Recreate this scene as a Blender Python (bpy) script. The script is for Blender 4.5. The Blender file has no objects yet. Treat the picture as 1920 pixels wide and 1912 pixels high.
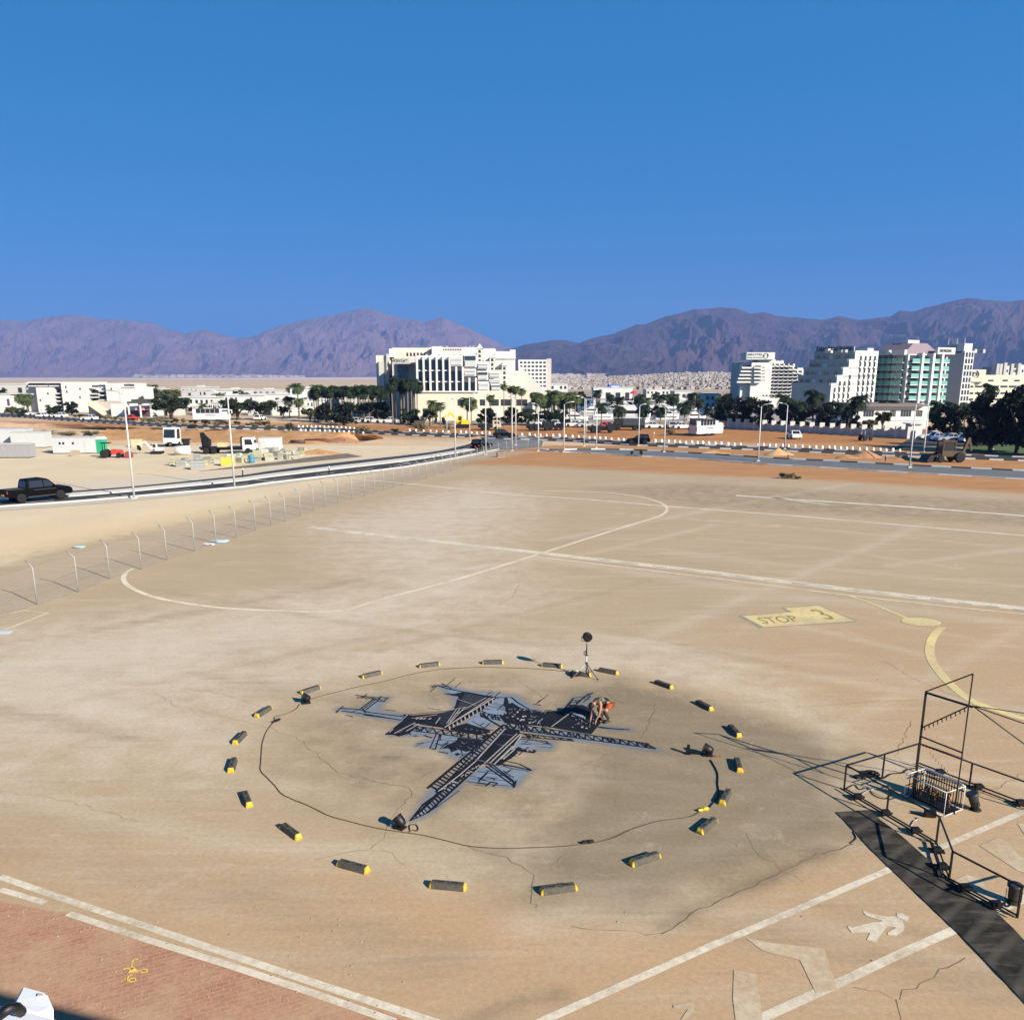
import bpy, bmesh, math, random
import numpy as np
from mathutils import Vector, Matrix, noise

S = bpy.context.scene
COL = S.collection
R = math.radians

# ------------------------------------------------------------------ camera, sky, sun, exposure
CAM_H = 10.5                       # the photo is taken from a tower about 10 m up
FPX, PX0, PY0 = 1612.0, 960.0, 1100.0   # lens and optical centre, in pixels of the 1920 px wide photo
PITCH = math.atan(395.0 / FPX)
cp_, sp_ = math.cos(PITCH), math.sin(PITCH)
cam = bpy.data.cameras.new("camera")
cam_ob = bpy.data.objects.new("camera", cam)
COL.objects.link(cam_ob)
cam.sensor_fit = 'HORIZONTAL'
cam.sensor_width = 36.0
cam.lens = 36.0 * FPX / 1920.0
cam.shift_y = (PY0 - 956.0) / 1920.0
cam.clip_start = 0.1
cam.clip_end = 40000
cam_ob.location = (0, 0, CAM_H)
cam_ob.rotation_euler = (R(90) - PITCH, 0, 0)
S.camera = cam_ob

SUN_EL = R(26.5)
sun_h = Vector((0.735, -0.678)).normalized()
TO_SUN = Vector((sun_h.x * math.cos(SUN_EL), sun_h.y * math.cos(SUN_EL), math.sin(SUN_EL)))
world = bpy.data.worlds.new("World")
S.world = world
world.use_nodes = True
wn = world.node_tree.nodes
wl = world.node_tree.links
wn.clear()
sky = wn.new("ShaderNodeTexSky")
sky.sky_type = 'NISHITA'
sky.sun_disc = False
sky.sun_elevation = SUN_EL
sky.sun_rotation = math.atan2(TO_SUN.x, TO_SUN.y)
sky.altitude = 0
sky.air_density = 1.0
sky.dust_density = 0.0
sky.ozone_density = 3.5
# clear dry air: the horizon is nearly as blue as the zenith, so look the sky up at a steeper angle
stc = wn.new("ShaderNodeTexCoord")
smap = wn.new("ShaderNodeMapping")
smap.inputs['Scale'].default_value = (1.0, 1.0, 0.85)
smap.inputs['Location'].default_value = (0.0, 0.0, 0.56)
wl.new(stc.outputs['Generated'], smap.inputs['Vector'])
wl.new(smap.outputs[0], sky.inputs['Vector'])
hsv = wn.new("ShaderNodeHueSaturation")
hsv.inputs['Saturation'].default_value = 1.42
hsv.inputs['Hue'].default_value = 0.490
bg = wn.new("ShaderNodeBackground")
bg.inputs['Strength'].default_value = 0.138
wout = wn.new("ShaderNodeOutputWorld")
wl.new(sky.outputs[0], hsv.inputs['Color'])
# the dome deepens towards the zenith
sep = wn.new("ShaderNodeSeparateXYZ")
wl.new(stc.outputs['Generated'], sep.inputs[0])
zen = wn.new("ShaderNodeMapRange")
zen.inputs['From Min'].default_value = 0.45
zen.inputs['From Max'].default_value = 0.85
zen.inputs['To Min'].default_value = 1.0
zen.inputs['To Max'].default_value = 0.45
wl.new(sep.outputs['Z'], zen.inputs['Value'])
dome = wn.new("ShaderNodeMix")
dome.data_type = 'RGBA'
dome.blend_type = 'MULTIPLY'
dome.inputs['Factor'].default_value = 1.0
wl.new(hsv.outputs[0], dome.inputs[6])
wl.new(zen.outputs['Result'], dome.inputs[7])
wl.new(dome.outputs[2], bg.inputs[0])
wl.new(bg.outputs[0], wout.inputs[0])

sun = bpy.data.lights.new("sun", 'SUN')
sun.energy = 5.0
sun.angle = R(0.5)
sun.color = (1.0, 0.915, 0.77)
sun_ob = bpy.data.objects.new("sun", sun)
COL.objects.link(sun_ob)
sun_ob.rotation_euler = TO_SUN.to_track_quat('Z', 'Y').to_euler()
sun_ob.location = (30, -30, 60)

S.view_settings.view_transform = 'Standard'
S.view_settings.look = 'None'
S.view_settings.gamma = 1.0
S.view_settings.use_curve_mapping = False
S.view_settings.exposure = 1.0
S.render.engine = 'CYCLES'
S.cycles.max_bounces = 5
S.cycles.diffuse_bounces = 2
S.cycles.glossy_bounces = 2
S.cycles.transparent_max_bounces = 12
S.cycles.volume_bounces = 0
S.cycles.use_denoising = True

# ------------------------------------------------------------------ helpers
RND = random.Random(7)

def ray(px, py):
    u, v = px - PX0, py - PY0
    return Vector((u, FPX * cp_ - v * sp_, -(FPX * sp_ + v * cp_)))

def gp(px, py, z=0.0):
    "point of the horizontal plane z that the photo shows at this pixel"
    d = ray(px, py)
    t = (z - CAM_H) / d.z
    return Vector((d.x * t, d.y * t, z))

def at(px, py, Y):
    "point at distance Y from the tower that the photo shows at this pixel"
    d = ray(px, py)
    t = Y / d.y
    return Vector((d.x * t, Y, CAM_H + d.z * t))

def height(px, py, ytop):
    "height of an upright thing standing at pixel (px, py) whose top is at row ytop"
    return at(px, ytop, gp(px, py).y).z

def tag(o, label=None, cat=None, group=None, kind=None):
    if label: o['label'] = label
    if cat: o['category'] = cat
    if group: o['group'] = group
    if kind: o['kind'] = kind
    return o

def empty(name, loc=(0, 0, 0), rz=0.0):
    o = bpy.data.objects.new(name, None)
    COL.objects.link(o)
    o.location = loc
    o.rotation_euler = (0, 0, rz)
    o.empty_display_size = 0.3
    return o

def thing(name, label, cat, loc=(0, 0, 0), rz=0.0, group=None):
    return tag(empty(name, loc, rz), label, cat, group)

def copy_tree(o, parent=None):
    c = o.copy()
    COL.objects.link(c)
    if parent is not None: c.parent = parent
    for ch in list(o.children): copy_tree(ch, c)
    return c

class MB:
    "collects shapes, then becomes one mesh object"
    def __init__(s):
        s.v, s.f, s.mi, s.sm = [], [], [], []
    def add(s, verts, faces, mi=0, smooth=False):
        n = len(s.v)
        s.v.extend([tuple(p) for p in verts])
        for f in faces:
            s.f.append([i + n for i in f])
            s.mi.append(mi)
            s.sm.append(smooth)
        return s
    def box(s, x0, y0, z0, x1, y1, z1, mi=0):
        v = [(x0, y0, z0), (x1, y0, z0), (x1, y1, z0), (x0, y1, z0), (x0, y0, z1), (x1, y0, z1), (x1, y1, z1), (x0, y1, z1)]
        return s.add(v, [(0, 3, 2, 1), (4, 5, 6, 7), (0, 1, 5, 4), (1, 2, 6, 5), (2, 3, 7, 6), (3, 0, 4, 7)], mi)
    def bar(s, a, b, w, h=None, mi=0):
        "square bar from a to b"
        a, b = Vector(a), Vector(b)
        h = w if h is None else h
        d = (b - a).normalized()
        up = Vector((0, 0, 1)) if abs(d.z) < 0.9 else Vector((0, 1, 0))
        sx = d.cross(up).normalized() * (w / 2)
        sz = sx.cross(d).normalized() * (h / 2)
        v = []
        for p in (a, b):
            v += [p - sx - sz, p + sx - sz, p + sx + sz, p - sx + sz]
        return s.add(v, [(0, 3, 2, 1), (4, 5, 6, 7), (0, 1, 5, 4), (1, 2, 6, 5), (2, 3, 7, 6), (3, 0, 4, 7)], mi)
    def tube(s, pts, r, n=6, mi=0, caps=True, r1=None):
        "round tube along a polyline; r may be a list"
        pts = [Vector(p) for p in pts]
        m = len(pts)
        if isinstance(r, (list, tuple)): rs = list(r)
        else: rs = [r + ((r1 if r1 is not None else r) - r) * i / max(1, m - 1) for i in range(m)]
        prev = None
        v, f = [], []
        for i, p in enumerate(pts):
            d = (pts[min(i + 1, m - 1)] - pts[max(i - 1, 0)]).normalized()
            if prev is None:
                up = Vector((0, 0, 1)) if abs(d.z) < 0.9 else Vector((1, 0, 0))
                a = d.cross(up).normalized()
            else:
                a = (prev - d * prev.dot(d)).normalized()
            prev = a
            b = d.cross(a)
            for k in range(n):
                t = 2 * math.pi * k / n
                v.append(p + (a * math.cos(t) + b * math.sin(t)) * rs[i])
        for i in range(m - 1):
            for k in range(n):
                k2 = (k + 1) % n
                f.append((i * n + k, i * n + k2, (i + 1) * n + k2, (i + 1) * n + k))
        if caps:
            f.append(tuple(range(n - 1, -1, -1)))
            f.append(tuple((m - 1) * n + k for k in range(n)))
        return s.add(v, f, mi, n > 4)
    def lathe(s, prof, n=12, c=(0, 0, 0), mi=0, axis='z', smooth=True):
        v, f = [], []
        for r, z in prof:
            for k in range(n):
                t = 2 * math.pi * k / n
                p = (r * math.cos(t), r * math.sin(t), z)
                if axis == 'x': p = (p[2], p[0], p[1])
                if axis == 'y': p = (p[0], p[2], p[1])
                v.append((p[0] + c[0], p[1] + c[1], p[2] + c[2]))
        m = len(prof)
        for i in range(m - 1):
            for k in range(n):
                k2 = (k + 1) % n
                f.append((i * n + k, i * n + k2, (i + 1) * n + k2, (i + 1) * n + k))
        f.append(tuple(range(n - 1, -1, -1)))
        f.append(tuple((m - 1) * n + k for k in range(n)))
        return s.add(v, f, mi, smooth)
    def prism(s, poly, a0, a1, plane='xz', mi=0):
        "polygon in a plane, extruded along the third axis from a0 to a1"
        def P(u, w, a):
            return {'xz': (u, a, w), 'yz': (a, u, w), 'xy': (u, w, a)}[plane]
        n = len(poly)
        v = [P(u, w, a0) for u, w in poly] + [P(u, w, a1) for u, w in poly]
        f = [tuple(range(n)), tuple(range(2 * n - 1, n - 1, -1))]
        for i in range(n):
            j = (i + 1) % n
            f.append((i, i + n, j + n, j))
        return s.add(v, f, mi)
    def poly(s, pts, mi=0):
        return s.add(pts, [tuple(range(len(pts)))], mi)
    def strip(s, pts, w, z=0.0, mi=0, taper=None):
        "flat ribbon on the ground along a polyline"
        P = [Vector((p[0], p[1], 0)) for p in pts]
        v, f = [], []
        for i, p in enumerate(P):
            d = (P[min(i + 1, len(P) - 1)] - P[max(i - 1, 0)]).normalized()
            nrm = Vector((-d.y, d.x, 0))
            ww = (w[i] if isinstance(w, (list, tuple)) else w) / 2
            v += [p - nrm * ww + Vector((0, 0, z)), p + nrm * ww + Vector((0, 0, z))]
        for i in range(len(P) - 1):
            f.append((2 * i, 2 * i + 2, 2 * i + 3, 2 * i + 1))
        return s.add(v, f, mi)
    def mesh(s, name, mats):
        me = bpy.data.meshes.new(name)
        me.from_pydata(s.v, [], s.f)
        if not isinstance(mats, (list, tuple)): mats = [mats]
        for m in mats: me.materials.append(m)
        me.polygons.foreach_set('material_index', s.mi)
        me.polygons.foreach_set('use_smooth', s.sm)
        me.update()
        return me
    def build(s, name, mats, parent=None, fix=True, bevel=0.0):
        me = s.mesh(name, mats)
        if fix or bevel:
            bm = bmesh.new()
            bm.from_mesh(me)
            if fix: bmesh.ops.recalc_face_normals(bm, faces=bm.faces)
            if bevel:
                bmesh.ops.bevel(bm, geom=list(bm.edges), offset=bevel, segments=2, affect='EDGES', clamp_overlap=True)
            bm.to_mesh(me)
            bm.free()
        o = bpy.data.objects.new(name, me)
        COL.objects.link(o)
        if parent is not None: o.parent = parent
        return o

def smooth_path(pts, n=8):
    "Catmull-Rom through 2-D or 3-D points"
    P = [Vector(p) for p in pts]
    out = []
    for i in range(len(P) - 1):
        p0, p1, p2, p3 = P[max(i - 1, 0)], P[i], P[i + 1], P[min(i + 2, len(P) - 1)]
        for k in range(n):
            t = k / n
            out.append(0.5 * ((2 * p1) + (p2 - p0) * t + (2 * p0 - 5 * p1 + 4 * p2 - p3) * t * t + (3 * p1 - p0 - 3 * p2 + p3) * t ** 3))
    out.append(P[-1])
    return out

# ------------------------------------------------------------------ materials
def srgb(r, g, b):
    def c(x):
        x /= 255.0
        return x / 12.92 if x <= 0.04045 else ((x + 0.055) / 1.055) ** 2.4
    return (c(r), c(g), c(b))

MATS = {}
def mat(name, col, rough=0.7, metal=0.0, var=0.0, scale=3.0, spec=0.4, bump=0.0, emit=None, alpha=None, coord='Object'):
    "principled material; var = strength of procedural variation in tone, bump = small relief"
    if name in MATS: return MATS[name]
    m = bpy.data.materials.new(name)
    m.use_nodes = True
    nt = m.node_tree
    b = nt.nodes['Principled BSDF']
    b.inputs['Base Color'].default_value = (*col, 1)
    b.inputs['Roughness'].default_value = rough
    b.inputs['Metallic'].default_value = metal
    b.inputs['Specular IOR Level'].default_value = spec
    if var or bump:
        tc = nt.nodes.new('ShaderNodeTexCoord')
        no = nt.nodes.new('ShaderNodeTexNoise')
        no.inputs['Scale'].default_value = scale
        no.inputs['Detail'].default_value = 6
        no.inputs['Roughness'].default_value = 0.65
        nt.links.new(tc.outputs[coord], no.inputs['Vector'])
    if var:
        mr = nt.nodes.new('ShaderNodeMapRange')
        mr.inputs['From Min'].default_value = 0.25
        mr.inputs['From Max'].default_value = 0.75
        mr.inputs['To Min'].default_value = 1 - var
        mr.inputs['To Max'].default_value = 1 + var
        nt.links.new(no.outputs['Fac'], mr.inputs['Value'])
        mx = nt.nodes.new('ShaderNodeMix')
        mx.data_type = 'RGBA'
        mx.blend_type = 'MULTIPLY'
        mx.inputs['Factor'].default_value = 1.0
        mx.inputs[6].default_value = (*col, 1)
        nt.links.new(mr.outputs['Result'], mx.inputs[7])
        nt.links.new(mx.outputs[2], b.inputs['Base Color'])
    if bump:
        bp = nt.nodes.new('ShaderNodeBump')
        bp.inputs['Strength'].default_value = bump
        bp.inputs['Distance'].default_value = 0.05
        nt.links.new(no.outputs['Fac'], bp.inputs['Height'])
        nt.links.new(bp.outputs['Normal'], b.inputs['Normal'])
    if emit:
        b.inputs['Emission Color'].default_value = (*emit, 1)
        b.inputs['Emission Strength'].default_value = 1.0
    if alpha is not None:
        b.inputs['Alpha'].default_value = alpha
    MATS[name] = m
    return m

def leaf_mat(name, col, var=0.5, scale=0.6):
    m = mat(name, col, rough=0.75, var=var, scale=scale, spec=0.15)
    return m

M_BLACK = mat('black_paint', (0.004, 0.004, 0.0045), 0.5, var=0.2)
M_RUBBER = mat('black_rubber', (0.007, 0.007, 0.007), 0.8, var=0.2)
M_ALU = mat('aluminium', (0.62, 0.62, 0.63), 0.35, metal=0.8, var=0.1)
M_GALV = mat('galvanised_steel', (0.36, 0.37, 0.36), 0.55, metal=0.35, var=0.12)
M_WHITE = mat('white_render', (0.56, 0.55, 0.525), 0.8, var=0.05, scale=0.25)
M_CREAM = mat('cream_render', (0.58, 0.535, 0.42), 0.8, var=0.05, scale=0.25)
M_OFFWHITE = mat('offwhite_render', (0.46, 0.445, 0.415), 0.85, var=0.07, scale=0.25)
M_GREYWALL = mat('grey_render', (0.42, 0.40, 0.38), 0.85, var=0.08, scale=0.3)
M_GLASS = mat('dark_window_glass', (0.035, 0.04, 0.045), 0.12, spec=0.8, var=0.35, scale=0.8)
M_GLASSBLUE = mat('teal_window_glass', (0.06, 0.20, 0.17), 0.15, spec=0.8, var=0.3, scale=0.8)
M_CONC = mat('concrete', (0.45, 0.42, 0.38), 0.9, var=0.15, scale=1.5)
M_KERBW = mat('kerb_white', (0.66, 0.65, 0.62), 0.8, var=0.1)
M_KERBD = mat('kerb_dark', (0.05, 0.05, 0.05), 0.8, var=0.1)
M_TYRE = mat('tyre_rubber', (0.007, 0.007, 0.0075), 0.85)
M_RIM = mat('wheel_rim', (0.3, 0.3, 0.31), 0.4, metal=0.7)
M_YELLOW = mat('yellow_paint', (0.75, 0.50, 0.03), 0.5, var=0.1)
M_CARWHITE = mat('white_car_paint', (0.60, 0.60, 0.60), 0.3, spec=0.5)
M_CARBLACK = mat('black_car_paint', (0.002, 0.002, 0.0022), 0.5, spec=0.07, var=0.1)
M_CARGLASS = mat('car_glass', (0.02, 0.022, 0.025), 0.08, spec=0.7)
M_RED = mat('red_plastic', (0.55, 0.04, 0.03), 0.45)
M_TRUNK = mat('palm_trunk_bark', (0.20, 0.15, 0.10), 0.95, var=0.25, scale=2.5)
M_BARK = mat('tree_bark', (0.10, 0.075, 0.055), 0.95, var=0.25, scale=2.5)
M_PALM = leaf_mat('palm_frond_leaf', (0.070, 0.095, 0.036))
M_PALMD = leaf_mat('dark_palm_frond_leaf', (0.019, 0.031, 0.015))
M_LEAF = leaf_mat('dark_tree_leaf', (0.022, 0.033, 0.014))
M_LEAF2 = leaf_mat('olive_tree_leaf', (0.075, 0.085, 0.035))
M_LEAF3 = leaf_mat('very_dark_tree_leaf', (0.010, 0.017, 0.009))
M_DRY = leaf_mat('dry_shrub_leaf', (0.17, 0.14, 0.07))
# ================================================================== THE SETTING: ground, roads, hills
# pixel -> ground polygons in world space
def gpoly(pts): return [gp(*p) for p in pts]

def poly_sd(PX, PY, poly):
    "signed distance (inside positive) of many points to a polygon"
    n = len(poly)
    d = np.full(PX.shape, 1e9)
    ins = np.zeros(PX.shape, bool)
    for i in range(n):
        ax, ay = poly[i][0], poly[i][1]
        bx, by = poly[(i + 1) % n][0], poly[(i + 1) % n][1]
        ex, ey = bx - ax, by - ay
        t = np.clip(((PX - ax) * ex + (PY - ay) * ey) / (ex * ex + ey * ey + 1e-12), 0, 1)
        d = np.minimum(d, np.hypot(PX - ax - t * ex, PY - ay - t * ey))
        c = ((ay > PY) != (by > PY)) & (PX < (bx - ax) * (PY - ay) / (by - ay + 1e-12) + ax)
        ins ^= c
    return np.where(ins, d, -d)

def soft(PX, PY, pts, w):
    "0..1 mask of a region given by its corners on the ground, edge softened over w metres"
    return np.clip(poly_sd(PX, PY, [(p.x, p.y) for p in gpoly(pts)]) / w * 0.5 + 0.5, 0, 1)

def line_sd(PX, PY, pts):
    d = np.full(PX.shape, 1e9)
    P = gpoly(pts)
    for a, b in zip(P[:-1], P[1:]):
        ex, ey = b.x - a.x, b.y - a.y
        t = np.clip(((PX - a.x) * ex + (PY - a.y) * ey) / (ex * ex + ey * ey + 1e-12), 0, 1)
        d = np.minimum(d, np.hypot(PX - a.x - t * ex, PY - a.y - t * ey))
    return d

def grid_mesh(name, xs, ys, zfun=None):
    nx, ny = len(xs), len(ys)
    GX, GY = np.meshgrid(xs, ys)
    GZ = zfun(GX, GY) if zfun else np.zeros_like(GX)
    co = np.stack([GX, GY, GZ], -1).reshape(-1, 3).astype(np.float32)
    i = np.arange(nx * ny).reshape(ny, nx)
    q = np.stack([i[:-1, :-1], i[:-1, 1:], i[1:, 1:], i[1:, :-1]], -1).reshape(-1, 4).astype(np.int32)
    me = bpy.data.meshes.new(name)
    me.vertices.add(len(co))
    me.vertices.foreach_set('co', co.ravel())
    me.loops.add(q.size)
    me.loops.foreach_set('vertex_index', q.ravel())
    me.polygons.add(len(q))
    me.polygons.foreach_set('loop_start', np.arange(0, q.size, 4, dtype=np.int32))
    me.polygons.foreach_set('loop_total', np.full(len(q), 4, np.int32))
    me.update()
    me.validate()
    return me, GX, GY

def set_attr(me, name, arr):
    a = me.attributes.new(name, 'FLOAT', 'POINT')
    a.data.foreach_set('value', np.asarray(arr, np.float32).ravel())

def link_struct(name, me, m, kind='structure'):
    o = bpy.data.objects.new(name, me)
    COL.objects.link(o)
    if m is not None: me.materials.append(m)
    o['kind'] = kind
    return o

class NT:
    "tiny node-graph helper"
    def __init__(s, m):
        s.t = m.node_tree
        s.b = s.t.nodes['Principled BSDF']
        tc = s.t.nodes.new('ShaderNodeTexCoord')
        s.obj = tc.outputs['Object']
    def n(s, kind, **kw):
        x = s.t.nodes.new(kind)
        for k, v in kw.items(): setattr(x, k, v)
        return x
    def put(s, a, b): s.t.links.new(a, b)
    def attr(s, name):
        a = s.n('ShaderNodeAttribute')
        a.attribute_name = name
        return a.outputs['Fac']
    def mapping(s, scale=(1, 1, 1), rot=0.0):
        m = s.n('ShaderNodeMapping')
        m.inputs['Scale'].default_value = scale
        m.inputs['Rotation'].default_value = (0, 0, rot)
        s.put(s.obj, m.inputs['Vector'])
        return m.outputs[0]
    def noise(s, scale, detail=5, rough=0.6, vec=None, dist=0.0):
        x = s.n('ShaderNodeTexNoise')
        x.inputs['Scale'].default_value = scale
        x.inputs['Detail'].default_value = detail
        x.inputs['Roughness'].default_value = rough
        x.inputs['Distortion'].default_value = dist
        s.put(vec if vec is not None else s.obj, x.inputs['Vector'])
        return x.outputs['Fac']
    def rng(s, f, a, b, c, d):
        x = s.n('ShaderNodeMapRange')
        x.inputs['From Min'].default_value = a
        x.inputs['From Max'].default_value = b
        x.inputs['To Min'].default_value = c
        x.inputs['To Max'].default_value = d
        s.put(f, x.inputs['Value'])
        return x.outputs['Result']
    def math(s, op, a, b):
        x = s.n('ShaderNodeMath')
        x.operation = op
        for i, q in enumerate((a, b)):
            if isinstance(q, (int, float)): x.inputs[i].default_value = q
            else: s.put(q, x.inputs[i])
        return x.outputs[0]
    def mix(s, f, a, b, mode='MIX'):
        x = s.n('ShaderNodeMix')
        x.data_type = 'RGBA'
        x.blend_type = mode
        for sock, q in ((x.inputs['Factor'], f), (x.inputs[6], a), (x.inputs[7], b)):
            if isinstance(q, (int, float)): sock.default_value = q
            elif isinstance(q, tuple): sock.default_value = (*q[:3], 1)
            else: s.put(q, sock)
        return x.outputs[2]
    def bump(s, f, strength, dist=0.02):
        x = s.n('ShaderNodeBump')
        x.inputs['Strength'].default_value = strength
        x.inputs['Distance'].default_value = dist
        s.put(f, x.inputs['Height'])
        s.put(x.outputs[0], s.b.inputs['Normal'])

def newmat(name, rough=0.9, spec=0.2):
    m = bpy.data.materials.new(name)
    m.use_nodes = True
    g = NT(m)
    g.b.inputs['Roughness'].default_value = rough
    g.b.inputs['Specular IOR Level'].default_value = spec
    return m, g

# real colours of the soils
C_TAR = (0.355, 0.265, 0.168)      # dusty old asphalt / concrete
C_DUST = (0.62, 0.545, 0.44)      # pale wind-blown dust
C_GREY = (0.155, 0.128, 0.085)     # swept, greyer asphalt
C_BROWN = (0.42, 0.255, 0.122)    # brownish silt
C_ORANGE = (0.43, 0.195, 0.068)    # orange desert dirt
C_SAND = (0.66, 0.53, 0.355)      # pale sand
C_PAVE = (0.36, 0.185, 0.115)      # red paving

# ---- apron: one finely divided sheet whose dust, silt and sand patches are attributes of the ground itself
def axis(parts):
    out = []
    for a, b, st in parts: out += list(np.arange(a, b, st))
    out.append(parts[-1][1])
    return np.array(out)

xs = axis([(-75, -30, 0.8), (-30, 26, 0.22), (26, 110, 0.8)])
ys = axis([(-4, 8, 0.5), (8, 34, 0.16), (34, 60, 0.3), (60, 135, 0.7)])
def apron_z(X, Y):
    # gentle undulation, and the sand bank between the fence and the road
    z = 0.015 * np.sin(X * 0.21 + 1) * np.sin(Y * 0.17)
    z = z * 0
    return z
me, GX, GY = grid_mesh('apron', xs, ys, apron_z)
FENCE = [(-300, 1262), (-120, 1200), (70, 1133), (147, 1110), (206, 1085), (265, 1067), (313, 1050), (365, 1033), (405, 1018), (443, 1008), (479, 994),
         (508, 985), (535, 977), (563, 967), (588, 957), (610, 950), (634, 944), (660, 936), (684, 930), (702, 925), (720, 920), (738, 914), (755, 909), (770, 905),
         (785, 901), (800, 897), (815, 892), (830, 888), (845, 884), (858, 880), (870, 876), (883, 872), (895, 868), (907, 864), (920, 860), (935, 857), (950, 853), (968, 849), (990, 845), (1012, 842)]
outside = FENCE + [(1012, 800), (400, 780), (-2500, 800), (-2500, 1262)]
inner_edge = [(60, 1030), (200, 1000), (420, 955), (560, 925), (700, 890), (900, 845), (1012, 836)]
sand = soft(GX, GY, [(-2500, 1090), (0, 1055)] + inner_edge + [(1012, 800), (400, 780), (-2500, 800)], 2.2)
bank = soft(GX, GY, [(-900, 1100), (0, 1052), (100, 1030), (230, 1005), (330, 985), (420, 965), (520, 935), (420, 945), (200, 975), (0, 990), (-900, 1030)], 1.2)
orange = soft(GX, GY, [(840, 872), (905, 862), (1000, 846), (1100, 838), (1300, 846), (1540, 862), (1920, 886), (2900, 940), (2900, 985), (1920, 925), (1700, 910), (1540, 900), (1300, 890), (1100, 879), (960, 872)], 1.8)
orange = np.maximum(orange, soft(GX, GY, [(900, 846), (1040, 820), (1400, 828), (3200, 890), (3200, 960), (1600, 868), (1200, 850)], 3.0))
grey = 0.55 * soft(GX, GY, [(540, 1390), (600, 1310), (760, 1275), (960, 1262), (1200, 1285), (1300, 1400), (1270, 1520), (1000, 1570), (760, 1540), (600, 1480)], 1.6)
grey = np.maximum(grey, 0.95 * soft(GX, GY, [(1010, 1290), (1160, 1272), (1290, 1300), (1400, 1335), (1545, 1385), (1610, 1430), (1590, 1500), (1640, 1560), (1560, 1600), (1420, 1640), (1260, 1690), (1040, 1700), (960, 1690), (1000, 1560), (1100, 1440)], 0.9))
grey = np.maximum(grey, 0.5 * soft(GX, GY, [(860, 1570), (1000, 1560), (1050, 1680), (960, 1710), (900, 1660)], 0.8))
grey = np.maximum(grey, 0.45 * soft(GX, GY, [(1290, 905), (1920, 940), (2600, 975), (2600, 1040), (1920, 985), (1300, 950), (1100, 915)], 1.5))
dust = 0.85 * soft(GX, GY, [(0, 1190), (300, 1150), (700, 1100), (620, 980), (900, 905), (1000, 940), (900, 1030), (980, 1120), (760, 1180), (500, 1260), (300, 1400), (0, 1420), (-300, 1300)], 4.0)
dust = np.maximum(dust, 0.6 * soft(GX, GY, [(560, 1225), (900, 1190), (1250, 1210), (1500, 1290), (1580, 1380), (1420, 1330), (1200, 1262), (900, 1240), (560, 1285), (420, 1400), (380, 1480), (320, 1430)], 1.2))
dust = np.maximum(dust, 0.5 * soft(GX, GY, [(1090, 1470), (1240, 1540), (1180, 1740), (1050, 1720), (1120, 1600)], 1.3))
brown = 0.8 * soft(GX, GY, [(-200, 1560), (500, 1600), (760, 1690), (1000, 1730), (1300, 1700), (1560, 1610), (1900, 1560), (2600, 1700), (2600, 2300), (-200, 2300)], 2.0)
brown = np.maximum(brown, 0.7 * soft(GX, GY, [(1200, 1290), (1480, 1150), (1960, 1150), (2300, 1300), (2300, 1500), (1750, 1540), (1560, 1380)], 2.5))
silt = soft(GX, GY, [(640, 1660), (900, 1690), (1000, 1740), (1240, 1760), (1330, 1790), (1100, 1830), (900, 1790), (700, 1730)], 0.9)
silt = np.maximum(silt, 0.8 * soft(GX, GY, [(560, 1620), (720, 1655), (900, 1680), (990, 1730), (800, 1720), (640, 1690)], 0.5))
silt = np.maximum(silt, 0.85 * soft(GX, GY, [(1240, 1750), (1500, 1640), (1600, 1590), (1700, 1600), (1480, 1720), (1330, 1790), (1250, 1820)], 0.7))
silt = np.maximum(silt, 0.6 * soft(GX, GY, [(1690, 1530), (1800, 1480), (1920, 1520), (1920, 1560), (1800, 1590)], 0.5))
# tyre-swept pale lanes crossing the apron
lane = np.zeros_like(GX)
for pts, w, k in (([(640, 985), (1000, 1045), (1400, 1105), (1920, 1170)], 0.7, 0.35), ([(0, 1500), (500, 1590), (900, 1620), (1240, 1700)], 0.5, 0.35),
                  ([(1130, 1395), (1400, 1470), (1600, 1540)], 0.3, 0.4), ([(1120, 1190), (1400, 1250), (1920, 1330)], 0.4, 0.4),
                  ([(600, 1330), (900, 1440), (1240, 1560)], 0.5, 0.25), ([(0, 1250), (420, 1200), (900, 1160)], 0.5, 0.3), ([(880, 1150), (1300, 1215), (1700, 1265)], 0.5, 0.25)):
    lane = np.maximum(lane, k * np.exp(-(line_sd(GX, GY, pts) / w) ** 2))
LR = random.Random(41)
scuff = np.zeros_like(GX)
for k in range(46):
    x0, y0 = LR.uniform(-200, 1700), LR.uniform(940, 1750)
    ln = LR.uniform(250, 900)
    sl = LR.uniform(0.06, 0.16) + (y0 - 940) / 800 * LR.uniform(0.08, 0.28)
    if LR.random() < 0.15: sl = -sl * 1.5
    pts = [(x0, y0), (x0 + ln * .5, y0 + ln * .5 * sl + LR.uniform(-12, 12)), (x0 + ln, y0 + ln * sl)]
    d_ = np.exp(-(line_sd(GX, GY, pts) / LR.uniform(0.15, 0.5)) ** 2)
    if k % 5 < 3: lane = np.maximum(lane, LR.uniform(0.15, 0.5) * d_)
    else: scuff = np.maximum(scuff, LR.uniform(0.25, 0.7) * d_)
lane = lane * (1 - 0.75 * grey)
set_attr(me, 'scuff', scuff)
stain = np.zeros_like(GX)
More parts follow.
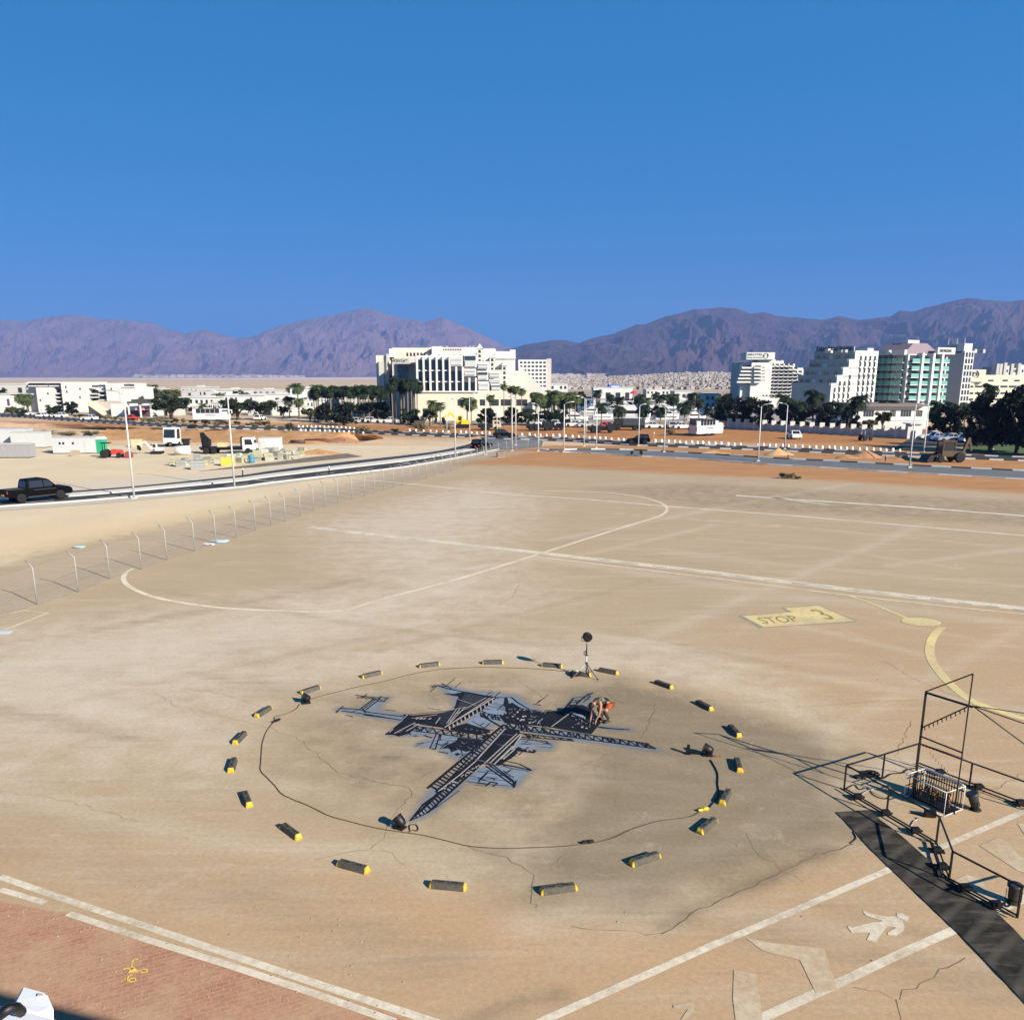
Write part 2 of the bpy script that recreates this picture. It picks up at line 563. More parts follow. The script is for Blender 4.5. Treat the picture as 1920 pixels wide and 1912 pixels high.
for pts, w, k in (([(718, 1419), (752, 1421)], 0.11, 0.75), ([(1480, 1430), (1480, 1432)], 0.2, 0.0), ([(860, 1925), (930, 1893), (990, 1872), (1050, 1864)], 0.20, 0.6),
                  ([(1245, 1740), (1330, 1690), (1450, 1640), (1560, 1590)], 0.22, 0.7), ([(1060, 1620), (1130, 1640)], 0.25, 0.35), ([(640, 1300), (650, 1330)], 0.12, 0.0),
                  ([(725, 1323), (745, 1321)], 0.12, 0.35), ([(740, 1443), (748, 1452)], 0.14, 0.5), ([(780, 1570), (790, 1590)], 0.2, 0.0)):
    if k: stain = np.maximum(stain, k * np.exp(-(line_sd(GX, GY, pts) / w) ** 2))
pave = soft(GX, GY, [(-900, 1600), (0, 1690), (128, 1712), (300, 1762), (500, 1826), (770, 1912), (1300, 2110), (-900, 2400)], 0.12)
for nm, arr in (('sand', sand), ('bank', bank), ('orange', orange), ('grey', grey), ('dust', dust), ('brown', brown), ('silt', silt), ('lane', lane), ('stain', stain), ('pave', pave)):
    set_attr(me, nm, arr)

m_apron, g = newmat('apron_ground', 0.92, 0.15)
fine = g.noise(9.0, 8, 0.75)
mid = g.noise(0.9, 6, 0.65)
big = g.noise(0.16, 5, 0.6)
streak = g.noise(1.0, 7, 0.7, g.mapping((0.12, 1.3, 1), R(12)))
streak2 = g.noise(1.0, 7, 0.7, g.mapping((0.35, 3.2, 1), R(-4)))
wob = g.rng(mid, 0.3, 0.7, -0.38, 0.38)
def masked(name, k=1.0, hard=2.2):
    # a patch with a ragged edge: the attribute shifted by noise, then sharpened
    a = g.attr(name)
    e = g.math('MULTIPLY', wob, g.math('MULTIPLY', g.math('MULTIPLY', a, g.math('SUBTRACT', 1.0, a)), 4.0))
    return g.rng(g.math('ADD', a, e), 0.5 - 0.5 / hard * 1.6, 0.5 + 0.5 / hard * 1.6, 0.0, k)
col = g.mix(g.rng(big, 0.35, 0.65, 0, 1), C_TAR, tuple(c * 1.12 for c in C_TAR))
col = g.mix(masked('brown', 1.0, 1.3), col, C_BROWN)
col = g.mix(masked('dust', 0.95, 1.2), col, C_DUST)
col = g.mix(masked('grey', 1.0, 1.7), col, C_GREY)
col = g.mix(masked('silt', 0.8, 1.3), col, (0.46, 0.29, 0.155))
col = g.mix(g.math('MULTIPLY', g.attr('lane'), g.rng(streak, 0.3, 0.7, 0.4, 1.0)), col, C_DUST)
col = g.mix(g.math('MULTIPLY', g.rng(streak, 0.52, 0.75, 0.0, 0.34), g.math('SUBTRACT', 1.0, g.math('MULTIPLY', g.attr('grey'), 0.7))), col, C_DUST)
col = g.mix(g.rng(streak2, 0.55, 0.8, 0.0, 0.5), col, tuple(c * 0.66 for c in C_TAR))
col = g.mix(g.rng(g.noise(0.5, 6, 0.7), 0.56, 0.72, 0.0, 0.35), col, (0.40, 0.26, 0.165))
col = g.mix(g.rng(g.noise(0.28, 7, 0.72, g.mapping((0.6, 1.5, 1), R(8))), 0.5, 0.72, 0.0, 0.4), col, (0.30, 0.235, 0.165))
col = g.mix(g.rng(g.noise(2.6, 6, 0.7), 0.58, 0.72, 0.0, 0.35), col, (0.29, 0.22, 0.15))
col = g.mix(g.rng(g.noise(0.8, 8, 0.8, None, 0.8), 0.57, 0.66, 0.0, 0.3), col, (0.56, 0.47, 0.36))
col = g.mix(g.math('MULTIPLY', g.attr('scuff'), g.rng(streak2, 0.35, 0.65, 0.1, 0.9)), col, (0.25, 0.185, 0.12))
col = g.mix(masked('stain', 0.8, 1.2), col, (0.105, 0.080, 0.062))
# red block paving at the foot of the building
br = g.n('ShaderNodeTexBrick')
br.inputs['Color1'].default_value = (0.37, 0.168, 0.105, 1)
br.inputs['Color2'].default_value = (0.29, 0.128, 0.082, 1)
br.inputs['Mortar'].default_value = (0.37, 0.205, 0.13, 1)
br.inputs['Scale'].default_value = 1.0
br.inputs['Brick Width'].default_value = 0.22
br.inputs['Row Height'].default_value = 0.11
br.inputs['Mortar Size'].default_value = 0.012
g.put(g.mapping((1, 1, 1), R(-24)), br.inputs['Vector'])
pv = g.mix(g.rng(g.noise(0.7, 6, 0.7), 0.42, 0.64, 0.0, 0.7), br.outputs['Color'], (0.42, 0.27, 0.165))
pv = g.mix(g.rng(g.noise(2.2, 6, 0.75), 0.5, 0.7, 0.0, 0.5), pv, (0.45, 0.28, 0.17))
col = g.mix(g.rng(g.attr('pave'), 0.4, 0.6, 0, 1), col, pv)
col = g.mix(masked('orange', 1.0, 1.6), col, g.mix(g.rng(g.noise(0.35, 6, 0.7, g.mapping((0.4, 1.6, 1))), 0.35, 0.65, 0, 1), C_ORANGE, (0.30, 0.135, 0.055)))
col = g.mix(masked('sand', 1.0, 1.5), col, g.mix(g.rng(big, 0.35, 0.65, 0, 1), C_SAND, (0.60, 0.475, 0.33)))
col = g.mix(masked('bank', 0.7, 1.2), col, (0.62, 0.48, 0.28))
col = g.mix(1.0, col, g.rng(fine, 0.2, 0.8, 0.78, 1.2), 'MULTIPLY')
col = g.mix(1.0, col, g.rng(g.noise(38.0, 4, 0.7), 0.3, 0.7, 0.86, 1.13), 'MULTIPLY')
g.put(col, g.b.inputs['Base Color'])
g.bump(g.math('ADD', g.math('MULTIPLY', mid, 0.5), fine), 0.18, 0.02)
apron = link_struct('apron', me, m_apron)

# ---- desert floor reaching the horizon (one sheet, 5 cm lower than the apron)
def far_axis(near, st, far):
    a = list(np.arange(0, near, st))
    v = near
    while v < far:
        a.append(v)
        v *= 1.35
    a.append(far)
    return a
pos = far_axis(400, 8, 12000)
xs2 = np.array(sorted(set([-p for p in pos] + pos)))
ys2 = np.array([-300, -150, -60, -20] + [p for p in pos if p >= 0])
me, GX, GY = grid_mesh('desert_ground', xs2, ys2, lambda X, Y: np.full(X.shape, -0.05))
me_fx = me
o_ = soft(GX, GY, [(-2600, 800), (380, 800), (700, 818), (1020, 824), (1400, 832), (3600, 900), (3600, 815), (1600, 797), (1000, 797), (560, 793), (-2600, 775)], 6.0)
set_attr(me, 'orange', o_)
town = np.clip((GY - 215) / 60, 0, 1) * np.clip((800 - GY) / 300, 0, 1)
set_attr(me, 'town', town)
m_des, g = newmat('desert_floor', 0.95, 0.1)
bigd = g.noise(0.03, 7, 0.65)
midd = g.noise(0.35, 7, 0.7)
col = g.mix(g.rng(bigd, 0.35, 0.65, 0, 1), (0.60, 0.47, 0.32), (0.52, 0.36, 0.22))
col = g.mix(g.attr('orange'), col, g.mix(g.rng(midd, 0.35, 0.65, 0, 1), C_ORANGE, (0.31, 0.15, 0.07)))
col = g.mix(g.math('MULTIPLY', g.attr('town'), 0.85), col, (0.26, 0.225, 0.19))
col = g.mix(1.0, col, g.rng(g.noise(2.0, 7, 0.7), 0.2, 0.8, 0.8, 1.2), 'MULTIPLY')
g.put(col, g.b.inputs['Base Color'])
g.bump(midd, 0.3, 0.3)
link_struct('desert_ground', me, m_des)

# ---- cracks in the apron
crack = MB()
def crack_line(pts, w, jit=0.07):
    P = gpoly(pts)
    out = []
    for a, b in zip(P[:-1], P[1:]):
        n = max(2, int((b - a).length / 0.22))
        for k in range(n):
            t = k / n
            p = a.lerp(b, t)
            out.append(p + Vector((RND.uniform(-jit, jit), RND.uniform(-jit, jit), 0)))
    out.append(P[-1])
    crack.strip(out, [w * RND.uniform(0.45, 1.25) for _ in out], 0.003)
for pts, w in (([(600, 1420), (640, 1448), (690, 1462), (738, 1470), (770, 1478), (772, 1490), (735, 1530), (710, 1580), (695, 1592)], 0.018), ([(772, 1465), (800, 1450), (840, 1436)], 0.014),
               ([(695, 1592), (640, 1598), (590, 1612)], 0.013), ([(695, 1592), (730, 1600), (760, 1622)], 0.014), ([(880, 1585), (930, 1600), (980, 1622), (996, 1640), (1002, 1660), (999, 1690), (1004, 1702)], 0.022),
               ([(996, 1630), (1040, 1620), (1060, 1600)], 0.012), ([(1228, 1322), (1222, 1345), (1200, 1385)], 0.022), ([(1190, 1390), (1140, 1415), (1085, 1437)], 0.014), ([(1130, 1292), (1165, 1318), (1228, 1322)], 0.012),
               ([(288, 1300), (330, 1322), (420, 1344), (480, 1356), (560, 1385), (600, 1420)], 0.014), ([(0, 1345), (60, 1330), (150, 1325)], 0.010), ([(975, 1097), (960, 1120), (935, 1135)], 0.018),
               ([(1180, 1172), (1250, 1160), (1380, 1140)], 0.012), ([(1490, 1325), (1580, 1320), (1660, 1315), (1730, 1312)], 0.016), ([(1710, 1350), (1690, 1390), (1676, 1415)], 0.018),
               ([(1240, 1752), (1330, 1697), (1440, 1645), (1530, 1602), (1600, 1582)], 0.034), ([(1240, 1752), (1160, 1745), (1070, 1735)], 0.012), ([(1678, 1868), (1690, 1912)], 0.018), ([(1678, 1868), (1760, 1820), (1810, 1795)], 0.020),
               ([(1678, 1868), (1600, 1850)], 0.012), ([(620, 1100), (560, 1112), (480, 1096)], 0.012), ([(1050, 1330), (1010, 1300), (960, 1268)], 0.010), ([(1660, 1240), (1720, 1275), (1800, 1310)], 0.014),
               ([(540, 1330), (505, 1330), (420, 1300), (350, 1290)], 0.010), ([(880, 1110), (820, 1165), (700, 1200)], 0.010), ([(1830, 1490), (1880, 1470), (1920, 1450)], 0.016), ([(0, 1480), (120, 1500), (260, 1540)], 0.010), ([(1500, 1650), (1420, 1600), (1400, 1560)], 0.009)):
    crack_line(pts, w)
m_crack = mat('crack_dirt', (0.155, 0.115, 0.08), 0.95, var=0.3, scale=1.2)
tag(crack.build('apron_crack_lines', m_crack, fix=False), kind='structure')

# ---- painted lines on the apron (worn paint: bare patches show the ground)
def paint_mat(name, col, wear=0.5, under=(0.375, 0.300, 0.210), s=6.0):
    m, g = newmat(name, 0.85, 0.2)
    a = g.noise(s, 8, 0.75)
    b_ = g.noise(0.7, 5, 0.6)
    w = g.rng(g.math('ADD', g.math('MULTIPLY', a, 0.7), g.math('MULTIPLY', b_, 0.5)), 0.6 - 0.25 * wear + 0.05, 0.72 + 0.1 * (1 - wear), 0.0, 1.0)
    c = g.mix(w, col, under)
    c = g.mix(g.rng(g.noise(0.25, 4), 0.35, 0.65, 0, 0.35), c, under)
    g.put(c, g.b.inputs['Base Color'])
    return m
P_WHITE = paint_mat('worn_white_paint', (0.70, 0.63, 0.50), 0.5)
P_WHITEF = paint_mat('faded_white_paint', (0.70, 0.625, 0.49), 0.5)
P_YEL = paint_mat('worn_yellow_paint', (0.66, 0.53, 0.235), 0.4)
P_YELF = paint_mat('faded_yellow_paint', (0.72, 0.63, 0.46), 0.35)
P_BRIGHT = paint_mat('bright_white_paint', (0.74, 0.71, 0.64), 0.35)

def ground_line(name, pts, w, m, z=0.004, n=8):
    b = MB()
    P = smooth_path([gp(*p) for p in pts], n) if n else [gp(*p) for p in pts]
    b.strip(P, w, z)
    return tag(b.build(name, m, fix=False), kind='structure')
ground_line('painted_line', [(0, 1643), (100, 1678), (300, 1745), (500, 1812), (650, 1862), (805, 1912), (1000, 1976)], 0.17, P_WHITE, n=0)
ground_line('painted_line', [(0, 1667), (85, 1692)], 0.15, P_WHITE, n=0)
ground_line('painted_line', [(128, 1712), (260, 1756), (420, 1806), (560, 1852), (690, 1897), (740, 1915)], 0.16, P_WHITEF, n=0)
ground_line('painted_line', [(920, 1965), (1020, 1912), (1200, 1832), (1330, 1774), (1400, 1745), (1690, 1620), (1920, 1521), (2100, 1443)], 0.17, P_WHITE, n=0)
ground_line('painted_line', [(1350, 1975), (1430, 1907), (1560, 1848), (1700, 1782), (1800, 1738), (1880, 1702), (2050, 1625)], 0.20, P_WHITE, n=0)
ground_line('painted_line', [(560, 890), (760, 906), (960, 927), (1100, 936), (1250, 949), (1500, 968), (1920, 1004), (2600, 1065)], 0.42, P_WHITEF, n=0)
ground_line('painted_line', [(1380, 929), (1500, 937), (1700, 950), (1920, 967), (2500, 1010)], 0.55, P_BRIGHT, n=0)
ground_line('painted_line', [(1440, 932), (1555, 946)], 0.35, P_BRIGHT, n=0)
ground_line('painted_line', [(580, 988), (700, 1002), (880, 1022), (1000, 1035), (1300, 1069), (1600, 1106), (1800, 1128), (1920, 1141), (2400, 1194)], 0.80, P_WHITEF, n=0)
ground_line('painted_line', [(1000, 1043), (1300, 1079), (1600, 1117), (1800, 1139), (1920, 1151), (2400, 1206)], 0.16, P_YELF, n=0)
bd = MB()
for k in range(16):
    x = 1120 + k * 52
    a, b = gp(x, 1049 + (x - 1120) * 0.1195), gp(x + 26, 1052 + (x - 1120) * 0.1195)
    bd.strip([a, b], 0.13, 0.009)
tag(bd.build('painted_dash_lines', mat('dark_line_paint', (0.30, 0.28, 0.24), 0.9), fix=False), kind='structure')
# yellow lead-in loop line, upper centre, with its two round ends
ground_line('painted_line', [(1020, 920), (1130, 923), (1190, 930), (1232, 940), (1250, 952), (1240, 966), (1190, 982), (1100, 1010), (1000, 1042), (860, 1085), (720, 1122), (635, 1145), (520, 1145), (400, 1138), (300, 1122), (250, 1104), (232, 1088), (236, 1074), (250, 1066)], 0.26, P_YELF, z=0.008)
# yellow guide line on the right with its disc
ground_line('painted_line', [(1590, 1116), (1640, 1134), (1700, 1159)], 0.18, P_YEL, z=0.008)
ground_line('painted_line', [(1766, 1176), (1752, 1190), (1744, 1210), (1746, 1235), (1770, 1270), (1810, 1306), (1850, 1325), (1930, 1350), (2060, 1376)], 0.34, P_YEL, z=0.008)
dm = MB()
c0, cA, cB = gp(1727, 1166), gp(1688, 1164), gp(1766, 1171)
r0 = (cA - cB).length / 2
dm.poly([(c0.x + r0 * math.cos(t), c0.y + r0 * 0.8 * math.sin(t), 0.012) for t in [k * math.pi / 16 for k in range(32)]])
tag(dm.build('painted_disc', P_YEL), 'yellow painted disc at the end of the curved yellow line', 'ground marking')
# left parking-bay marking
ground_line('painted_line', [(-40, 1163), (45, 1144), (90, 1149), (0, 1184), (-60, 1205)], 0.14, P_WHITEF, n=0)
ground_line('painted_line', [(-40, 1188), (22, 1186)], 0.5, mat('pale_blue_paint', (0.50, 0.56, 0.60), 0.8, var=0.1), n=0, z=0.008)
# chevrons of the walkway
def ground_poly(name, polys, m, z=0.004):
    b = MB()
    for p in polys: b.poly([gp(*q) + Vector((0, 0, z)) for q in p])
    return b.build(name, m)
P_CHEV = paint_mat('much_worn_white_paint', (0.60, 0.52, 0.40), 1.0, (0.40, 0.29, 0.18))
chev = [[(1398, 1758), (1450, 1768), (1545, 1778), (1570, 1855), (1530, 1862), (1500, 1800), (1430, 1782)],
        [(1376, 1818), (1418, 1826), (1430, 1912), (1440, 1960), (1385, 1960), (1374, 1870)]]
tag(ground_poly('painted_chevron', [chev[0]], P_CHEV, 0.008), 'worn white chevron arrow painted between the walkway lines', 'ground marking')
tag(ground_poly('painted_chevron', [chev[1]], P_CHEV, 0.008), 'worn white block marking painted at the bottom edge of the walkway', 'ground marking')
tag(ground_poly('painted_chevron', [[(1836, 1585), (1872, 1570), (1893, 1582), (1912, 1606), (1960, 1625), (1960, 1650), (1908, 1632)], [(1908, 1545), (1960, 1530), (1960, 1560), (1925, 1570)]], P_CHEV, 0.008), 'faded white chevron painted inside the black barrier at the right edge', 'ground marking')
tag(ground_poly('painted_chevron', [[(1790, 1650), (1812, 1640), (1842, 1648), (1850, 1668), (1915, 1684), (1905, 1700), (1830, 1690)]], P_CHEV, 0.008), 'faded white bent stripe painted beside the rubber mat and the barrier', 'ground marking')
tag(ground_poly('painted_number', [[(1262, 1884), (1300, 1878), (1302, 1895), (1285, 1912), (1276, 1912), (1290, 1892), (1262, 1890)]], P_CHEV, 0.008), 'faint white number mark painted at the bottom of the walkway', 'ground marking')
# walking-man symbol
def c5(x, y): return (1560 + x / 5.311, 1400 + y / 5.311)
man = [[c5(*p) for p in q] for q in (
    [(300, 1632), (335, 1635), (370, 1660), (440, 1672), (560, 1690), (640, 1688), (700, 1720), (720, 1790), (715, 1830), (640, 1880), (560, 1872), (550, 1850), (640, 1800), (600, 1790), (540, 1800), (470, 1890), (440, 1950), (345, 1925), (380, 1850), (300, 1845), (195, 1850), (150, 1790), (170, 1780), (200, 1800), (310, 1770), (390, 1750), (470, 1745), (500, 1730), (430, 1710), (340, 1680)],
    [(640, 1680), (650, 1655), (700, 1655), (720, 1672), (770, 1690), (760, 1725), (735, 1735), (690, 1720)])]
man[0] = [(x, y) for x, y in man[0]]
tag(ground_poly('pedestrian_symbol', man, P_WHITE, 0.008), 'white walking figure painted on the ground beside the black mat', 'ground marking')
# yellow STOP 3 panel
def c6(x, y): return (1370 + x / 4.465, 1100 + y / 4.465)
stop = empty('stop_marking', gp(1500, 1157))
tag(stop, 'yellow panel painted on the apron reading STOP 3', 'ground marking')
inv = Matrix.Translation(-stop.location)
def stop_part(name, polys, m, z):
    o = ground_poly(name, polys, m, z)
    o.data.transform(inv)
    o.parent = stop
    return o
stop_part('dark_border', [[c6(*p) for p in ((55, 240), (95, 236), (480, 212), (425, 176), (740, 152), (1055, 287), (1030, 295), (278, 343), (240, 349))]], mat('dark_border_paint', (0.27, 0.23, 0.17), 0.9, var=0.2), 0.004)
stop_part('yellow_panel', [[c6(*p) for p in ((95, 244), (522, 213), (448, 180), (735, 158), (1040, 288), (275, 338))]], P_YEL, 0.008)

def text_mesh(name, body, size=1.0, extrude=0.0, spacing=1.0):
    cu = bpy.data.curves.new(name, 'FONT')
    cu.body = body
    cu.size = size
    cu.extrude = extrude
    cu.space_character = spacing
    cu.align_x = 'LEFT'
    ob = bpy.data.objects.new(name, cu)
    COL.objects.link(ob)
    dg = bpy.context.evaluated_depsgraph_get()
    me = bpy.data.meshes.new_from_object(ob.evaluated_get(dg))
    bpy.data.objects.remove(ob)
    bpy.data.curves.remove(cu)
    return me

def text_on_ground(body, o, ux, uy, z, name, m, parent=None, inv=None):
    "flat lettering laid on the ground: o = lower left, ux = vector of the whole run, uy = cap height vector"
    me = text_mesh(name, body)
    co = np.array([v.co[:] for v in me.vertices])
    x0, x1 = co[:, 0].min(), co[:, 0].max()
    y0, y1 = co[:, 1].min(), co[:, 1].max()
    for v in me.vertices:
        a, b = (v.co.x - x0) / (x1 - x0), (v.co.y - y0) / (y1 - y0)
        p = o + ux * a + uy * b
        v.co = (p.x, p.y, z)
    me.materials.clear()
    me.materials.append(m)
    ob = bpy.data.objects.new(name, me)
    COL.objects.link(ob)
    if parent:
        me.transform(inv)
        ob.parent = parent
    return ob
m_letter = mat('brown_lettering_paint', (0.27, 0.17, 0.055), 0.9, var=0.25)
o_, a_, b_ = gp(*c6(275, 312)), gp(*c6(585, 290)), gp(*c6(215, 262))
text_on_ground('STOP', o_, a_ - o_, b_ - o_, 0.012, 'stop_lettering', m_letter, stop, inv)
o_, a_, b_ = gp(*c6(810, 275)), gp(*c6(885, 270)), gp(*c6(655, 195))
text_on_ground('3', o_, a_ - o_, b_ - o_, 0.012, 'number_lettering', m_letter, stop, inv)
# yellow spray-painted survey mark with 16 on the red paving
def c7(x, y): return (x / 6.857, 1780 + y / 6.857)
mk = MB()
yp = mat('yellow_spray_paint', (0.62, 0.43, 0.10), 0.9, var=0.35, scale=5)
for pts, w in (([(1780, 130), (1740, 120), (1710, 140), (1695, 190), (1700, 240)], 0.035), ([(1580, 255), (1640, 240), (1690, 260)], 0.035), ([(1730, 285), (1800, 270), (1840, 250), (1890, 255), (1890, 285), (1840, 300), (1800, 290)], 0.035),
               ([(1615, 360), (1595, 385), (1550, 420)], 0.032), ([(1700, 320), (1650, 350), (1640, 395), (1690, 420), (1745, 400), (1740, 370), (1690, 370), (1660, 390)], 0.035), ([(1700, 240), (1670, 290), (1760, 290), (1700, 240)], 0.07), ([(1690, 270), (1735, 275)], 0.09)):
    mk.strip([gp(*c7(*p)) for p in pts], w, 0.006 + 0.0012 * len(mk.f) ** 0.5)
tag(mk.build('survey_mark', yp, fix=False), 'yellow spray painted survey mark with number 16 on red paving', 'ground marking')
# ---- mountains beyond the town: real relief, kilometres away
def ridge_fun(prof):
    xs = [p[0] for p in prof]; ys = [p[1] for p in prof]
    return lambda x: np.interp(x, xs, ys)
def mountains(name, prof, x0, x1, step, d_foot, d_ridge, d_back, rows, m, seed, rough=1.0, foot_z=0.0, feat=600.0):
    cols = np.arange(x0, x1 + 1, step)
    rf = ridge_fun(prof)
    ts = np.concatenate([np.linspace(0, 1, rows), np.linspace(1.06, 1.5, 6)])
    V = []
    for x in cols:
        k = (x - PX0) * cp_ / FPX
        for t in ts:
            D = d_foot + (d_ridge - d_foot) * t
            X = k * D
            top = CAM_H + (705.0 - float(rf(x))) * d_ridge / 1660.0
            q = Vector((X / feat + seed, D / (feat * 1.5), 0.3))
            w = Vector((noise.noise(q * 0.7), noise.noise(q * 0.7 + Vector((5, 5, 5))), 0)) * 0.6
            n1 = noise.ridged_multi_fractal(q + w, 0.9, 2.1, 7, 1.0, 2.0) / 2.2
            n2 = noise.fractal(q * 0.35 + Vector((9, 1, 0)), 1.0, 2.0, 4)
            if t <= 1.0:
                base = top * (0.10 * t + 0.90 * t ** (1.15 + 0.3 * n2))
                relief = top * 0.42 * rough * (n1 - 0.55) * math.sin(math.pi * min(1, t) ** 0.8) ** 0.8
                z = base + relief
                if t > 0.9: z += top * 0.035 * (n1 - 0.5)
                z = min(z, top * (0.25 + 0.78 * t) + CAM_H * 0)
            else:
                z = top * (1 - (t - 1) * 1.8) + top * 0.1 * (n1 - 0.5)
            V.append((X, D, max(foot_z, z)))
    nr = len(ts); nc = len(cols)
    F = [(i * nr + j, (i + 1) * nr + j, (i + 1) * nr + j + 1, i * nr + j + 1) for i in range(nc - 1) for j in range(nr - 1)]
    me = bpy.data.meshes.new(name)
    me.from_pydata(V, [], F)
    me.polygons.foreach_set('use_smooth', [False] * len(me.polygons))
    return link_struct(name, me, m)
def rock(name, a, b_):
    m, g = newmat(name, 0.95, 0.1)
    c = g.mix(g.rng(g.noise(0.0016, 8, 0.7), 0.35, 0.65, 0, 1), a, b_)
    c = g.mix(1.0, c, g.rng(g.noise(0.012, 8, 0.75), 0.25, 0.75, 0.7, 1.3), 'MULTIPLY')
    g.put(c, g.b.inputs['Base Color'])
    g.bump(g.noise(0.006, 9, 0.75, g.mapping((1.6, 0.5, 0.5), 0.2)), 1.0, 55.0)
    return m
LEFT = [(-900, 620), (-400, 600), (-200, 612), (0, 604), (60, 605), (110, 599), (165, 595), (200, 602), (250, 604), (300, 611), (330, 624), (355, 629), (390, 622), (420, 630), (448, 637), (480, 633), (530, 615), (570, 606), (610, 600), (650, 592), (682, 584), (705, 587), (730, 594), (762, 602), (800, 607), (832, 600), (860, 611), (890, 624), (915, 636), (940, 648), (1000, 668), (1100, 690), (1300, 700), (2600, 704)]
RIGHT = [(700, 704), (880, 690), (940, 660), (985, 648), (1035, 641), (1060, 640), (1085, 645), (1110, 637), (1150, 629), (1190, 612), (1205, 612), (1240, 600), (1290, 587), (1340, 581), (1375, 585), (1400, 594), (1425, 592), (1450, 598), (1500, 602), (1530, 605), (1565, 596), (1600, 604), (1660, 598), (1675, 589), (1700, 590), (1745, 577), (1800, 566), (1840, 569), (1880, 572), (1920, 569), (2050, 560), (2300, 575), (2700, 560)]
mountains('mountain_range', LEFT, -700, 1300, 3, 7200, 9300, 10200, 66, rock('haze_tinted_rock', (0.235, 0.145, 0.155), (0.16, 0.10, 0.115)), 3.3, 1.05, feat=330)  # rock lifted towards purple, part of the distance haze is in its colour
mountains('mountain_range', RIGHT, 780, 2500, 3, 4200, 6300, 7000, 76, rock('brown_rock', (0.105, 0.062, 0.066), (0.045, 0.03, 0.036)), 8.1, 1.35, feat=330)
# low hill with the far white town, and the pale plain in front of the left range
HILLP = [(600, 706), (1000, 706), (1040, 705), (1100, 703), (1200, 699), (1280, 694), (1330, 692), (1390, 697), (1460, 704), (1600, 706)]
hp = ridge_fun(HILLP)
def hill_z(px, t):
    top = max(0.0, CAM_H + (705.0 - float(hp(px))) * 2300 / 1660.0 - 9.0)
    return top * min(1, max(0, t)) ** 1.15
V, F = [], []
cols = list(range(980, 1640, 10)); rows = [0, .1, .2, .35, .5, .65, .8, .92, 1.0, 1.15, 1.4]
for x in cols:
    k = (x - PX0) * cp_ / FPX
    for t in rows:
        D = 720 + 1580 * t
        V.append((k * D, D, (hill_z(x, t) if t <= 1 else hill_z(x, 1) * (1 - (t - 1) * 2)) - 0.02))
nr = len(rows)
F = [(i * nr + j, (i + 1) * nr + j, (i + 1) * nr + j + 1, i * nr + j + 1) for i in range(len(cols) - 1) for j in range(nr - 1)]
me = bpy.data.meshes.new('town_hill'); me.from_pydata(V, [], F)
link_struct('town_hill', me, mat('pale_hill_soil', (0.42, 0.35, 0.29), 0.95, var=0.25, scale=0.02))
tw = MB()
for k in range(3600):
    x = RND.uniform(1000, 1420) if RND.random() < 0.85 else RND.uniform(990, 1560)
    t = RND.random() ** 1.7
    D = 720 + 1580 * t
    X = (x - PX0) * cp_ / FPX * D
    z = hill_z(x, t) if t <= 1 else 0
    w, h, d = RND.uniform(2.0, 5.5) * (0.6 + 0.5 * t), RND.choice((2, 2.5, 3, 4, 5)) * (0.5 + 0.5 * t), RND.uniform(3, 7)
    tw.box(X - w / 2, D - d / 2, z - 1, X + w / 2, D + d / 2, z + h, RND.choice((0, 0, 1, 1, 2)))
for k in range(420):     # villages at the foot of the mountains
    x = RND.uniform(250, 570) if k % 3 else RND.uniform(960, 1130)
    D = RND.uniform(6000, 6900) if k % 3 else RND.uniform(3600, 4100)
    X = (x - PX0) * cp_ / FPX * D
    w = RND.uniform(8, 26)
    tw.box(X - w / 2, D, -1, X + w / 2, D + 12, RND.uniform(5, 22), RND.choice((0, 1)))
tag(tw.build('far_town', [mat('town_pale_wall', (0.42, 0.38, 0.335), 0.9, var=0.2, scale=0.05), mat('town_grey_wall', (0.29, 0.255, 0.23), 0.9), mat('beige_render', (0.25, 0.195, 0.16), 0.9)]), 'far white town spread over the low hill before the mountains', 'town', kind='stuff')
# pale sandy rise across the plain on the left
V, F = [], []
cols = list(range(-900, 1010, 30))
for x in cols:
    k = (x - PX0) * cp_ / FPX
    for t, D in ((0, 2600), (0.5, 2900), (1, 3200), (1.0, 3600), (0, 4200)):
        yt = 714 - 7.5 * min(1, max(0, (x + 100) / 900.0))
        V.append((k * D, D, t * max(0.2, (10.5 + (705 - yt) * 3200 / 1660.0) if yt < 710.4 else 0.4)))
F = [(i * 5 + j, (i + 1) * 5 + j, (i + 1) * 5 + j + 1, i * 5 + j + 1) for i in range(len(cols) - 1) for j in range(4)]
me = bpy.data.meshes.new('sandy_plain'); me.from_pydata(V, [], F)
link_struct('sandy_plain', me, mat('pale_plain_sand', (0.62, 0.50, 0.44), 0.95, var=0.15, scale=0.01))

# ---- the air: a thin even haze round the whole scene
hz_b = MB(); hz_b.box(-13000, -420, -1.2, 13000, 12200, 900)
hz_o = hz_b.build('haze', [])
hz_o['kind'] = 'stuff'
hm = bpy.data.materials.new('haze_air')
hm.use_nodes = True
hm.node_tree.nodes.clear()
vo = hm.node_tree.nodes.new('ShaderNodeOutputMaterial')
pvn = hm.node_tree.nodes.new('ShaderNodeVolumePrincipled')
pvn.inputs['Color'].default_value = (0.245, 0.40, 0.86, 1)
pvn.inputs['Density'].default_value = 10.5e-5
pvn.inputs['Anisotropy'].default_value = 0.0
hm.node_tree.links.new(pvn.outputs[0], vo.inputs['Volume'])
hz_o.data.materials.append(hm)
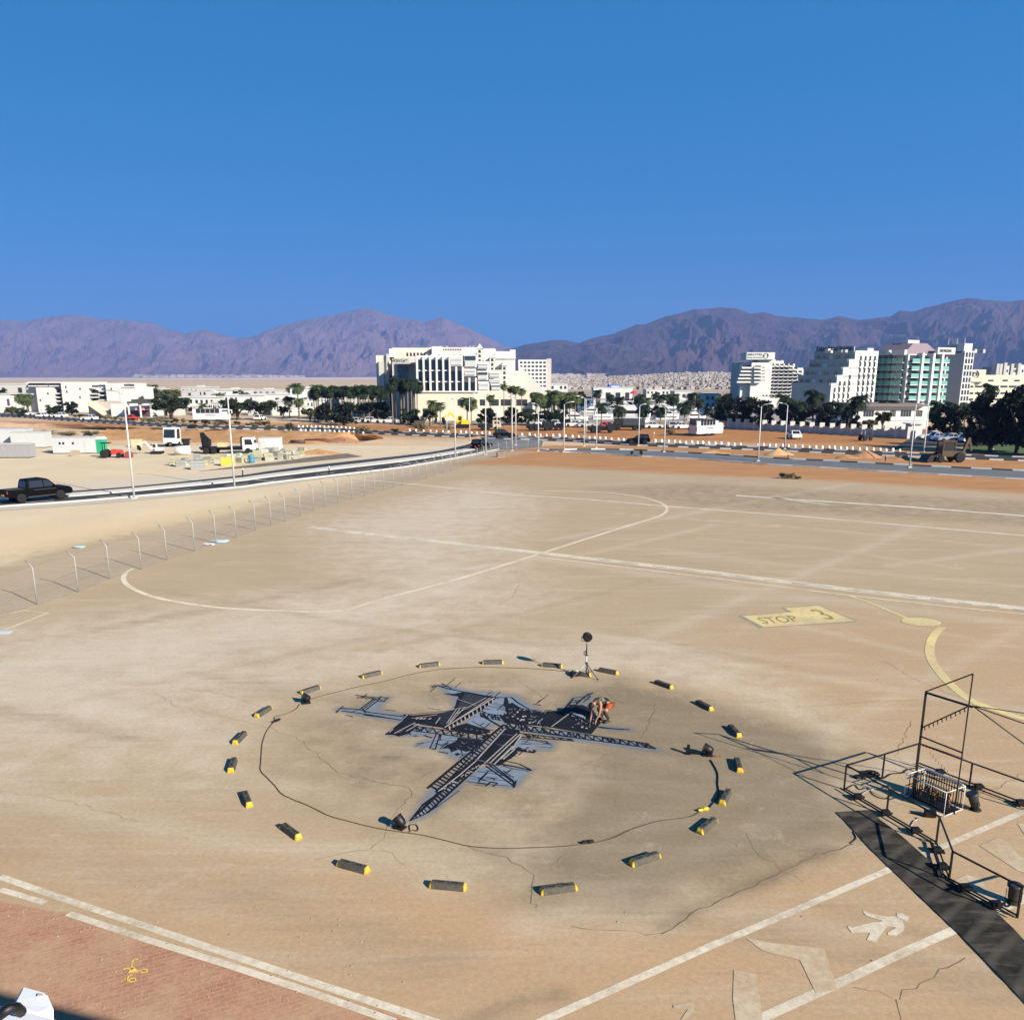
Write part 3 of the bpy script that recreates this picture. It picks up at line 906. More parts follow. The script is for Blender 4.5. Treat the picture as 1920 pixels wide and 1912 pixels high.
# ================================================================== ROADS, FENCE, STREET LAMPS
m_asph, g = newmat('road_asphalt', 0.85, 0.3)
g.put(g.mix(g.rng(g.noise(0.5, 6, 0.7), 0.35, 0.65, 0, 1), (0.030, 0.030, 0.032), (0.055, 0.052, 0.05)), g.b.inputs['Base Color'])
m_asph2 = mat('grey_worn_asphalt', (0.12, 0.125, 0.13), 0.9, var=0.2, scale=0.6)
m_pale = mat('pale_pavement', (0.46, 0.41, 0.34), 0.9, var=0.08, scale=1.0)
def between(name, A, B, m, z, n=10, ext=None):
    "sheet between two edges given in photo pixels"
    a, b_ = smooth_path([gp(*p) for p in A], n), smooth_path([gp(*p) for p in B], n)
    mb = MB()
    def resample(P, k):
        L = [0]
        for p, q in zip(P[:-1], P[1:]): L.append(L[-1] + (q - p).length)
        out = []
        for i in range(k):
            s = L[-1] * i / (k - 1)
            j = max(0, min(len(P) - 2, next((t for t in range(len(L) - 1) if L[t + 1] >= s), len(P) - 2)))
            f = (s - L[j]) / max(1e-9, L[j + 1] - L[j])
            out.append(P[j].lerp(P[j + 1], f))
        return out
    k = 60
    a, b_ = resample(a, k), resample(b_, k)
    v = []
    for p, q in zip(a, b_): v += [(p.x, p.y, z), (q.x, q.y, z)]
    mb.add(v, [(2 * i, 2 * i + 2, 2 * i + 3, 2 * i + 1) for i in range(k - 1)])
    o = mb.build(name, m)
    o['kind'] = 'structure'
    return o, a, b_
N_ = [(-700, 1010), (-200, 966), (0, 951), (130, 942), (250, 932), (440, 915), (500, 907), (600, 895), (730, 880), (790, 871), (855, 859), (900, 850), (935, 843)]
F_ = [(-700, 992), (-200, 955), (0, 941), (130, 932), (250, 922), (440, 904), (500, 896), (600, 884), (730, 869), (790, 861), (840, 853), (885, 845), (918, 837)]
M_ = [(-700, 984), (-200, 949), (0, 936), (130, 927), (250, 917.5), (440, 899), (500, 891), (600, 879), (730, 864), (790, 856.5), (835, 849.5), (876, 842), (908, 834)]
D_ = [(-700, 974), (-200, 942), (0, 930), (130, 921), (250, 912), (440, 893), (500, 884), (600, 871), (730, 857), (790, 850), (830, 844), (870, 835), (896, 827), (906, 820)]
K_ = [(x, y + (7 if x < 300 else 5 if x < 600 else 3.4)) for x, y in N_]
P_ = [(x, y - (16 if x < 300 else 10 if x < 520 else 5)) for x, y in D_]
between('road', N_, F_, m_asph, 0.030)
between('road', M_, D_, m_asph, 0.026)
o, kA, kB = between('pavement', K_, N_, m_pale, 0.024)
between('pavement', D_, P_, mat('dusty_pavement', (0.56, 0.47, 0.35), 0.9, var=0.1), 0.022)
def kerb(name, pts, w, h, mats, seg=None, z0=0.0, n=10):
    P = smooth_path([gp(*p) for p in pts], n)
    mb = MB()
    if seg is None:
        for a, b_ in zip(P[:-1], P[1:]): mb.bar(a + Vector((0, 0, z0 + h / 2)), b_ + Vector((0, 0, z0 + h / 2)), w, h)
    else:
        acc, i = 0.0, 0
        for a, b_ in zip(P[:-1], P[1:]):
            L = (b_ - a).length
            t = 0.0
            while t < L - 1e-6:
                e = min(L, t + seg - acc)
                mb.bar(a.lerp(b_, t / L) + Vector((0, 0, z0 + h / 2)), a.lerp(b_, e / L) + Vector((0, 0, z0 + h / 2)), w, h, mi=i % 2)
                acc += e - t
                if acc >= seg - 1e-6: acc, i = 0.0, i + 1
                t = e
    o = mb.build(name, mats)
    o['kind'] = 'structure'
    return o
kerb('kerb', N_, 0.22, 0.15, M_CONC)
mid = [((a[0] + b_[0]) / 2, (a[1] + b_[1]) / 2) for a, b_ in zip(F_, M_)]
# raised median between the carriageways
o, a, b_ = between('median_kerb', F_, M_, mat('median_concrete', (0.56, 0.53, 0.47), 0.9, var=0.08), 0.16)
mb = MB()
for L in (a, b_):
    mb.add([(p.x, p.y, z) for p in L for z in (0.0, 0.16)], [(2 * i, 2 * i + 2, 2 * i + 3, 2 * i + 1) for i in range(len(L) - 1)])
tag(mb.build('median_kerb_side', M_CONC), kind='structure')
# lane dashes on the near carriageway
mb = MB()
cl = smooth_path([gp((a[0] + b_[0]) / 2, (a[1] + b_[1]) / 2) for a, b_ in zip(N_, F_)], 30)
L = 0.0
on = []
for p, q in zip(cl[:-1], cl[1:]):
    L += (q - p).length
    if (L % 6.0) < 2.6: mb.strip([p, q], 0.14, 0.036)
tag(mb.build('lane_dash_lines', M_KERBW, fix=False), kind='structure')
ground_line('painted_line', [(478, 900), (520, 903), (545, 903)], 0.2, M_KERBW, z=0.036, n=0)
ground_line('painted_line', [(725, 864), (770, 869), (790, 868)], 0.25, M_KERBW, z=0.036, n=0)
# junction, far road and the near right road
o = ground_poly('road_junction', [[(893, 852), (935, 844), (1015, 838), (1018, 828), (985, 816), (930, 818), (907, 822), (912, 834)]], m_asph2, 0.034); o['kind'] = 'structure'
FARC = [(-700, 752), (-300, 764), (0, 778), (100, 785), (200, 791), (300, 797), (400, 801), (500, 803), (620, 806), (730, 812), (880, 818), (950, 821), (1060, 824.5), (1180, 832), (1300, 837), (1440, 842), (1560, 847), (1700, 853), (1920, 861), (2400, 878), (3200, 905)]
FN = [(x, y + 2.6 + max(0, (x - 1300) * 0.0015)) for x, y in FARC]
FF = [(x, y - 2.6 - max(0, (x - 1300) * 0.0008)) for x, y in FARC]
between('road', FN, FF, m_asph, 0.030)
kerb('kerb', FN, 0.28, 0.16, [M_KERBW, M_KERBD], 1.6)
kerb('kerb', FF, 0.28, 0.16, [M_KERBW, M_KERBD], 1.6)
NC_ = [(1008, 843), (1040, 845.5), (1090, 846), (1180, 849), (1300, 855), (1440, 864.5), (1560, 871), (1700, 879), (1920, 890.5), (2400, 915)]
NN = [(x, y + min(6, 0.4 + (x - 1008) * 0.03) + max(0, (x - 1300) * 0.004)) for x, y in NC_]
NF = [(x, y - min(5, 0.4 + (x - 1008) * 0.03) - max(0, (x - 1300) * 0.003)) for x, y in NC_]
between('road', NN, NF, m_asph2, 0.031)
kerb('kerb', NF, 0.30, 0.17, [M_KERBW, M_KERBD], 2.1)
kerb('kerb', NN, 0.26, 0.12, [M_CONC, M_KERBW], 3.2)
# asphalt patch under the builders' yard, and the car park by the hotels
o = ground_poly('yard_asphalt', [[(368, 884), (420, 880), (480, 876), (560, 868), (640, 860), (680, 856), (650, 850), (575, 858), (520, 866), (440, 875)]], mat('dark_yard_soil', (0.16, 0.125, 0.09), 0.95, var=0.3, scale=0.8), 0.016); o['kind'] = 'structure'
o = ground_poly('car_park', [[(1660, 848), (1700, 838), (1800, 836), (2500, 868), (3000, 850), (2300, 806), (1800, 806), (1720, 815), (1690, 832)]], m_asph, 0.020); o['kind'] = 'structure'
o = ground_poly('lawn', [[(1800, 845), (1860, 851), (2400, 876), (2900, 880), (2500, 850), (1900, 830), (1820, 834)]], mat('lawn_grass', (0.06, 0.10, 0.025), 0.95, var=0.3, scale=0.4), 0.060); o['kind'] = 'structure'
o = ground_poly('quay', [[(700, 795), (1400, 795), (1800, 790), (1700, 765), (900, 765)]], mat('quay_paving', (0.33, 0.29, 0.25), 0.9, var=0.2, scale=0.3), 0.010); o['kind'] = 'structure'
o = ground_poly('harbour_water', [[(1040, 773), (1380, 773), (1360, 750), (1060, 750)]], mat('harbour_water', (0.03, 0.08, 0.11), 0.08, spec=0.6, bump=0.2, scale=1.5), 0.040); o['kind'] = 'structure'

# ---- dirt: banks and heaps
m_dirt, g = newmat('bank_dirt', 0.95, 0.1)
g.put(g.mix(g.rng(g.noise(0.4, 7, 0.7), 0.35, 0.65, 0, 1), (0.50, 0.29, 0.135), (0.36, 0.19, 0.085)), g.b.inputs['Base Color'])
g.bump(g.noise(1.5, 7, 0.7), 0.5, 0.3)
m_dirtb = mat('brown_heap_dirt', (0.30, 0.16, 0.085), 0.95, var=0.3, scale=1.2, bump=0.5)
def heap(name, px, py, rx, ry, h, m, label=None, seed=0, cat='dirt heap'):
    c = gp(px, py)
    V, F = [], []
    NR, NA = 7, 22
    for i in range(NR + 1):
        t = i / NR
        for k in range(NA):
            a = 2 * math.pi * k / NA
            n = noise.noise(Vector((math.cos(a) * 1.3 * t + seed, math.sin(a) * 1.3 * t, seed * 0.7)))
            n2 = noise.noise(Vector((math.cos(a) * 5 * t + seed, math.sin(a) * 5 * t, seed * 1.7)))
            r = t * (1 + 0.25 * n)
            V.append((rx * r * math.cos(a), ry * r * math.sin(a), max(-0.1, h * (1 - t) ** 1.15 * (1 + 0.35 * n + 0.2 * n2) - (0.1 if i == NR else 0))))
    for i in range(NR):
        for k in range(NA):
            k2 = (k + 1) % NA
            F.append((i * NA + k, i * NA + k2, (i + 1) * NA + k2, (i + 1) * NA + k))
    b = MB(); b.add(V, F, 0, True)
    o = b.build(name, m)
    o.location = (c.x, c.y, 0)
    if label: tag(o, label, cat)
    else: o['kind'] = 'structure'
    return o
def bank(name, base, top, h, m, z=0.0, depth=8.0):
    "long earth bank: foot line and crest line in photo pixels"
    A = smooth_path([gp(*p) for p in base], 14)
    B = smooth_path([gp(*p, h) for p in top], 14)
    n = min(len(A), len(B))
    V, F = [], []
    for i in range(n):
        a, b_ = A[i], B[i]
        for j, t in enumerate((0, 0.2, 0.45, 0.7, 0.9, 1.0, 1.35)):
            p = a.lerp(b_, min(t, 1.0)) + (Vector((0, depth, 0)) if t > 1 else Vector((0, 0, 0)))
            nn = noise.noise(Vector((p.x * 0.3, p.y * 0.3, t))) + 0.5 * noise.noise(Vector((p.x * 1.1, p.y * 1.1, t)))
            zz = (h * (t ** 0.8) * (1 + 0.3 * nn) + 0.12 * nn * min(1, t * 4)) if t <= 1 else -0.1
            V.append((p.x, p.y, max(-0.1, zz) if t > 0 else -0.08))
    F = [(i * 7 + j, (i + 1) * 7 + j, (i + 1) * 7 + j + 1, i * 7 + j + 1) for i in range(n - 1) for j in range(6)]
    b = MB(); b.add(V, F, 0, True)
    o = b.build(name, m)
    o['kind'] = 'structure'
    return o
bank('earth_bank', [(170, 826), (260, 826), (350, 829), (450, 831), (560, 833), (650, 828), (720, 822)], [(200, 806), (260, 803), (350, 806), (450, 808), (560, 810), (640, 812), (700, 814)], 1.2, m_dirt)
bank('earth_bank', [(-400, 792), (-100, 797), (0, 800), (120, 803), (230, 806), (330, 809), (420, 811)], [(-400, 786), (-100, 790), (0, 792), (120, 796), (230, 800), (330, 804), (420, 806)], 0.8, mat('pale_bank_dirt', (0.52, 0.34, 0.22), 0.95, var=0.2, scale=0.5, bump=0.4))
heap('dirt_heap', 600, 851, 3.2, 1.5, 0.9, m_dirt, 'rubbly orange dirt heap at the right end of the builders yard', 2)
heap('dirt_heap', 640, 829, 4.0, 2.0, 0.9, m_dirtb, 'reddish brown dirt heap beside the dark pipes', 3)
heap('dirt_heap', 1459, 853, 2.2, 1.3, 1.0, mat('sand_heap', (0.40, 0.26, 0.13), 0.95, var=0.25, bump=0.4), 'pointed sandy heap between the two right roads', 5)
heap('dirt_heap', 1618, 858, 2.6, 1.2, 1.1, m_dirtb, 'dark brown dirt heap between the roads left of the two poles', 6)
heap('dirt_heap', 1588, 859, 1.8, 0.9, 0.5, m_dirtb, 'low brown dirt heap just left of the larger dark heap', 7)
heap('dirt_heap', 1690, 862, 3.0, 0.9, 0.5, m_dirtb, 'long low dirt heap behind the double street lamps at right', 8)
heap('dirt_heap', 385, 826, 2.5, 1.2, 0.5, mat('red_heap', (0.33, 0.11, 0.05), 0.95, var=0.25), 'small red dirt heap left of the crane truck', 9)
heap('dirt_heap', 1340, 850, 2.5, 0.8, 0.4, m_dirt, 'flat orange heap on the dirt between the right roads', 10)
heap('dirt_heap', 900, 821, 3.0, 1.0, 0.3, m_dirt, 'low orange dirt mound just left of the road junction', 11)

# ---- perimeter fence: posts with cranked tops, mesh and wires
fence = thing('chain_link_fence', 'wire mesh fence with cranked steel posts along the left edge of the apron', 'fence', gp(443, 1008))
fo = fence.location.copy()
FP = [gp(*p) - fo for p in FENCE]
PH = 1.78
for i, p in enumerate(FP):
    if i < len(FP) - 1: d = (FP[i + 1] - p).normalized()
    out = Vector((-d.y, d.x, 0))
    if out.x > 0: out = -out
    b = MB(); b.tube([p, p + Vector((0, 0, PH)), p + Vector((0, 0, PH + 0.32)) + out * 0.36], 0.034, 6)
    b.build('post', mat('weathered_post_steel', (0.30, 0.30, 0.285), 0.7, metal=0.1, var=0.15), fence)
m_mesh = mat('wire_mesh', (0.30, 0.30, 0.29), 0.6, metal=0.2, alpha=0.10)
for i in range(0, len(FP) - 1, 6):
    seg = FP[i:i + 7]
    b = MB()
    b.add([(p.x, p.y, z) for p in seg for z in (0.05, PH)], [(2 * k, 2 * k + 2, 2 * k + 3, 2 * k + 1) for k in range(len(seg) - 1)])
    b.build('mesh_panel', m_mesh, fence, fix=False)
for z in (0.06, 0.9, PH - 0.01):
    b = MB(); b.tube([p + Vector((0, 0, z)) for p in FP], 0.006, 4); b.build('wire', M_GALV, fence)

# ---- street lamps
LAMPS = [(252, 935, 738, -1, 'tall lamp post nearest the black pickup, arm reaching left'), (440, 915, 742, -1, 'tall lamp post behind the builders yard, second from the left'), (838, 811, 765, 0, 'thin lamp post before the yellow digger left of the junction'),
         (854, 860, 752, 0, 'lamp post standing on the near kerb where the road starts to bend'), (881, 830, 742, 0, 'lamp post at the inside of the road bend'), (911, 853, 745, 0, 'lamp post at the right kerb of the bend, beside the black car'),
         (932, 821, 764, 2, 'lamp post with square white sign panel at its top'), (960, 846, 747, 0, 'left one of the close pair of lamp posts at the junction'), (967, 835, 749, 0, 'right one of the close pair of lamp posts at the junction'),
         (1009, 846, 761, 0, 'lamp post at the right edge of the grey junction'), (1057, 848, 758, 1, 'lamp post at the start of the right kerb, before the hedge'), (1095, 837, 747, -1, 'left one of the close pair of lamp posts before the boats'),
         (1098, 819, 749, 0, 'right one of the close pair of lamp posts before the boats, base farther off'), (1118, 840, 769, 0, 'short lamp post right of the close pair, before the red vehicle'), (1197, 836, 762, 0, 'lamp post standing behind the dark parked car'),
         (1245, 848, 767, 0, 'lamp post between the dark car and the white bus'), (1421, 865, 762, 1, 'lamp post right of the white bus with short arm'), (1471, 843, 760, -1, 'lamp post before the left end of the pillared wall'),
         (1705, 877, 758, 0, 'tall lamp post nearest the apron at the right, left one of two'), (1730, 865, 762, 0, 'lamp post before the hotel gate, right one of two'), (1860, 843, 781, -2, 'short lamp with bright head before the dark trees at far right')]
def street_lamp(x, y, yt, arm, label):
    h = height(x, y, yt)
    t = thing('street_lamp', label, 'street lamp', gp(x, y), 0, 'street lamps along the roads')
    b = MB(); b.tube([(0, 0, 0), (0, 0, h)], 0.10, 8, r1=0.055); b.build('pole', mat('lamp_pole_paint', (0.50, 0.50, 0.48), 0.5, metal=0.1, var=0.05), t)
    b = MB(); b.box(-0.22, -0.22, 0, 0.22, 0.22, 0.16); b.build('foot', M_CONC, t, bevel=0.02)
    if arm == 2:
        b = MB(); b.box(-0.45, -0.06, h - 0.9, 0.45, -0.13, h - 0.05); b.build('sign_panel', M_KERBW, t)
        return t
    sgn = (1 if arm > 0 else -1) if arm else RND.choice((-1, 1))
    L = {0: 0.55, 1: 0.9, -1: 1.9, -2: 0.9}[arm]
    if x > 400 and arm == -1: L = 0.9
    dx, dy = sgn * L, (0.0 if arm else 0.3)
    b = MB(); b.tube([(0, 0, h - 0.05), (dx * 0.35, dy * 0.35, h + 0.22), (dx, dy, h + 0.32)], 0.04, 6); b.build('arm', M_GALV, t)
    b = MB(); b.lathe([(0.03, 0.0), (0.11, 0.08), (0.13, 0.4), (0.05, 0.6)], 8, axis='x')
    b.v = [(dx + (p[0] - 0.1) * sgn, dy + p[1], h + 0.34 + p[2] * 0.5) for p in b.v]
    b.build('lamp_head', mat('lamp_head_paint', (0.72, 0.72, 0.72), 0.4), t)
    return t
for a in LAMPS: street_lamp(*a)

# ---- white marker stones along the far road, set out one by one
stone = None
def marker(p, s=1.0):
    global stone
    if stone is None:
        b = MB(); b.lathe([(0.20, 0.0), (0.21, 0.12), (0.17, 0.36), (0.09, 0.44)], 7)
        stone = b.build('marker_stone', mat('white_marker_paint', (0.82, 0.82, 0.80), 0.7, var=0.05))
        o = stone
    else:
        o = stone.copy(); COL.objects.link(o)
    o.location = p
    o.scale = (s, s, s)
    tag(o, 'small white marker stone in the row along the far road', 'marker stone', 'white marker stones along the far road')
ff = ridge_fun(FARC)
x = 768
while x < 1690:
    if not (1180 < x < 1222 or 930 < x < 948 or 1390 < x < 1412):
        marker(gp(x, float(ff(x)) - 5.2 + RND.uniform(-0.4, 0.4)), RND.uniform(0.85, 1.15))
    x += RND.uniform(9.5, 14)
for x in range(560, 676, 8): marker(gp(x, float(ff(x)) - 4.2 + RND.uniform(-0.4, .4)), 0.9)
for x in range(564, 690, 9): marker(gp(x, float(ff(x)) + 3.6 + RND.uniform(-0.4, .4)), 0.9)
# ================================================================== BUILDINGS (real boxes at their own distances)
def X_at(px, Y, z=6.0):
    "world x of photo column px at distance Y"
    return (px - PX0) / FPX * (Y * cp_ + (CAM_H - z) * sp_)
def Z_at(py, Y):
    return at(PX0, py, Y).z
class Bld:
    "a building facing the tower; parts are given as photo rectangles at a distance"
    def __init__(s, name, label, px, Y, cat='building', group=None):
        s.root = thing(name, label, cat, (X_at(px, Y), Y, 0), 0, group)
        s.o = s.root.location.copy()
    def mb(s): return MB()
    def add(s, b, x0, y0, x1, y1, Y, d, mi=0, ground=False):
        zt, zb = Z_at(y0, Y), (0.0 if ground else Z_at(y1, Y))
        zm = (zt + zb) / 2
        b.box(X_at(x0, Y, zm) - s.o.x, Y - s.o.y, zb, X_at(x1, Y, zm) - s.o.x, Y + d - s.o.y, zt, mi)
    def part(s, name, rects, Y, d, m, ground=False, parent=None, bevel=0.0):
        b = MB()
        for r in rects: s.add(b, *r, Y, d, ground=ground)
        return b.build(name, m, parent or s.root, bevel=bevel)
    def window(s, x0, y0, x1, y1, Y, m=None, frame=True, name='window'):
        b = MB()
        s.add(b, x0, y0, x1, y1, Y - 0.06, 0.10)
        o = b.build(name, m or M_GLASS, s.root)
        if frame:
            b = MB()
            fx = (x1 - x0) * 0.08
            s.add(b, x0 - fx, y1, x1 + fx, y1 + 0.7, Y - 0.2, 0.18)
            b.build('sill', M_WHITE, o)
        return o
    def text(s, body, x0, y0, x1, y1, Y, m, name='sign_lettering'):
        me = text_mesh(name, body, extrude=0.04)
        co = np.array([v.co[:] for v in me.vertices])
        a0, a1, b0, b1 = co[:, 0].min(), co[:, 0].max(), co[:, 1].min(), co[:, 1].max()
        zt, zb = Z_at(y0, Y), Z_at(y1, Y)
        zm = (zt + zb) / 2
        X0, X1 = X_at(x0, Y, zm), X_at(x1, Y, zm)
        for v in me.vertices:
            u, w, e = (v.co.x - a0) / (a1 - a0), (v.co.y - b0) / (b1 - b0), v.co.z
            v.co = (X0 + (X1 - X0) * u - s.o.x, Y - 0.08 - e - s.o.y, zb + (zt - zb) * w)
        me.materials.clear(); me.materials.append(m)
        ob = bpy.data.objects.new(name, me); COL.objects.link(ob); ob.parent = s.root
        return ob
M_LETTER = mat('dark_sign_letter', (0.03, 0.03, 0.035), 0.6)
def cA(x, y): return (680 + x / 5.0526, 630 + y / 5.0526)
def rA(x0, y0, x1, y1): return (*cA(x0, y0), *cA(x1, y1))

# ---- the white hotel in the middle
h = Bld('hotel', 'large white hotel in the middle with dark slot windows and stepped roofline', 880, 216)
h.part('wall', [rA(508, 185, 1092, 530)], 217.2, 30, M_WHITE, ground=True)
h.part('podium', [rA(500, 528, 1095, 800)], 212, 5.2, M_CREAM, ground=True)
h.part('podium_cornice', [rA(497, 522, 1098, 534)], 211.6, 5.4, M_WHITE)
h.part('rear_block', [rA(290, 112, 640, 400)], 246, 18, M_CREAM, ground=True)
h.part('rear_block', [rA(640, 108, 1135, 400)], 247.5, 18, M_WHITE, ground=True)
h.part('penthouse', [rA(655, 100, 750, 190)], 243, 5, M_WHITE)
h.part('penthouse', [rA(250, 120, 292, 200)], 243, 5, M_WHITE)
h.part('rear_block', [rA(1135, 118, 1255, 500)], 244, 16, M_WHITE, ground=True)
h.part('left_tower', [rA(135, 183, 235, 520)], 238, 14, mat('pink_cream_render', (0.66, 0.56, 0.46), 0.85, var=0.05, scale=0.3), ground=True)
h.part('tower_pier', [rA(160, 240, 205, 500), rA(232, 170, 252, 520)], 237.2, 0.8, M_OFFWHITE, ground=True)
h.part('recess_wall', [rA(286, 215, 512, 600)], 236, 9, M_OFFWHITE, ground=True)
h.part('recess_roof', [rA(286, 250, 505, 264)], 228, 9, M_GREYWALL)
h.part('recess_pier', [rA(286, 262, 298, 520)], 228, 1.0, M_OFFWHITE, ground=True)
h.part('recess_window', [rA(330, 290, 420, 360), rA(330, 375, 410, 430)], 235.4, 0.7, M_GLASS)
h.text('MAGIC', *cA(290, 212), *cA(440, 244), 235.6, mat('sign_grey_letter', (0.05, 0.045, 0.04), 0.6))
for k in range(6): h.window(*rA(415 + k * 33, 158, 433 + k * 33, 192), 246, frame=False)
h.part('loggia', [rA(750, 118, 945, 185)], 246.4, 1.2, M_OFFWHITE)
for k in range(8): h.window(*rA(758 + k * 23, 122, 772 + k * 23, 136), 246.4, m=mat('brown_opening', (0.12, 0.08, 0.07), 0.8), frame=False)
cols = [(525 + 62 * k) for k in range(9)]
for r, (y0, y1, n) in enumerate(((228, 322, 5), (332, 428, 7), (438, 520, 9))):
    for k in range(n): h.window(*rA(cols[k], y0, cols[k] + 42, y1), 217.2, name='slot_window', frame=False)
b = MB()
for k in range(10):
    y0 = 188 if k <= 5 else (290 if k <= 7 else 395)
    h.add(b, *rA(cols[0] - 18 + 62 * k, y0, cols[0] - 2 + 62 * k, 522), 214.8, 2.4)
b.build('wall_fins', M_WHITE, h.root)
b = MB()
for y, n in ((322, 5), (428, 7)):
    for k in range(n): h.add(b, *rA(cols[k] - 2, y, cols[k] + 44, y + 10), 215.4, 1.8)
b.build('slab_edges', M_WHITE, h.root)
m_pan = mat('grey_balcony_panel', (0.46, 0.46, 0.45), 0.7, var=0.08)
steps = [(828, 190, 948, 285), (960, 175, 1080, 300), (958, 310, 1076, 380), (1085, 250, 1195, 315), (1085, 330, 1190, 420), (1092, 430, 1200, 520), (1195, 335, 1305, 400), (1198, 410, 1310, 455), (1215, 455, 1312, 520)]
for x0, y0, x1, y1 in steps:
    b = MB(); h.add(b, *rA(x0, y0, x1, y1), 215.6, 3.0)
    o = b.build('balcony_box', M_WHITE, h.root)
    w = (x1 - x0) * 0.08
    ym = (y0 + y1) / 2
    b = MB(); h.add(b, *rA(x0 + w, ym - 4, x1 - w, y1 - 12), 215.3, 0.3); b.build('balcony_panel', m_pan, o)
    b = MB(); h.add(b, *rA(x0 + w, y0 + 14, x1 - w, ym - 10), 215.4, 0.3); b.build('balcony_opening', M_GLASS if y0 in (330, 175, 455) else m_pan, o)
h.part('wall', [rA(1095, 430, 1315, 530)], 218.2, 26, M_WHITE, ground=True)
h.part('stepped_wall', [rA(1080, 240, 1200, 530)], 219.2, 24, M_WHITE, ground=True)
h.part('stepped_wall', [rA(1200, 320, 1320, 530)], 220.2, 20, M_OFFWHITE, ground=True)
for x in (1085, 1205, 1320):
    y = {1085: 120, 1205: 200, 1320: 280}[x]
    h.part('gable_tower', [rA(x, y, x + 48, 530)], 221.5, 12, mat('tower_stone', (0.55, 0.51, 0.46), 0.85, var=0.15, scale=0.6), ground=True)
    b = MB()
    Y = 221.5; xa, xb = X_at(cA(x, 0)[0], Y, 15) - h.o.x, X_at(cA(x + 48, 0)[0], Y, 15) - h.o.x
    z = Z_at(cA(0, y)[1], Y)
    b.prism([(xa - .2, z), (xb + .2, z), ((xa + xb) / 2, z + 1.2)], Y - h.o.y - 0.2, Y - h.o.y + 6, 'xz'); b.build('gable_roof', M_WHITE, h.root)
    for yy in range(y + 12, 480, 44): h.window(*rA(x + 12, yy, x + 34, yy + 28), 221.5, frame=False)
h.part('side_block', [rA(1255, 145, 1445, 530)], 228, 16, M_WHITE, ground=True)
h.part('side_wall', [rA(1365, 330, 1480, 530)], 227.2, 9, M_CREAM, ground=True)
h.part('side_cornice', [rA(1250, 205, 1450, 216)], 227.6, 0.6, M_CREAM)
h.part('side_block', [rA(1395, 130, 1448, 200)], 229.4, 5, M_WHITE)
h.part('low_wing', [rA(1095, 520, 1610, 800)], 214, 12, M_CREAM, ground=True)
for x0, x1 in ((900, 950), (960, 1080), (1110, 1170), (1200, 1290), (1310, 1420), (1450, 1560)):
    h.window(*rA(x0, 600, x1, 660), 212 if x1 < 1095 else 214, frame=False)
# right wing whose windows step down
h.part('wing_wall', [rA(1475, 225, 1740, 560)], 236, 14, M_WHITE, ground=True)
for r in range(7):
    y = 242 + r * 37
    for k in range(7):
        x = 1490 + k * 37
        if k < r - 1: continue
        h.window(*rA(x, y, x + 24, y + 18), 236, frame=False, name='wing_window')
b = MB()
Y = 234.5
pts = [cA(1475, 290), cA(1500, 290), cA(1740, 530), cA(1740, 560), cA(1475, 560)]
b.prism([(X_at(p[0], Y, 10) - h.o.x, Z_at(p[1], Y)) for p in pts], Y - h.o.y, Y + 1.4 - h.o.y, 'xz'); b.build('sloping_wall', M_OFFWHITE, h.root)
h.part('wing_end', [rA(1740, 215, 1785, 400)], 241, 10, mat('grey_pink_render', (0.42, 0.37, 0.35), 0.9, var=0.05), ground=True)

# ---- generic low white building
def low_white(label, x0, y0, x1, ybase, rows=2, n=6, m=M_WHITE, Yo=None, name='low_building', depth=12, hut=True, win=M_GLASS):
    Y = Yo or gp((x0 + x1) / 2, ybase).y
    b_ = Bld(name, label, (x0 + x1) / 2, Y)
    b_.part('wall', [(x0, y0, x1, ybase)], Y, depth, m, ground=True)
    b_.part('parapet', [(x0 - 0.4, y0 - 0.9, x1 + 0.4, y0 + 0.3)], Y - 0.25, depth + 0.5, M_WHITE)
    hgt = (ybase - y0) / (rows + 0.3)
    for r in range(rows):
        for k in range(n):
            w = (x1 - x0) / n
            xx = x0 + w * (k + 0.25)
            yy = y0 + hgt * (r + 0.35)
            if RND.random() < 0.85: b_.window(xx, yy, xx + w * RND.uniform(0.35, 0.55), yy + hgt * 0.5, Y, m=win, frame=False)
    if hut:
        xx = x0 + (x1 - x0) * RND.uniform(0.1, 0.6)
        b_.part('roof_hut', [(xx, y0 - 3.5, xx + (x1 - x0) * 0.2, y0)], Y + 3, 4, M_OFFWHITE)
    return b_
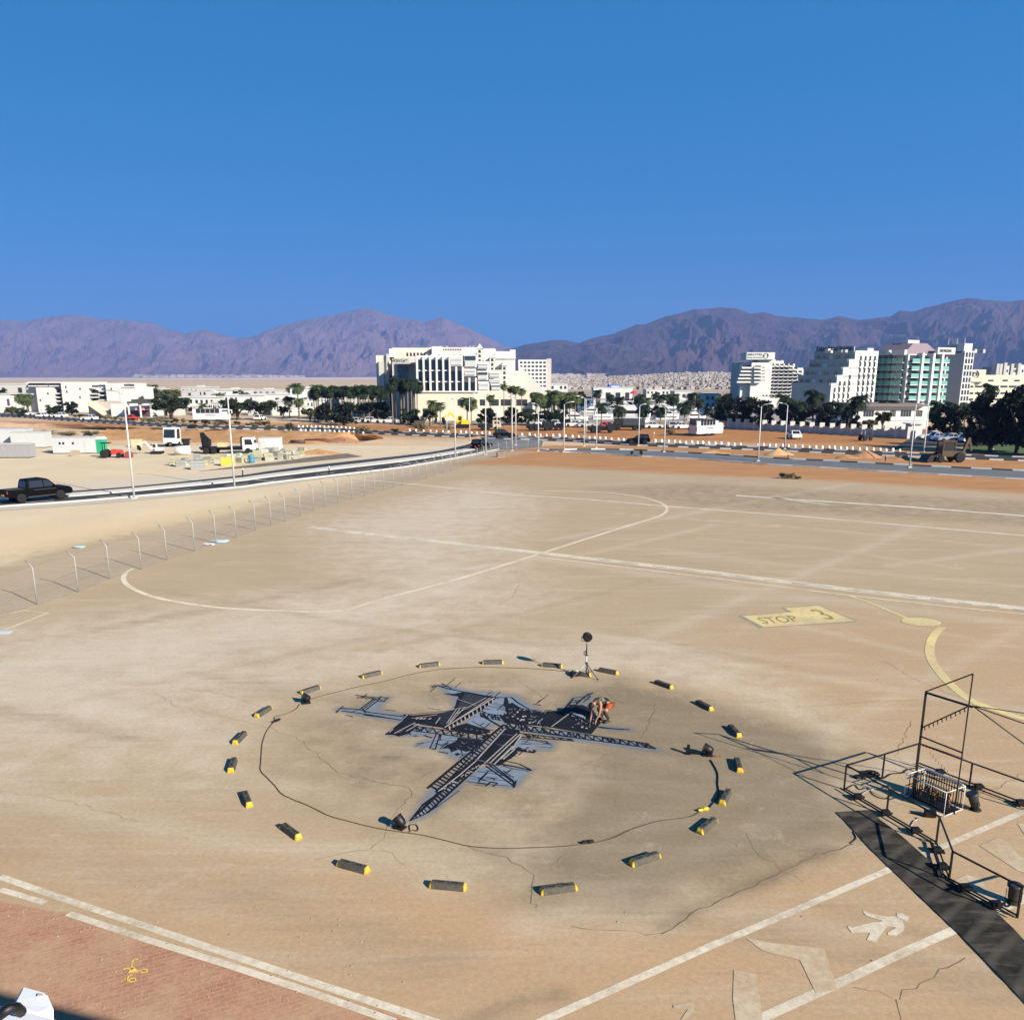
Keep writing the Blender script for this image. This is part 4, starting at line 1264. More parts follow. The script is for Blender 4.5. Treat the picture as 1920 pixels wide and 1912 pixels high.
# ---- left apartment building, stepped white slabs with shaded balconies
ap = Bld('apartment_building', 'white apartment block with stepped balconies at the far left', 150, 262)
def cL(x, y): return (x / 5.647, 690 + y / 5.647)
def rL(x0, y0, x1, y1): return (*cL(x0, y0), *cL(x1, y1))
ap.part('wall', [rL(395, 205, 560, 440), rL(660, 150, 780, 300), rL(780, 150, 925, 380), rL(1130, 160, 1270, 330), rL(1270, 215, 1430, 330)], 262, 14, M_WHITE, ground=True)
ap.part('rear_wall', [rL(290, 150, 660, 440), rL(560, 230, 1130, 460), rL(925, 180, 1130, 460), rL(1270, 160, 1390, 330)], 266, 12, M_OFFWHITE, ground=True)
ap.part('terrace_roof', [rL(290, 148, 660, 160), rL(1270, 205, 1440, 218)], 264, 14, M_WHITE)
for x0, x1, ys in ((570, 655, (250, 290, 330, 375, 410)), (665, 790, (262, 310, 350, 390)), (930, 1040, (190, 255, 290, 340)), (1045, 1128, (185, 225, 270, 320)), (1285, 1420, (180, 270)), (300, 395, (170,)), (400, 470, (170,)), (520, 640, (170,))):
    for y in ys:
        o = ap.window(*rL(x0, y - 8, x1, y + 16), 265.6, frame=False, name='balcony_opening')
        b = MB(); ap.add(b, *rL(x0 - 4, y + 14, x1 + 4, y + 26), 263.2, 2.0); b.build('balcony_slab', M_WHITE, o)
for x, y in ((420, 330), (500, 260), (690, 190), (700, 240), (840, 210), (840, 300), (1170, 210)): ap.window(*rL(x, y, x + 14, y + 22), 262, frame=False)
low_white('white and purple striped building at the far left edge', -30, 739, 21, 772, 1, 5, name='low_building', win=mat('purple_panel', (0.10, 0.05, 0.16), 0.6), hut=False, Yo=258)
low_white('long grey-white building with dark roof line behind the left palms', -60, 720, 60, 745, 1, 8, m=M_OFFWHITE, Yo=330, hut=False)
# ramp and pavilion
rp = Bld('ramp_building', 'beige sloping ramp wall beside the white pavilion at left', 180, 236)
b = MB()
Y = 236
pts = [(155, 754), (166, 752), (205, 780), (205, 787), (190, 787)]
b.prism([(X_at(p[0], Y) - rp.o.x, max(0.0, Z_at(p[1], Y))) for p in pts], 0, 5, 'xz'); b.build('ramp', mat('beige_ramp', (0.62, 0.54, 0.40), 0.9, var=0.05), rp.root)
rp.part('wall', [(166, 753, 208, 788)], 238.5, 6, mat('tan_wall', (0.42, 0.36, 0.30), 0.9, var=0.08), ground=True)
pv = Bld('pavilion', 'white pavilion with dark canopy roof beside the ramp', 245, 232)
pv.part('wall', [(208, 757, 236, 787), (236, 762, 285, 787)], 234, 8, M_WHITE, ground=True)
pv.part('canopy', [(238, 753, 282, 756.5)], 228, 10, mat('dark_canopy', (0.06, 0.06, 0.06), 0.7))
pv.part('canopy_tier', [(246, 749, 272, 753)], 230, 6, mat('dark_canopy', (0.06, 0.06, 0.06), 0.7))
for x in (209, 240, 262, 281): pv.part('column', [(x, 757, x + 2, 788)], 228.5, 0.5, M_WHITE, ground=True)
pv.part('shopfront', [(238, 770, 260, 786), (264, 768, 283, 786)], 233.8, 0.4, mat('shop_dark', (0.09, 0.05, 0.05), 0.5))
pv.part('awning', [(253, 765, 270, 769)], 229.5, 3, mat('pink_awning', (0.55, 0.22, 0.30), 0.8))
# low white holiday flats behind the trees
for a in (('white low flats right of the round dark tree', 335, 745, 412, 775, 2, 8), ('white villa blocks with roof huts behind the middle trees', 420, 742, 476, 764, 2, 6),
          ('long white hall with plain upper wall left of the palms', 470, 739, 556, 764, 1, 6), ('white arched house low behind the left lamp and palms', 505, 752, 560, 783, 2, 5),
          ('cream building with small roof rooms behind the thick palms', 545, 728, 612, 770, 3, 6), ('white arcade building among the palm trunks', 568, 750, 622, 783, 2, 8)):
    low_white(*a, Yo=262 + RND.uniform(-20, 30))
for a in (('distant white house row above the left trees', 340, 726, 395, 742, 1, 7), ('distant pale house with sheds near the left lamp', 405, 730, 460, 742, 1, 5), ('distant white terrace right of the left lamp', 462, 731, 540, 744, 1, 7), ('far pale terrace above the palm row', 250, 730, 300, 750, 1, 5),
          ('far grey hall behind the palm row', 640, 731, 710, 745, 1, 5)):
    low_white(*a, Yo=380 + RND.uniform(-30, 60), m=M_OFFWHITE)
RH = random.Random(23)
for k in range(16):
    x = RH.uniform(255, 560); w = RH.uniform(12, 26); yb = RH.uniform(768, 779); 
    low_white('low white cube house behind the trees on the left', x, yb - RH.uniform(9, 17), x + w, yb, RH.choice((1, 2)), RH.choice((2, 3, 4)), Yo=RH.uniform(236, 255), m=RH.choice((M_WHITE, M_OFFWHITE)), name='cube_house', depth=6, hut=RH.random() < .5).root['group'] = 'white cube houses behind the left trees'
# low buildings around the harbour
low_white('white harbour hall with small blue roof block', 1113, 727, 1186, 760, 1, 4, Yo=420)
b_ = Bld('roof_tank', 'blue box on the roof of the white harbour hall', 1149, 424, cat='roof box')
b_.part('tank', [(1142, 721, 1163, 727)], 424, 8, mat('blue_roof_box', (0.10, 0.16, 0.42), 0.6))
for a in (('white house with stepped roofs right of the central hotel', 1032, 720, 1064, 745, 2, 4, 300), ('low white terrace behind the hedge beside the central hotel', 1040, 738, 1075, 760, 1, 5, 270), ('white flat roofed shed at the harbour right side', 1265, 734, 1300, 752, 1, 3, 400),
          ('pale glass fronted harbour building beside the dark trees', 1322, 738, 1352, 768, 2, 3, 330), ('grey striped terrace roof in the middle of the harbour', 1212, 731, 1262, 742, 1, 7, 440), ('long pale warehouse behind the moored boats', 1080, 745, 1125, 758, 1, 5, 430)):
    low_white(*a[:7], Yo=a[7], hut=False, m=M_WHITE if RND.random() < .6 else M_OFFWHITE)

# ---- right: the hotel with the big sign (scalloped balconies)
def cK(x, y): return (1370 + x / 6.62, 630 + y / 6.62)
def rK(x0, y0, x1, y1): return (*cK(x0, y0), *cK(x1, y1))
K = Bld('hotel', 'white terraced hotel with scalloped balconies and a black lettered roof sign', 1440, 300)
K.part('sign_block', [rK(198, 203, 550, 292)], 300, 8, M_WHITE)
K.text('ISROTEL', *cK(212, 218), *cK(400, 242), 300, M_LETTER)
K.text('King Solomon', *cK(208, 258), *cK(400, 276), 300, M_LETTER)
me_b = MB()
cxp, cyp = cK(440, 246)
zc_, xc_ = Z_at(cyp, 300), X_at(cxp, 300, 18)
for k in range(20):
    a = k * math.pi / 10; a2 = a + math.pi / 10
    if k in (3, 13): continue
    w = 0.16 if (k // 10) else 0.32
    r = 0.72
    me_b.bar((xc_ + r * math.cos(a) - K.o.x, -0.1, zc_ + r * 1.15 * math.sin(a)), (xc_ + r * math.cos(a2) - K.o.x, -0.1, zc_ + r * 1.15 * math.sin(a2)), w, 0.12)
me_b.build('emblem', M_LETTER, K.root)
K.part('neck_wall', [rK(340, 290, 440, 360), rK(440, 292, 560, 330)], 302, 8, M_WHITE)
K.part('tower_wall', [rK(245, 330, 500, 760)], 301, 14, M_WHITE, ground=True)
K.part('left_wall', [rK(120, 340, 300, 720)], 303, 12, M_WHITE, ground=True)
K.part('shade_grey_flank', [rK(85, 330, 150, 560)], 306, 10, M_GREYWALL, ground=True)  # grey stands in for the shade on the white hotel's left edge
K.part('right_wall', [rK(480, 310, 640, 800), rK(640, 345, 780, 800), rK(780, 395, 900, 540), rK(780, 540, 830, 800)], 303.6, 12, M_WHITE, ground=True)
for r in range(5):
    for x0, x1 in ((150 - r * 16, 262 - r * 4), (300, 378)):
        y = 368 + r * 44
        o = K.window(*rK(x0, y, x1, y + 16), 302.4 if x0 < 280 else 300.6, frame=False, name='balcony_opening')
        b = MB(); K.add(b, *rK(x0 - 8, y + 16, x1 + 4, y + 38), 300.6 if x0 < 280 else 299.6, 1.6); b.build('balcony_front', M_WHITE, o)
for r in range(5): K.window(*rK(390, 385 + r * 40, 425, 394 + r * 40), 301, frame=False)
n_b = 0
for r in range(9):
    for k in range(7):
        x, y = 505 + k * 58 - r * 3, 345 + r * 43
        if x > 770 and r < 1 or x > 830 and (r < 2 or r > 4) or x > 790 and r > 6 or y > 730: continue
        o = K.window(*rK(x - 4, y, x + 36, y + 19), 303.6, frame=False, name='balcony_opening')
        b = MB()
        Y = 302.0
        xa, xb = X_at(cK(x - 14, 0)[0], Y, 12) - K.o.x, X_at(cK(x + 46, 0)[0], Y, 12) - K.o.x
        z0, z1 = Z_at(cK(0, y + 40)[1], Y), Z_at(cK(0, y + 10)[1], Y)
        w = xb - xa
        zz = z1 - z0
        b.prism([(xa, z1 - zz * .35), (xa, z1 - zz * .6), (xa + w * .22, z0), (xa + w * .78, z0), (xb, z1 - zz * .6), (xb, z1 - zz * .35), (xa + w * .78, z0 + zz * .35), (xa + w * .22, z0 + zz * .35)], Y - K.o.y, Y + 1.5 - K.o.y, 'xz'); b.build('scalloped_balcony', M_WHITE, o)
for k in range(9): K.window(*rK(395 + k * 40, 732, 420 + k * 40, 748), 301 if k < 3 else 303.6, frame=False)

# ---- buildings turned by about 30 degrees: shaded flank on the left, sunlit front on the right
class Turned:
    def __init__(s, name, label, px, Y, ang=32, cat='hotel'):
        s.c = Vector((X_at(px, Y), Y, 0))
        s.a = R(ang)
        s.u = Vector((math.cos(s.a), math.sin(s.a), 0))
        s.v = Vector((-math.sin(s.a), math.cos(s.a), 0))
        s.root = thing(name, label, cat, s.c, s.a)
    def run(s, px, d, o=None):
        "distance along direction d from o to photo column px"
        o = o or s.c
        k = (px - PX0) * cp_ / FPX
        return (k * o.y - o.x) / (d.x - k * d.y)
    def fu(s, px, y=0.0): return s.run(px, s.u, s.c + s.v * y)
    def fv(s, px, x=0.0): return s.run(px, s.v, s.c + s.u * x)
    def z(s, py, lx=0.0, ly=0.0): return Z_at(py, (s.c + s.u * lx + s.v * ly).y)
    def box(s, name, x0, y0, z0, x1, y1, z1, m, parent=None, bevel=0.0):
        b = MB(); b.box(x0, y0, z0, x1, y1, z1)
        return b.build(name, m, parent or s.root, bevel=bevel)
    def text(s, body, lx0, lx1, z0, z1, y, m, face='front'):
        me = text_mesh('sign_lettering', body, extrude=0.04)
        co = np.array([q.co[:] for q in me.vertices])
        a0, a1, b0, b1 = co[:, 0].min(), co[:, 0].max(), co[:, 1].min(), co[:, 1].max()
        for q in me.vertices:
            t, w, e = (q.co.x - a0) / (a1 - a0), (q.co.y - b0) / (b1 - b0), q.co.z
            if face == 'front': q.co = (lx0 + (lx1 - lx0) * t, y - 0.06 - e, z0 + (z1 - z0) * w)
            else: q.co = (y - 0.06 - e, lx1 + (lx0 - lx1) * t, z0 + (z1 - z0) * w)
        me.materials.clear(); me.materials.append(m)
        o = bpy.data.objects.new('sign_lettering', me); COL.objects.link(o); o.parent = s.root
M_FLANKSHADE = mat('shade_toned_flank', (0.30, 0.34, 0.35), 0.8, var=0.06, scale=0.3)  # darker and bluer than the fronts: the flanks' shade is in the colour
M_TEAL = mat('green_glass_balustrade', (0.13, 0.31, 0.26), 0.2, spec=0.6, var=0.2, scale=0.5)
# stepped pyramid hotel
B = Turned('hotel', 'white stair-stepped hotel with big dark letters over its shaded terraced flank', 1558, 238)
xr = B.fu(1641)
floors = [(0, 757, 722, 1558, 1486), (1, 722, 707, 1568, 1497), (2, 707, 692, 1578, 1506), (3, 692, 677, 1588, 1515), (4, 677, 661, 1598, 1524)]
for i, yb, yt, xc, xl in floors:
    x0 = B.fu(xc)
    yl = B.fv(xl, x0)
    z0, z1 = (0 if i == 0 else B.z(yb, x0)), B.z(yt, x0)
    B.box('floor_block', x0, 0.0 if i == 0 else 0.01 * i, z0, xr - 0.02 * i, yl, z1, M_FLANKSHADE)
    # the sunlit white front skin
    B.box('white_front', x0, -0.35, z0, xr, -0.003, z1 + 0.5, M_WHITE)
    B.box('terrace_parapet', x0 - 0.25, 0.0, z1 - 0.02, x0 + 0.05, yl, z1 + 0.55, M_FLANKSHADE)
    if i:
        for t in (0.12, 0.34, 0.52, 0.7, 0.86):
            y = yl * t
            o = B.box('terrace_door', x0 - 0.06, y, z0 + 0.2, x0 + 0.02, y + yl * RND.uniform(0.06, 0.12), z1 - 0.6, M_GLASS if t not in (0.52,) else M_WHITE)
H_ = B.z(661, B.fu(1598))
nfl = 9
for r in range(nfl):
    z = B.z(757, 0) * 0 + 1.2 + r * (H_ - 1.5) / nfl
    for k in range(9):
        px = 1563 + k * 8.8
        lx = B.fu(px)
        lim = 1558 + 10 * max(0, math.floor((z + 1.6 - B.z(722)) / max(0.1, (H_ - B.z(722)) / 4)) + 1)
        if px < lim + 3 or px > 1638 or 1597 < px < 1606: continue
        o = B.box('window', lx, -0.42, z, lx + 0.85, -0.34, z + 1.15, M_GLASS)
        B.box('balcony', lx - 0.1, -0.8, z - 0.45, lx + 1.0, -0.36, z - 0.05, M_WHITE, o)
ylt = B.fv(1524, B.fu(1598))
B.box('sign_wall', B.fu(1598) + 0.3, 0.4, H_, B.fu(1598) + 0.6, ylt, H_ + 1.6, M_FLANKSHADE)
B.text('DAN PANORAMA', ylt * 0.06, ylt * 0.96, H_ + 0.25, H_ + 1.9, B.fu(1598) + 0.28, M_LETTER, 'flank')
B.box('roof_room', B.fu(1628), 1.0, H_, xr - 0.5, 4.0, H_ + 1.3, M_WHITE)
# hotel with green glass balconies
Cc = Turned('hotel', 'hotel with rows of green glass balconies, white pillars and a white roof sign', 1694, 244, 30)
HC = Cc.z(664)
xr, yl = Cc.fu(1771), Cc.fv(1640)
Cc.box('wall', 0, 0, 0, xr, yl, HC, M_FLANKSHADE)
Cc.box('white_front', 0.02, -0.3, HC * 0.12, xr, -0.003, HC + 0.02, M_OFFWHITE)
nf = 7
for r in range(nf):
    z = HC * 0.13 + r * HC * 0.86 / nf
    for k in range(5):     # flank balconies
        y0, y1 = yl * (0.06 + 0.185 * k), yl * (0.06 + 0.185 * k + 0.165)
        o = Cc.box('balcony_glass', -1.0, y0, z, -0.9, y1, z + 1.1, M_TEAL)
        Cc.box('balcony_door', -0.06, y0 + 0.2, z + 0.1, 0.0, y1 - 0.3, z + 1.9, M_GLASS, o)
        Cc.box('balcony_slab', -1.0, y0, z - 0.16, 0.0, y1, z - 0.002, M_OFFWHITE, o)
    for k in range(4):     # front balconies
        x0, x1 = xr * (0.03 + 0.25 * k), xr * (0.03 + 0.25 * k + 0.19)
        o = Cc.box('balcony_glass', x0, -1.45, z, x1, -1.37, z + 1.0, M_TEAL)
        Cc.box('balcony_door', x0 + 0.2, -0.38, z + 0.1, x1 - 0.2, -0.28, z + 1.9, M_GLASS, o)
        Cc.box('balcony_slab', x0, -1.45, z - 0.16, x1, -0.3, z - 0.002, M_WHITE, o)
for k, t in enumerate((0.225, 0.475, 0.725)):
    Cc.box('white_pillar', xr * t, -1.9 if k != 1 else -2.2, 0, xr * (t + 0.05), -0.32, HC + 0.3, M_WHITE)
for t in (0.0, 0.5): Cc.box('roof_fascia', -1.1, yl * (0.02 + t), HC - 0.2, -0.02, yl * (0.42 + t), HC + 1.2, M_OFFWHITE)
Cc.box('sign_board', xr * 0.62, -1.6, HC + 0.1, xr + 1.2, -0.7, HC + 1.9, M_WHITE)
Cc.text('DAN PANORAMA', xr * 0.66, xr * 0.97, HC + 0.6, HC + 1.45, -1.6, M_LETTER)
b = MB(); b.prism([(-0.5, HC), (xr * 0.9, HC), (xr * 0.55, HC + 3.0), (xr * 0.2, HC + 3.0)], 1.0, yl * 0.95, 'xz'); b.build('hipped_roof', mat('mauve_roof', (0.22, 0.17, 0.20), 0.8, var=0.1), Cc.root)
Cc.box('roof_room', xr * 0.22, 3, HC + 3.0, xr * 0.5, 6, HC + 3.9, M_WHITE)
# tall block; the shade of its blind flank is put into the grey wall colour
D = Turned('hotel', 'tall block with a blind flank toned grey for shade and a narrow white windowed front', 1799, 262, 24)
HD = D.z(661); xr, yl = D.fu(1820), D.fv(1768)
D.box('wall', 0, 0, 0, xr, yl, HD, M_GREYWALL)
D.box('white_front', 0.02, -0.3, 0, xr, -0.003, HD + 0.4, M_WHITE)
for r in range(9):
    z = 1.5 + r * (HD - 1.0) / 9
    o = D.box('window_band', 0.4, -0.36, z, xr - 0.3, -0.28, z + 1.35, M_GLASS)
    for t in (0.3, 0.6): D.box('mullion', xr * t, -0.42, z, xr * t + 0.3, -0.365, z + 1.35, M_WHITE, o)
D.box('roof_block', 0.2, 0.3, HD + 0.4, xr * 0.9, yl * 0.45, HD + 2.6, M_WHITE)
D.box('roof_block', 0.4, yl * 0.5, HD, xr * 0.9, yl * 0.98, HD + 2.4, M_FLANKSHADE)
for t in (0.1, 0.5, 0.97):
    b = MB(); b.tube([(0.5, yl * t, HD), (0.5, yl * t, HD + 4.2)], 0.1, 5); b.build('antenna', M_GALV, D.root)
# cream hotel at far right
E = Bld('hotel', 'long cream hotel with window bands and a round emblem on its roof block', 1870, 300)
E.part('wall', [(1822, 703, 2010, 760)], 300, 14, M_CREAM, ground=True)
E.part('wall', [(1808, 715, 1824, 760)], 299, 14, M_CREAM, ground=True)
E.part('emblem_block', [(1822, 693, 1848, 716)], 298.5, 8, M_CREAM)
for y in (723, 735.5, 747):
    for k in range(11): E.window(1812 + k * 16, y, 1825 + k * 16, y + 3.6, 299 if k == 0 else 300, frame=False)
for x in (1853, 1880, 1902): E.window(x, 712, x + 10, 715, 300, frame=False)
b = MB()
zc_, xc_ = Z_at(702, 298.5), X_at(1831, 298.5, 15) - E.o.x
for r, a0, a1 in ((0.6, -100, 100), (1.25, -70, 70)):
    P = [(xc_ + r * math.cos(R(a)), -1.62, zc_ + r * math.sin(R(a))) for a in range(a0, a1 + 1, 20)]
    for p, q in zip(P[:-1], P[1:]): b.bar(p, q, 0.3, 0.1)
b.bar((xc_ - 1.0, -1.62, zc_ + 0.6), (xc_ + 0.2, -1.62, zc_ + 0.6), 0.3, 0.1); b.bar((xc_ - 0.6, -1.62, zc_ - 0.6), (xc_ - 0.6, -1.62, zc_ + 0.8), 0.3, 0.1)
b.build('emblem', M_LETTER, E.root)
Fh = Bld('hotel', 'distant dark and white hotel with pointed roof turrets at the right edge', 1895, 470)
Fh.part('wall', [(1864, 688, 1960, 705)], 470, 14, mat('slate_wall', (0.24, 0.23, 0.25), 0.8, var=0.1), ground=True)
for x in (1866, 1872, 1880, 1893, 1906): Fh.part('turret', [(x, 682 - (x % 3), x + 5, 706)], 468, 5, M_OFFWHITE, ground=True)
Fh.part('white_bay', [(1884, 686, 1893, 704), (1896, 690, 1908, 704), (1913, 684, 1930, 704)], 468.6, 3, M_WHITE)
for x in (1887, 1899, 1903, 1916, 1922): Fh.window(x, 693, x + 3, 698, 468.6, frame=False)
# lobby and pillared garden wall
lo = Bld('hotel_lobby', 'low white lobby with tall windows before the green glass hotel', 1665, 205)
lo.part('wall', [(1600, 762, 1742, 790)], 205, 12, M_WHITE, ground=True)
lo.part('roof', [(1596, 757, 1738, 762)], 203.5, 14, mat('brown_roof_edge', (0.15, 0.13, 0.12), 0.8))
for x0, x1 in ((1619, 1639), (1669, 1680), (1689, 1709), (1717, 1730)):
    for k in range(4):
        w = (x1 - x0) / 4
        lo.window(x0 + w * k + 0.5, 769, x0 + w * (k + 1) - 0.5, 781, 205, frame=False)
lo.part('terrace_wall', [(1632, 790, 1740, 802)], 178, 4, M_WHITE, ground=True)
gw = thing('garden_wall', 'grey wall with tall square pillars along the dirt field at right', 'wall', gp(1620, 817))
gO = gw.location.copy()
A_, B_ = gp(1360, 803) - gO, gp(1716, 823) - gO
dd = (B_ - A_).normalized(); nn = Vector((-dd.y, dd.x, 0))
b = MB(); b.bar(A_ + Vector((0, 0, 0.7)), B_ + Vector((0, 0, 0.7)), 0.25, 1.4); b.build('wall', M_GREYWALL, gw)
for k in range(19):
    q = A_.lerp(B_, (k + 0.5) / 19)
    b = MB(); b.bar(q - nn * 0.12, q - nn * 0.12 + Vector((0, 0, 2.05)), 0.9, 0.5); b.build('pillar', mat('pillar_render', (0.50, 0.48, 0.45), 0.9, var=0.08), gw)
gt = Bld('gate_house', 'white gate pillar block at the right end of the pillared wall', 1722, 150)
gt.part('wall', [(1709, 795, 1729, 822)], 150, 2.5, M_WHITE, ground=True)
gt.part('cap', [(1707.5, 794, 1730.5, 796)], 149.7, 3.1, M_OFFWHITE)
for k in range(30):
    x = RH.uniform(-20, 690); w = RH.uniform(10, 24); yt_ = RH.uniform(727, 743)
    low_white('far white house in the strip between the left trees and the plain', x, yt_, x + w, yt_ + 14, 1, RH.choice((2, 3, 4)), Yo=RH.uniform(300, 440), m=RH.choice((M_WHITE, M_OFFWHITE, M_GREYWALL)), name='cube_house', depth=7, hut=RH.random() < .5).root['group'] = 'far white houses in the strip before the plain'
for B0, conv, zr, x0, x1, y0 in ((h, rA, 108, 700, 1120, 250.0), (h, rA, 183, 540, 1050, 222.0), (K, rK, 312, 500, 640, 306.0)):
    for k in range(9):
        xx = RH.uniform(x0, x1)
        b = MB(); B0.add(b, *conv(xx, zr - RH.uniform(6, 14), xx + RH.uniform(8, 22), zr + 2), y0 + RH.uniform(0, 3), 1.6)
        b.build('roof_unit', RH.choice((M_GALV, M_OFFWHITE, M_GREYWALL)), B0.root)
for T0, H0 in ((B, H_), (Cc, HC), (D, HD)):
    for k in range(7):
        u_, v_ = RH.uniform(1.0, 6.0), RH.uniform(1.0, 8.0)
        T0.box('roof_unit', u_ + 4, v_, H0, u_ + 4 + RH.uniform(.5, 1.4), v_ + RH.uniform(.5, 1.4), H0 + RH.uniform(.5, 1.3), RH.choice((M_GALV, M_OFFWHITE, M_GREYWALL)))
# ================================================================== TREES, PALMS, SHRUBS
def leaf_quads(b, c, rad, n, size, rnd, flat=1.0):
    for _ in range(n):
        while True:
            p = Vector((rnd.uniform(-1, 1), rnd.uniform(-1, 1), rnd.uniform(-1, 1)))
            if p.length < 1: break
        p = p * (0.55 + 0.45 * rnd.random())
        q = Vector((c[0] + p.x * rad[0], c[1] + p.y * rad[1], c[2] + p.z * rad[2]))
        d = Vector((rnd.gauss(0, 1), rnd.gauss(0, 1), rnd.gauss(0.3, 0.8))).normalized()
        t = d.orthogonal().normalized()
        t.rotate(Matrix.Rotation(rnd.uniform(0, 6.28), 3, d))
        s = t.cross(d)
        w = size * rnd.uniform(0.6, 1.3)
        l = w * rnd.uniform(1.0, 1.9)
        b.add([q - t * l * .5, q + s * w * .4, q + t * l * .5, q - s * w * .4], [(0, 1, 2, 3)])
def tree_proto(kind, seed, m):
    "unit tree: height 1, crown radius about 0.55"
    rnd = random.Random(seed)
    root = empty(kind)
    b = MB()
    n_l = 5
    tips = []
    for k in range(n_l):
        a = k * 2 * math.pi / n_l + rnd.uniform(-.4, .4)
        e = Vector((math.cos(a) * 0.3, math.sin(a) * 0.3, rnd.uniform(0.45, 0.65)))
        b.tube([(0, 0, 0.0), (0.02 * rnd.uniform(-1, 1), 0.02, 0.22), (e.x * .5, e.y * .5, 0.45), e], [0.045, 0.038, 0.022, 0.01], 6)
        tips.append(e)
    tr = b.build('trunk', M_BARK, root)
    b = MB()
    for k in range(38):
        a = rnd.uniform(0, 6.28); rr = 0.42 * math.sqrt(rnd.random())
        z = (0.42 + 0.46 * rnd.random() * (1.0 - rr * 0.6)) if kind != 'dense_tree' else rnd.uniform(0.16, 0.86)
        s = rnd.uniform(0.10, 0.19)
        leaf_quads(b, (rr * math.cos(a), rr * math.sin(a), z), (s, s, s * 0.75), 85, 0.06, rnd)
    cr = b.build('crown', m, root, fix=False)
    return root
TREES = [tree_proto('broad_tree', 11, M_LEAF), tree_proto('broad_tree', 12, M_LEAF2), tree_proto('dense_tree', 13, M_LEAF3), tree_proto('dense_tree', 14, M_LEAF)]
for r in TREES:
    for c in r.children: COL.objects.unlink(c)
    COL.objects.unlink(r)
def place_tree(i, x, yb, yt, wpx, label, group='trees between the roads and the hotels'):
    src = TREES[i]
    o = src.copy(); COL.objects.link(o)
    for ch in src.children:
        c = ch.copy(); COL.objects.link(c); c.parent = o
    p = gp(x, yb)
    h = height(x, yb, yt)
    w = wpx * (p.y * cp_ + 5) / FPX
    o.location = p
    o.scale = (w / 1.02, w / 1.02, h / 0.95)
    o.rotation_euler.z = RND.uniform(0, 6.28)
    tag(o, label, 'tree', group)
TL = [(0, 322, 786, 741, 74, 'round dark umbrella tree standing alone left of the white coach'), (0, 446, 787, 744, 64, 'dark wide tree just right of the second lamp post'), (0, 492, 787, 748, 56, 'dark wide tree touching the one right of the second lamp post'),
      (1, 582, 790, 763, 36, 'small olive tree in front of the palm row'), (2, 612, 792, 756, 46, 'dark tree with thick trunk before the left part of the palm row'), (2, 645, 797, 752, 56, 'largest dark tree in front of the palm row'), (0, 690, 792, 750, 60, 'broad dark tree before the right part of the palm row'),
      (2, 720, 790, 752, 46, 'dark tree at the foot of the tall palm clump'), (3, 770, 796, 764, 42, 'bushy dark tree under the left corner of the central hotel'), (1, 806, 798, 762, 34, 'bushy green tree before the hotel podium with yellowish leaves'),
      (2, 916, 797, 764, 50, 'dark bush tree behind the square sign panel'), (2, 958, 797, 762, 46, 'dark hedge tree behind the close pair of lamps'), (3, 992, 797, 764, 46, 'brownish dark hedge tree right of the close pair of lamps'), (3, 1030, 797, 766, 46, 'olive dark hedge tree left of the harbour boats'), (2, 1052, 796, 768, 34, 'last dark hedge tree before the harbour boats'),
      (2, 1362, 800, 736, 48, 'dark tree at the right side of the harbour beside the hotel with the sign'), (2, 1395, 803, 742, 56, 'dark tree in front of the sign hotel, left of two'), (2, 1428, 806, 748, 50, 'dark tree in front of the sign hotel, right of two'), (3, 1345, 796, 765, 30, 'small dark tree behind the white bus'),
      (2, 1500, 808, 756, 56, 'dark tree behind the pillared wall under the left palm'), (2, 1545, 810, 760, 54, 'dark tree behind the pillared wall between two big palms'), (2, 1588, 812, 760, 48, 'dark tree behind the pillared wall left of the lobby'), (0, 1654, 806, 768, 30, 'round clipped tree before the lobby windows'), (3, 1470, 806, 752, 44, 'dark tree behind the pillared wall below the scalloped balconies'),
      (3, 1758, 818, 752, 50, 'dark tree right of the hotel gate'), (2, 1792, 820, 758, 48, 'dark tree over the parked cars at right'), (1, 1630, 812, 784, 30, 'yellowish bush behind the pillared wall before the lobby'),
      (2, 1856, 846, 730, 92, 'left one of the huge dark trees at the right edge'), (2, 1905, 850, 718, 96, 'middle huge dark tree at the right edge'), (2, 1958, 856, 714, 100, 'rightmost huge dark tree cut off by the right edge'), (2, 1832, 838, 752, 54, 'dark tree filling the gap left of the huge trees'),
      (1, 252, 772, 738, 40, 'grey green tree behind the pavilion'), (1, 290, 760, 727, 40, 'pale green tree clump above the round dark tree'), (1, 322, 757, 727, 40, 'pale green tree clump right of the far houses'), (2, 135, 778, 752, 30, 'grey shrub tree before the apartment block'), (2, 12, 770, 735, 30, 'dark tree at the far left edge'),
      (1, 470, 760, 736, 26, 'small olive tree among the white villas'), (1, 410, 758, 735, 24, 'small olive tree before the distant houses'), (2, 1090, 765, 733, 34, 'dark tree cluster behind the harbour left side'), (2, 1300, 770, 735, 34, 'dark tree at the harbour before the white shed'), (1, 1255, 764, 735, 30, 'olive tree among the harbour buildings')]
for a in TL: place_tree(*a)

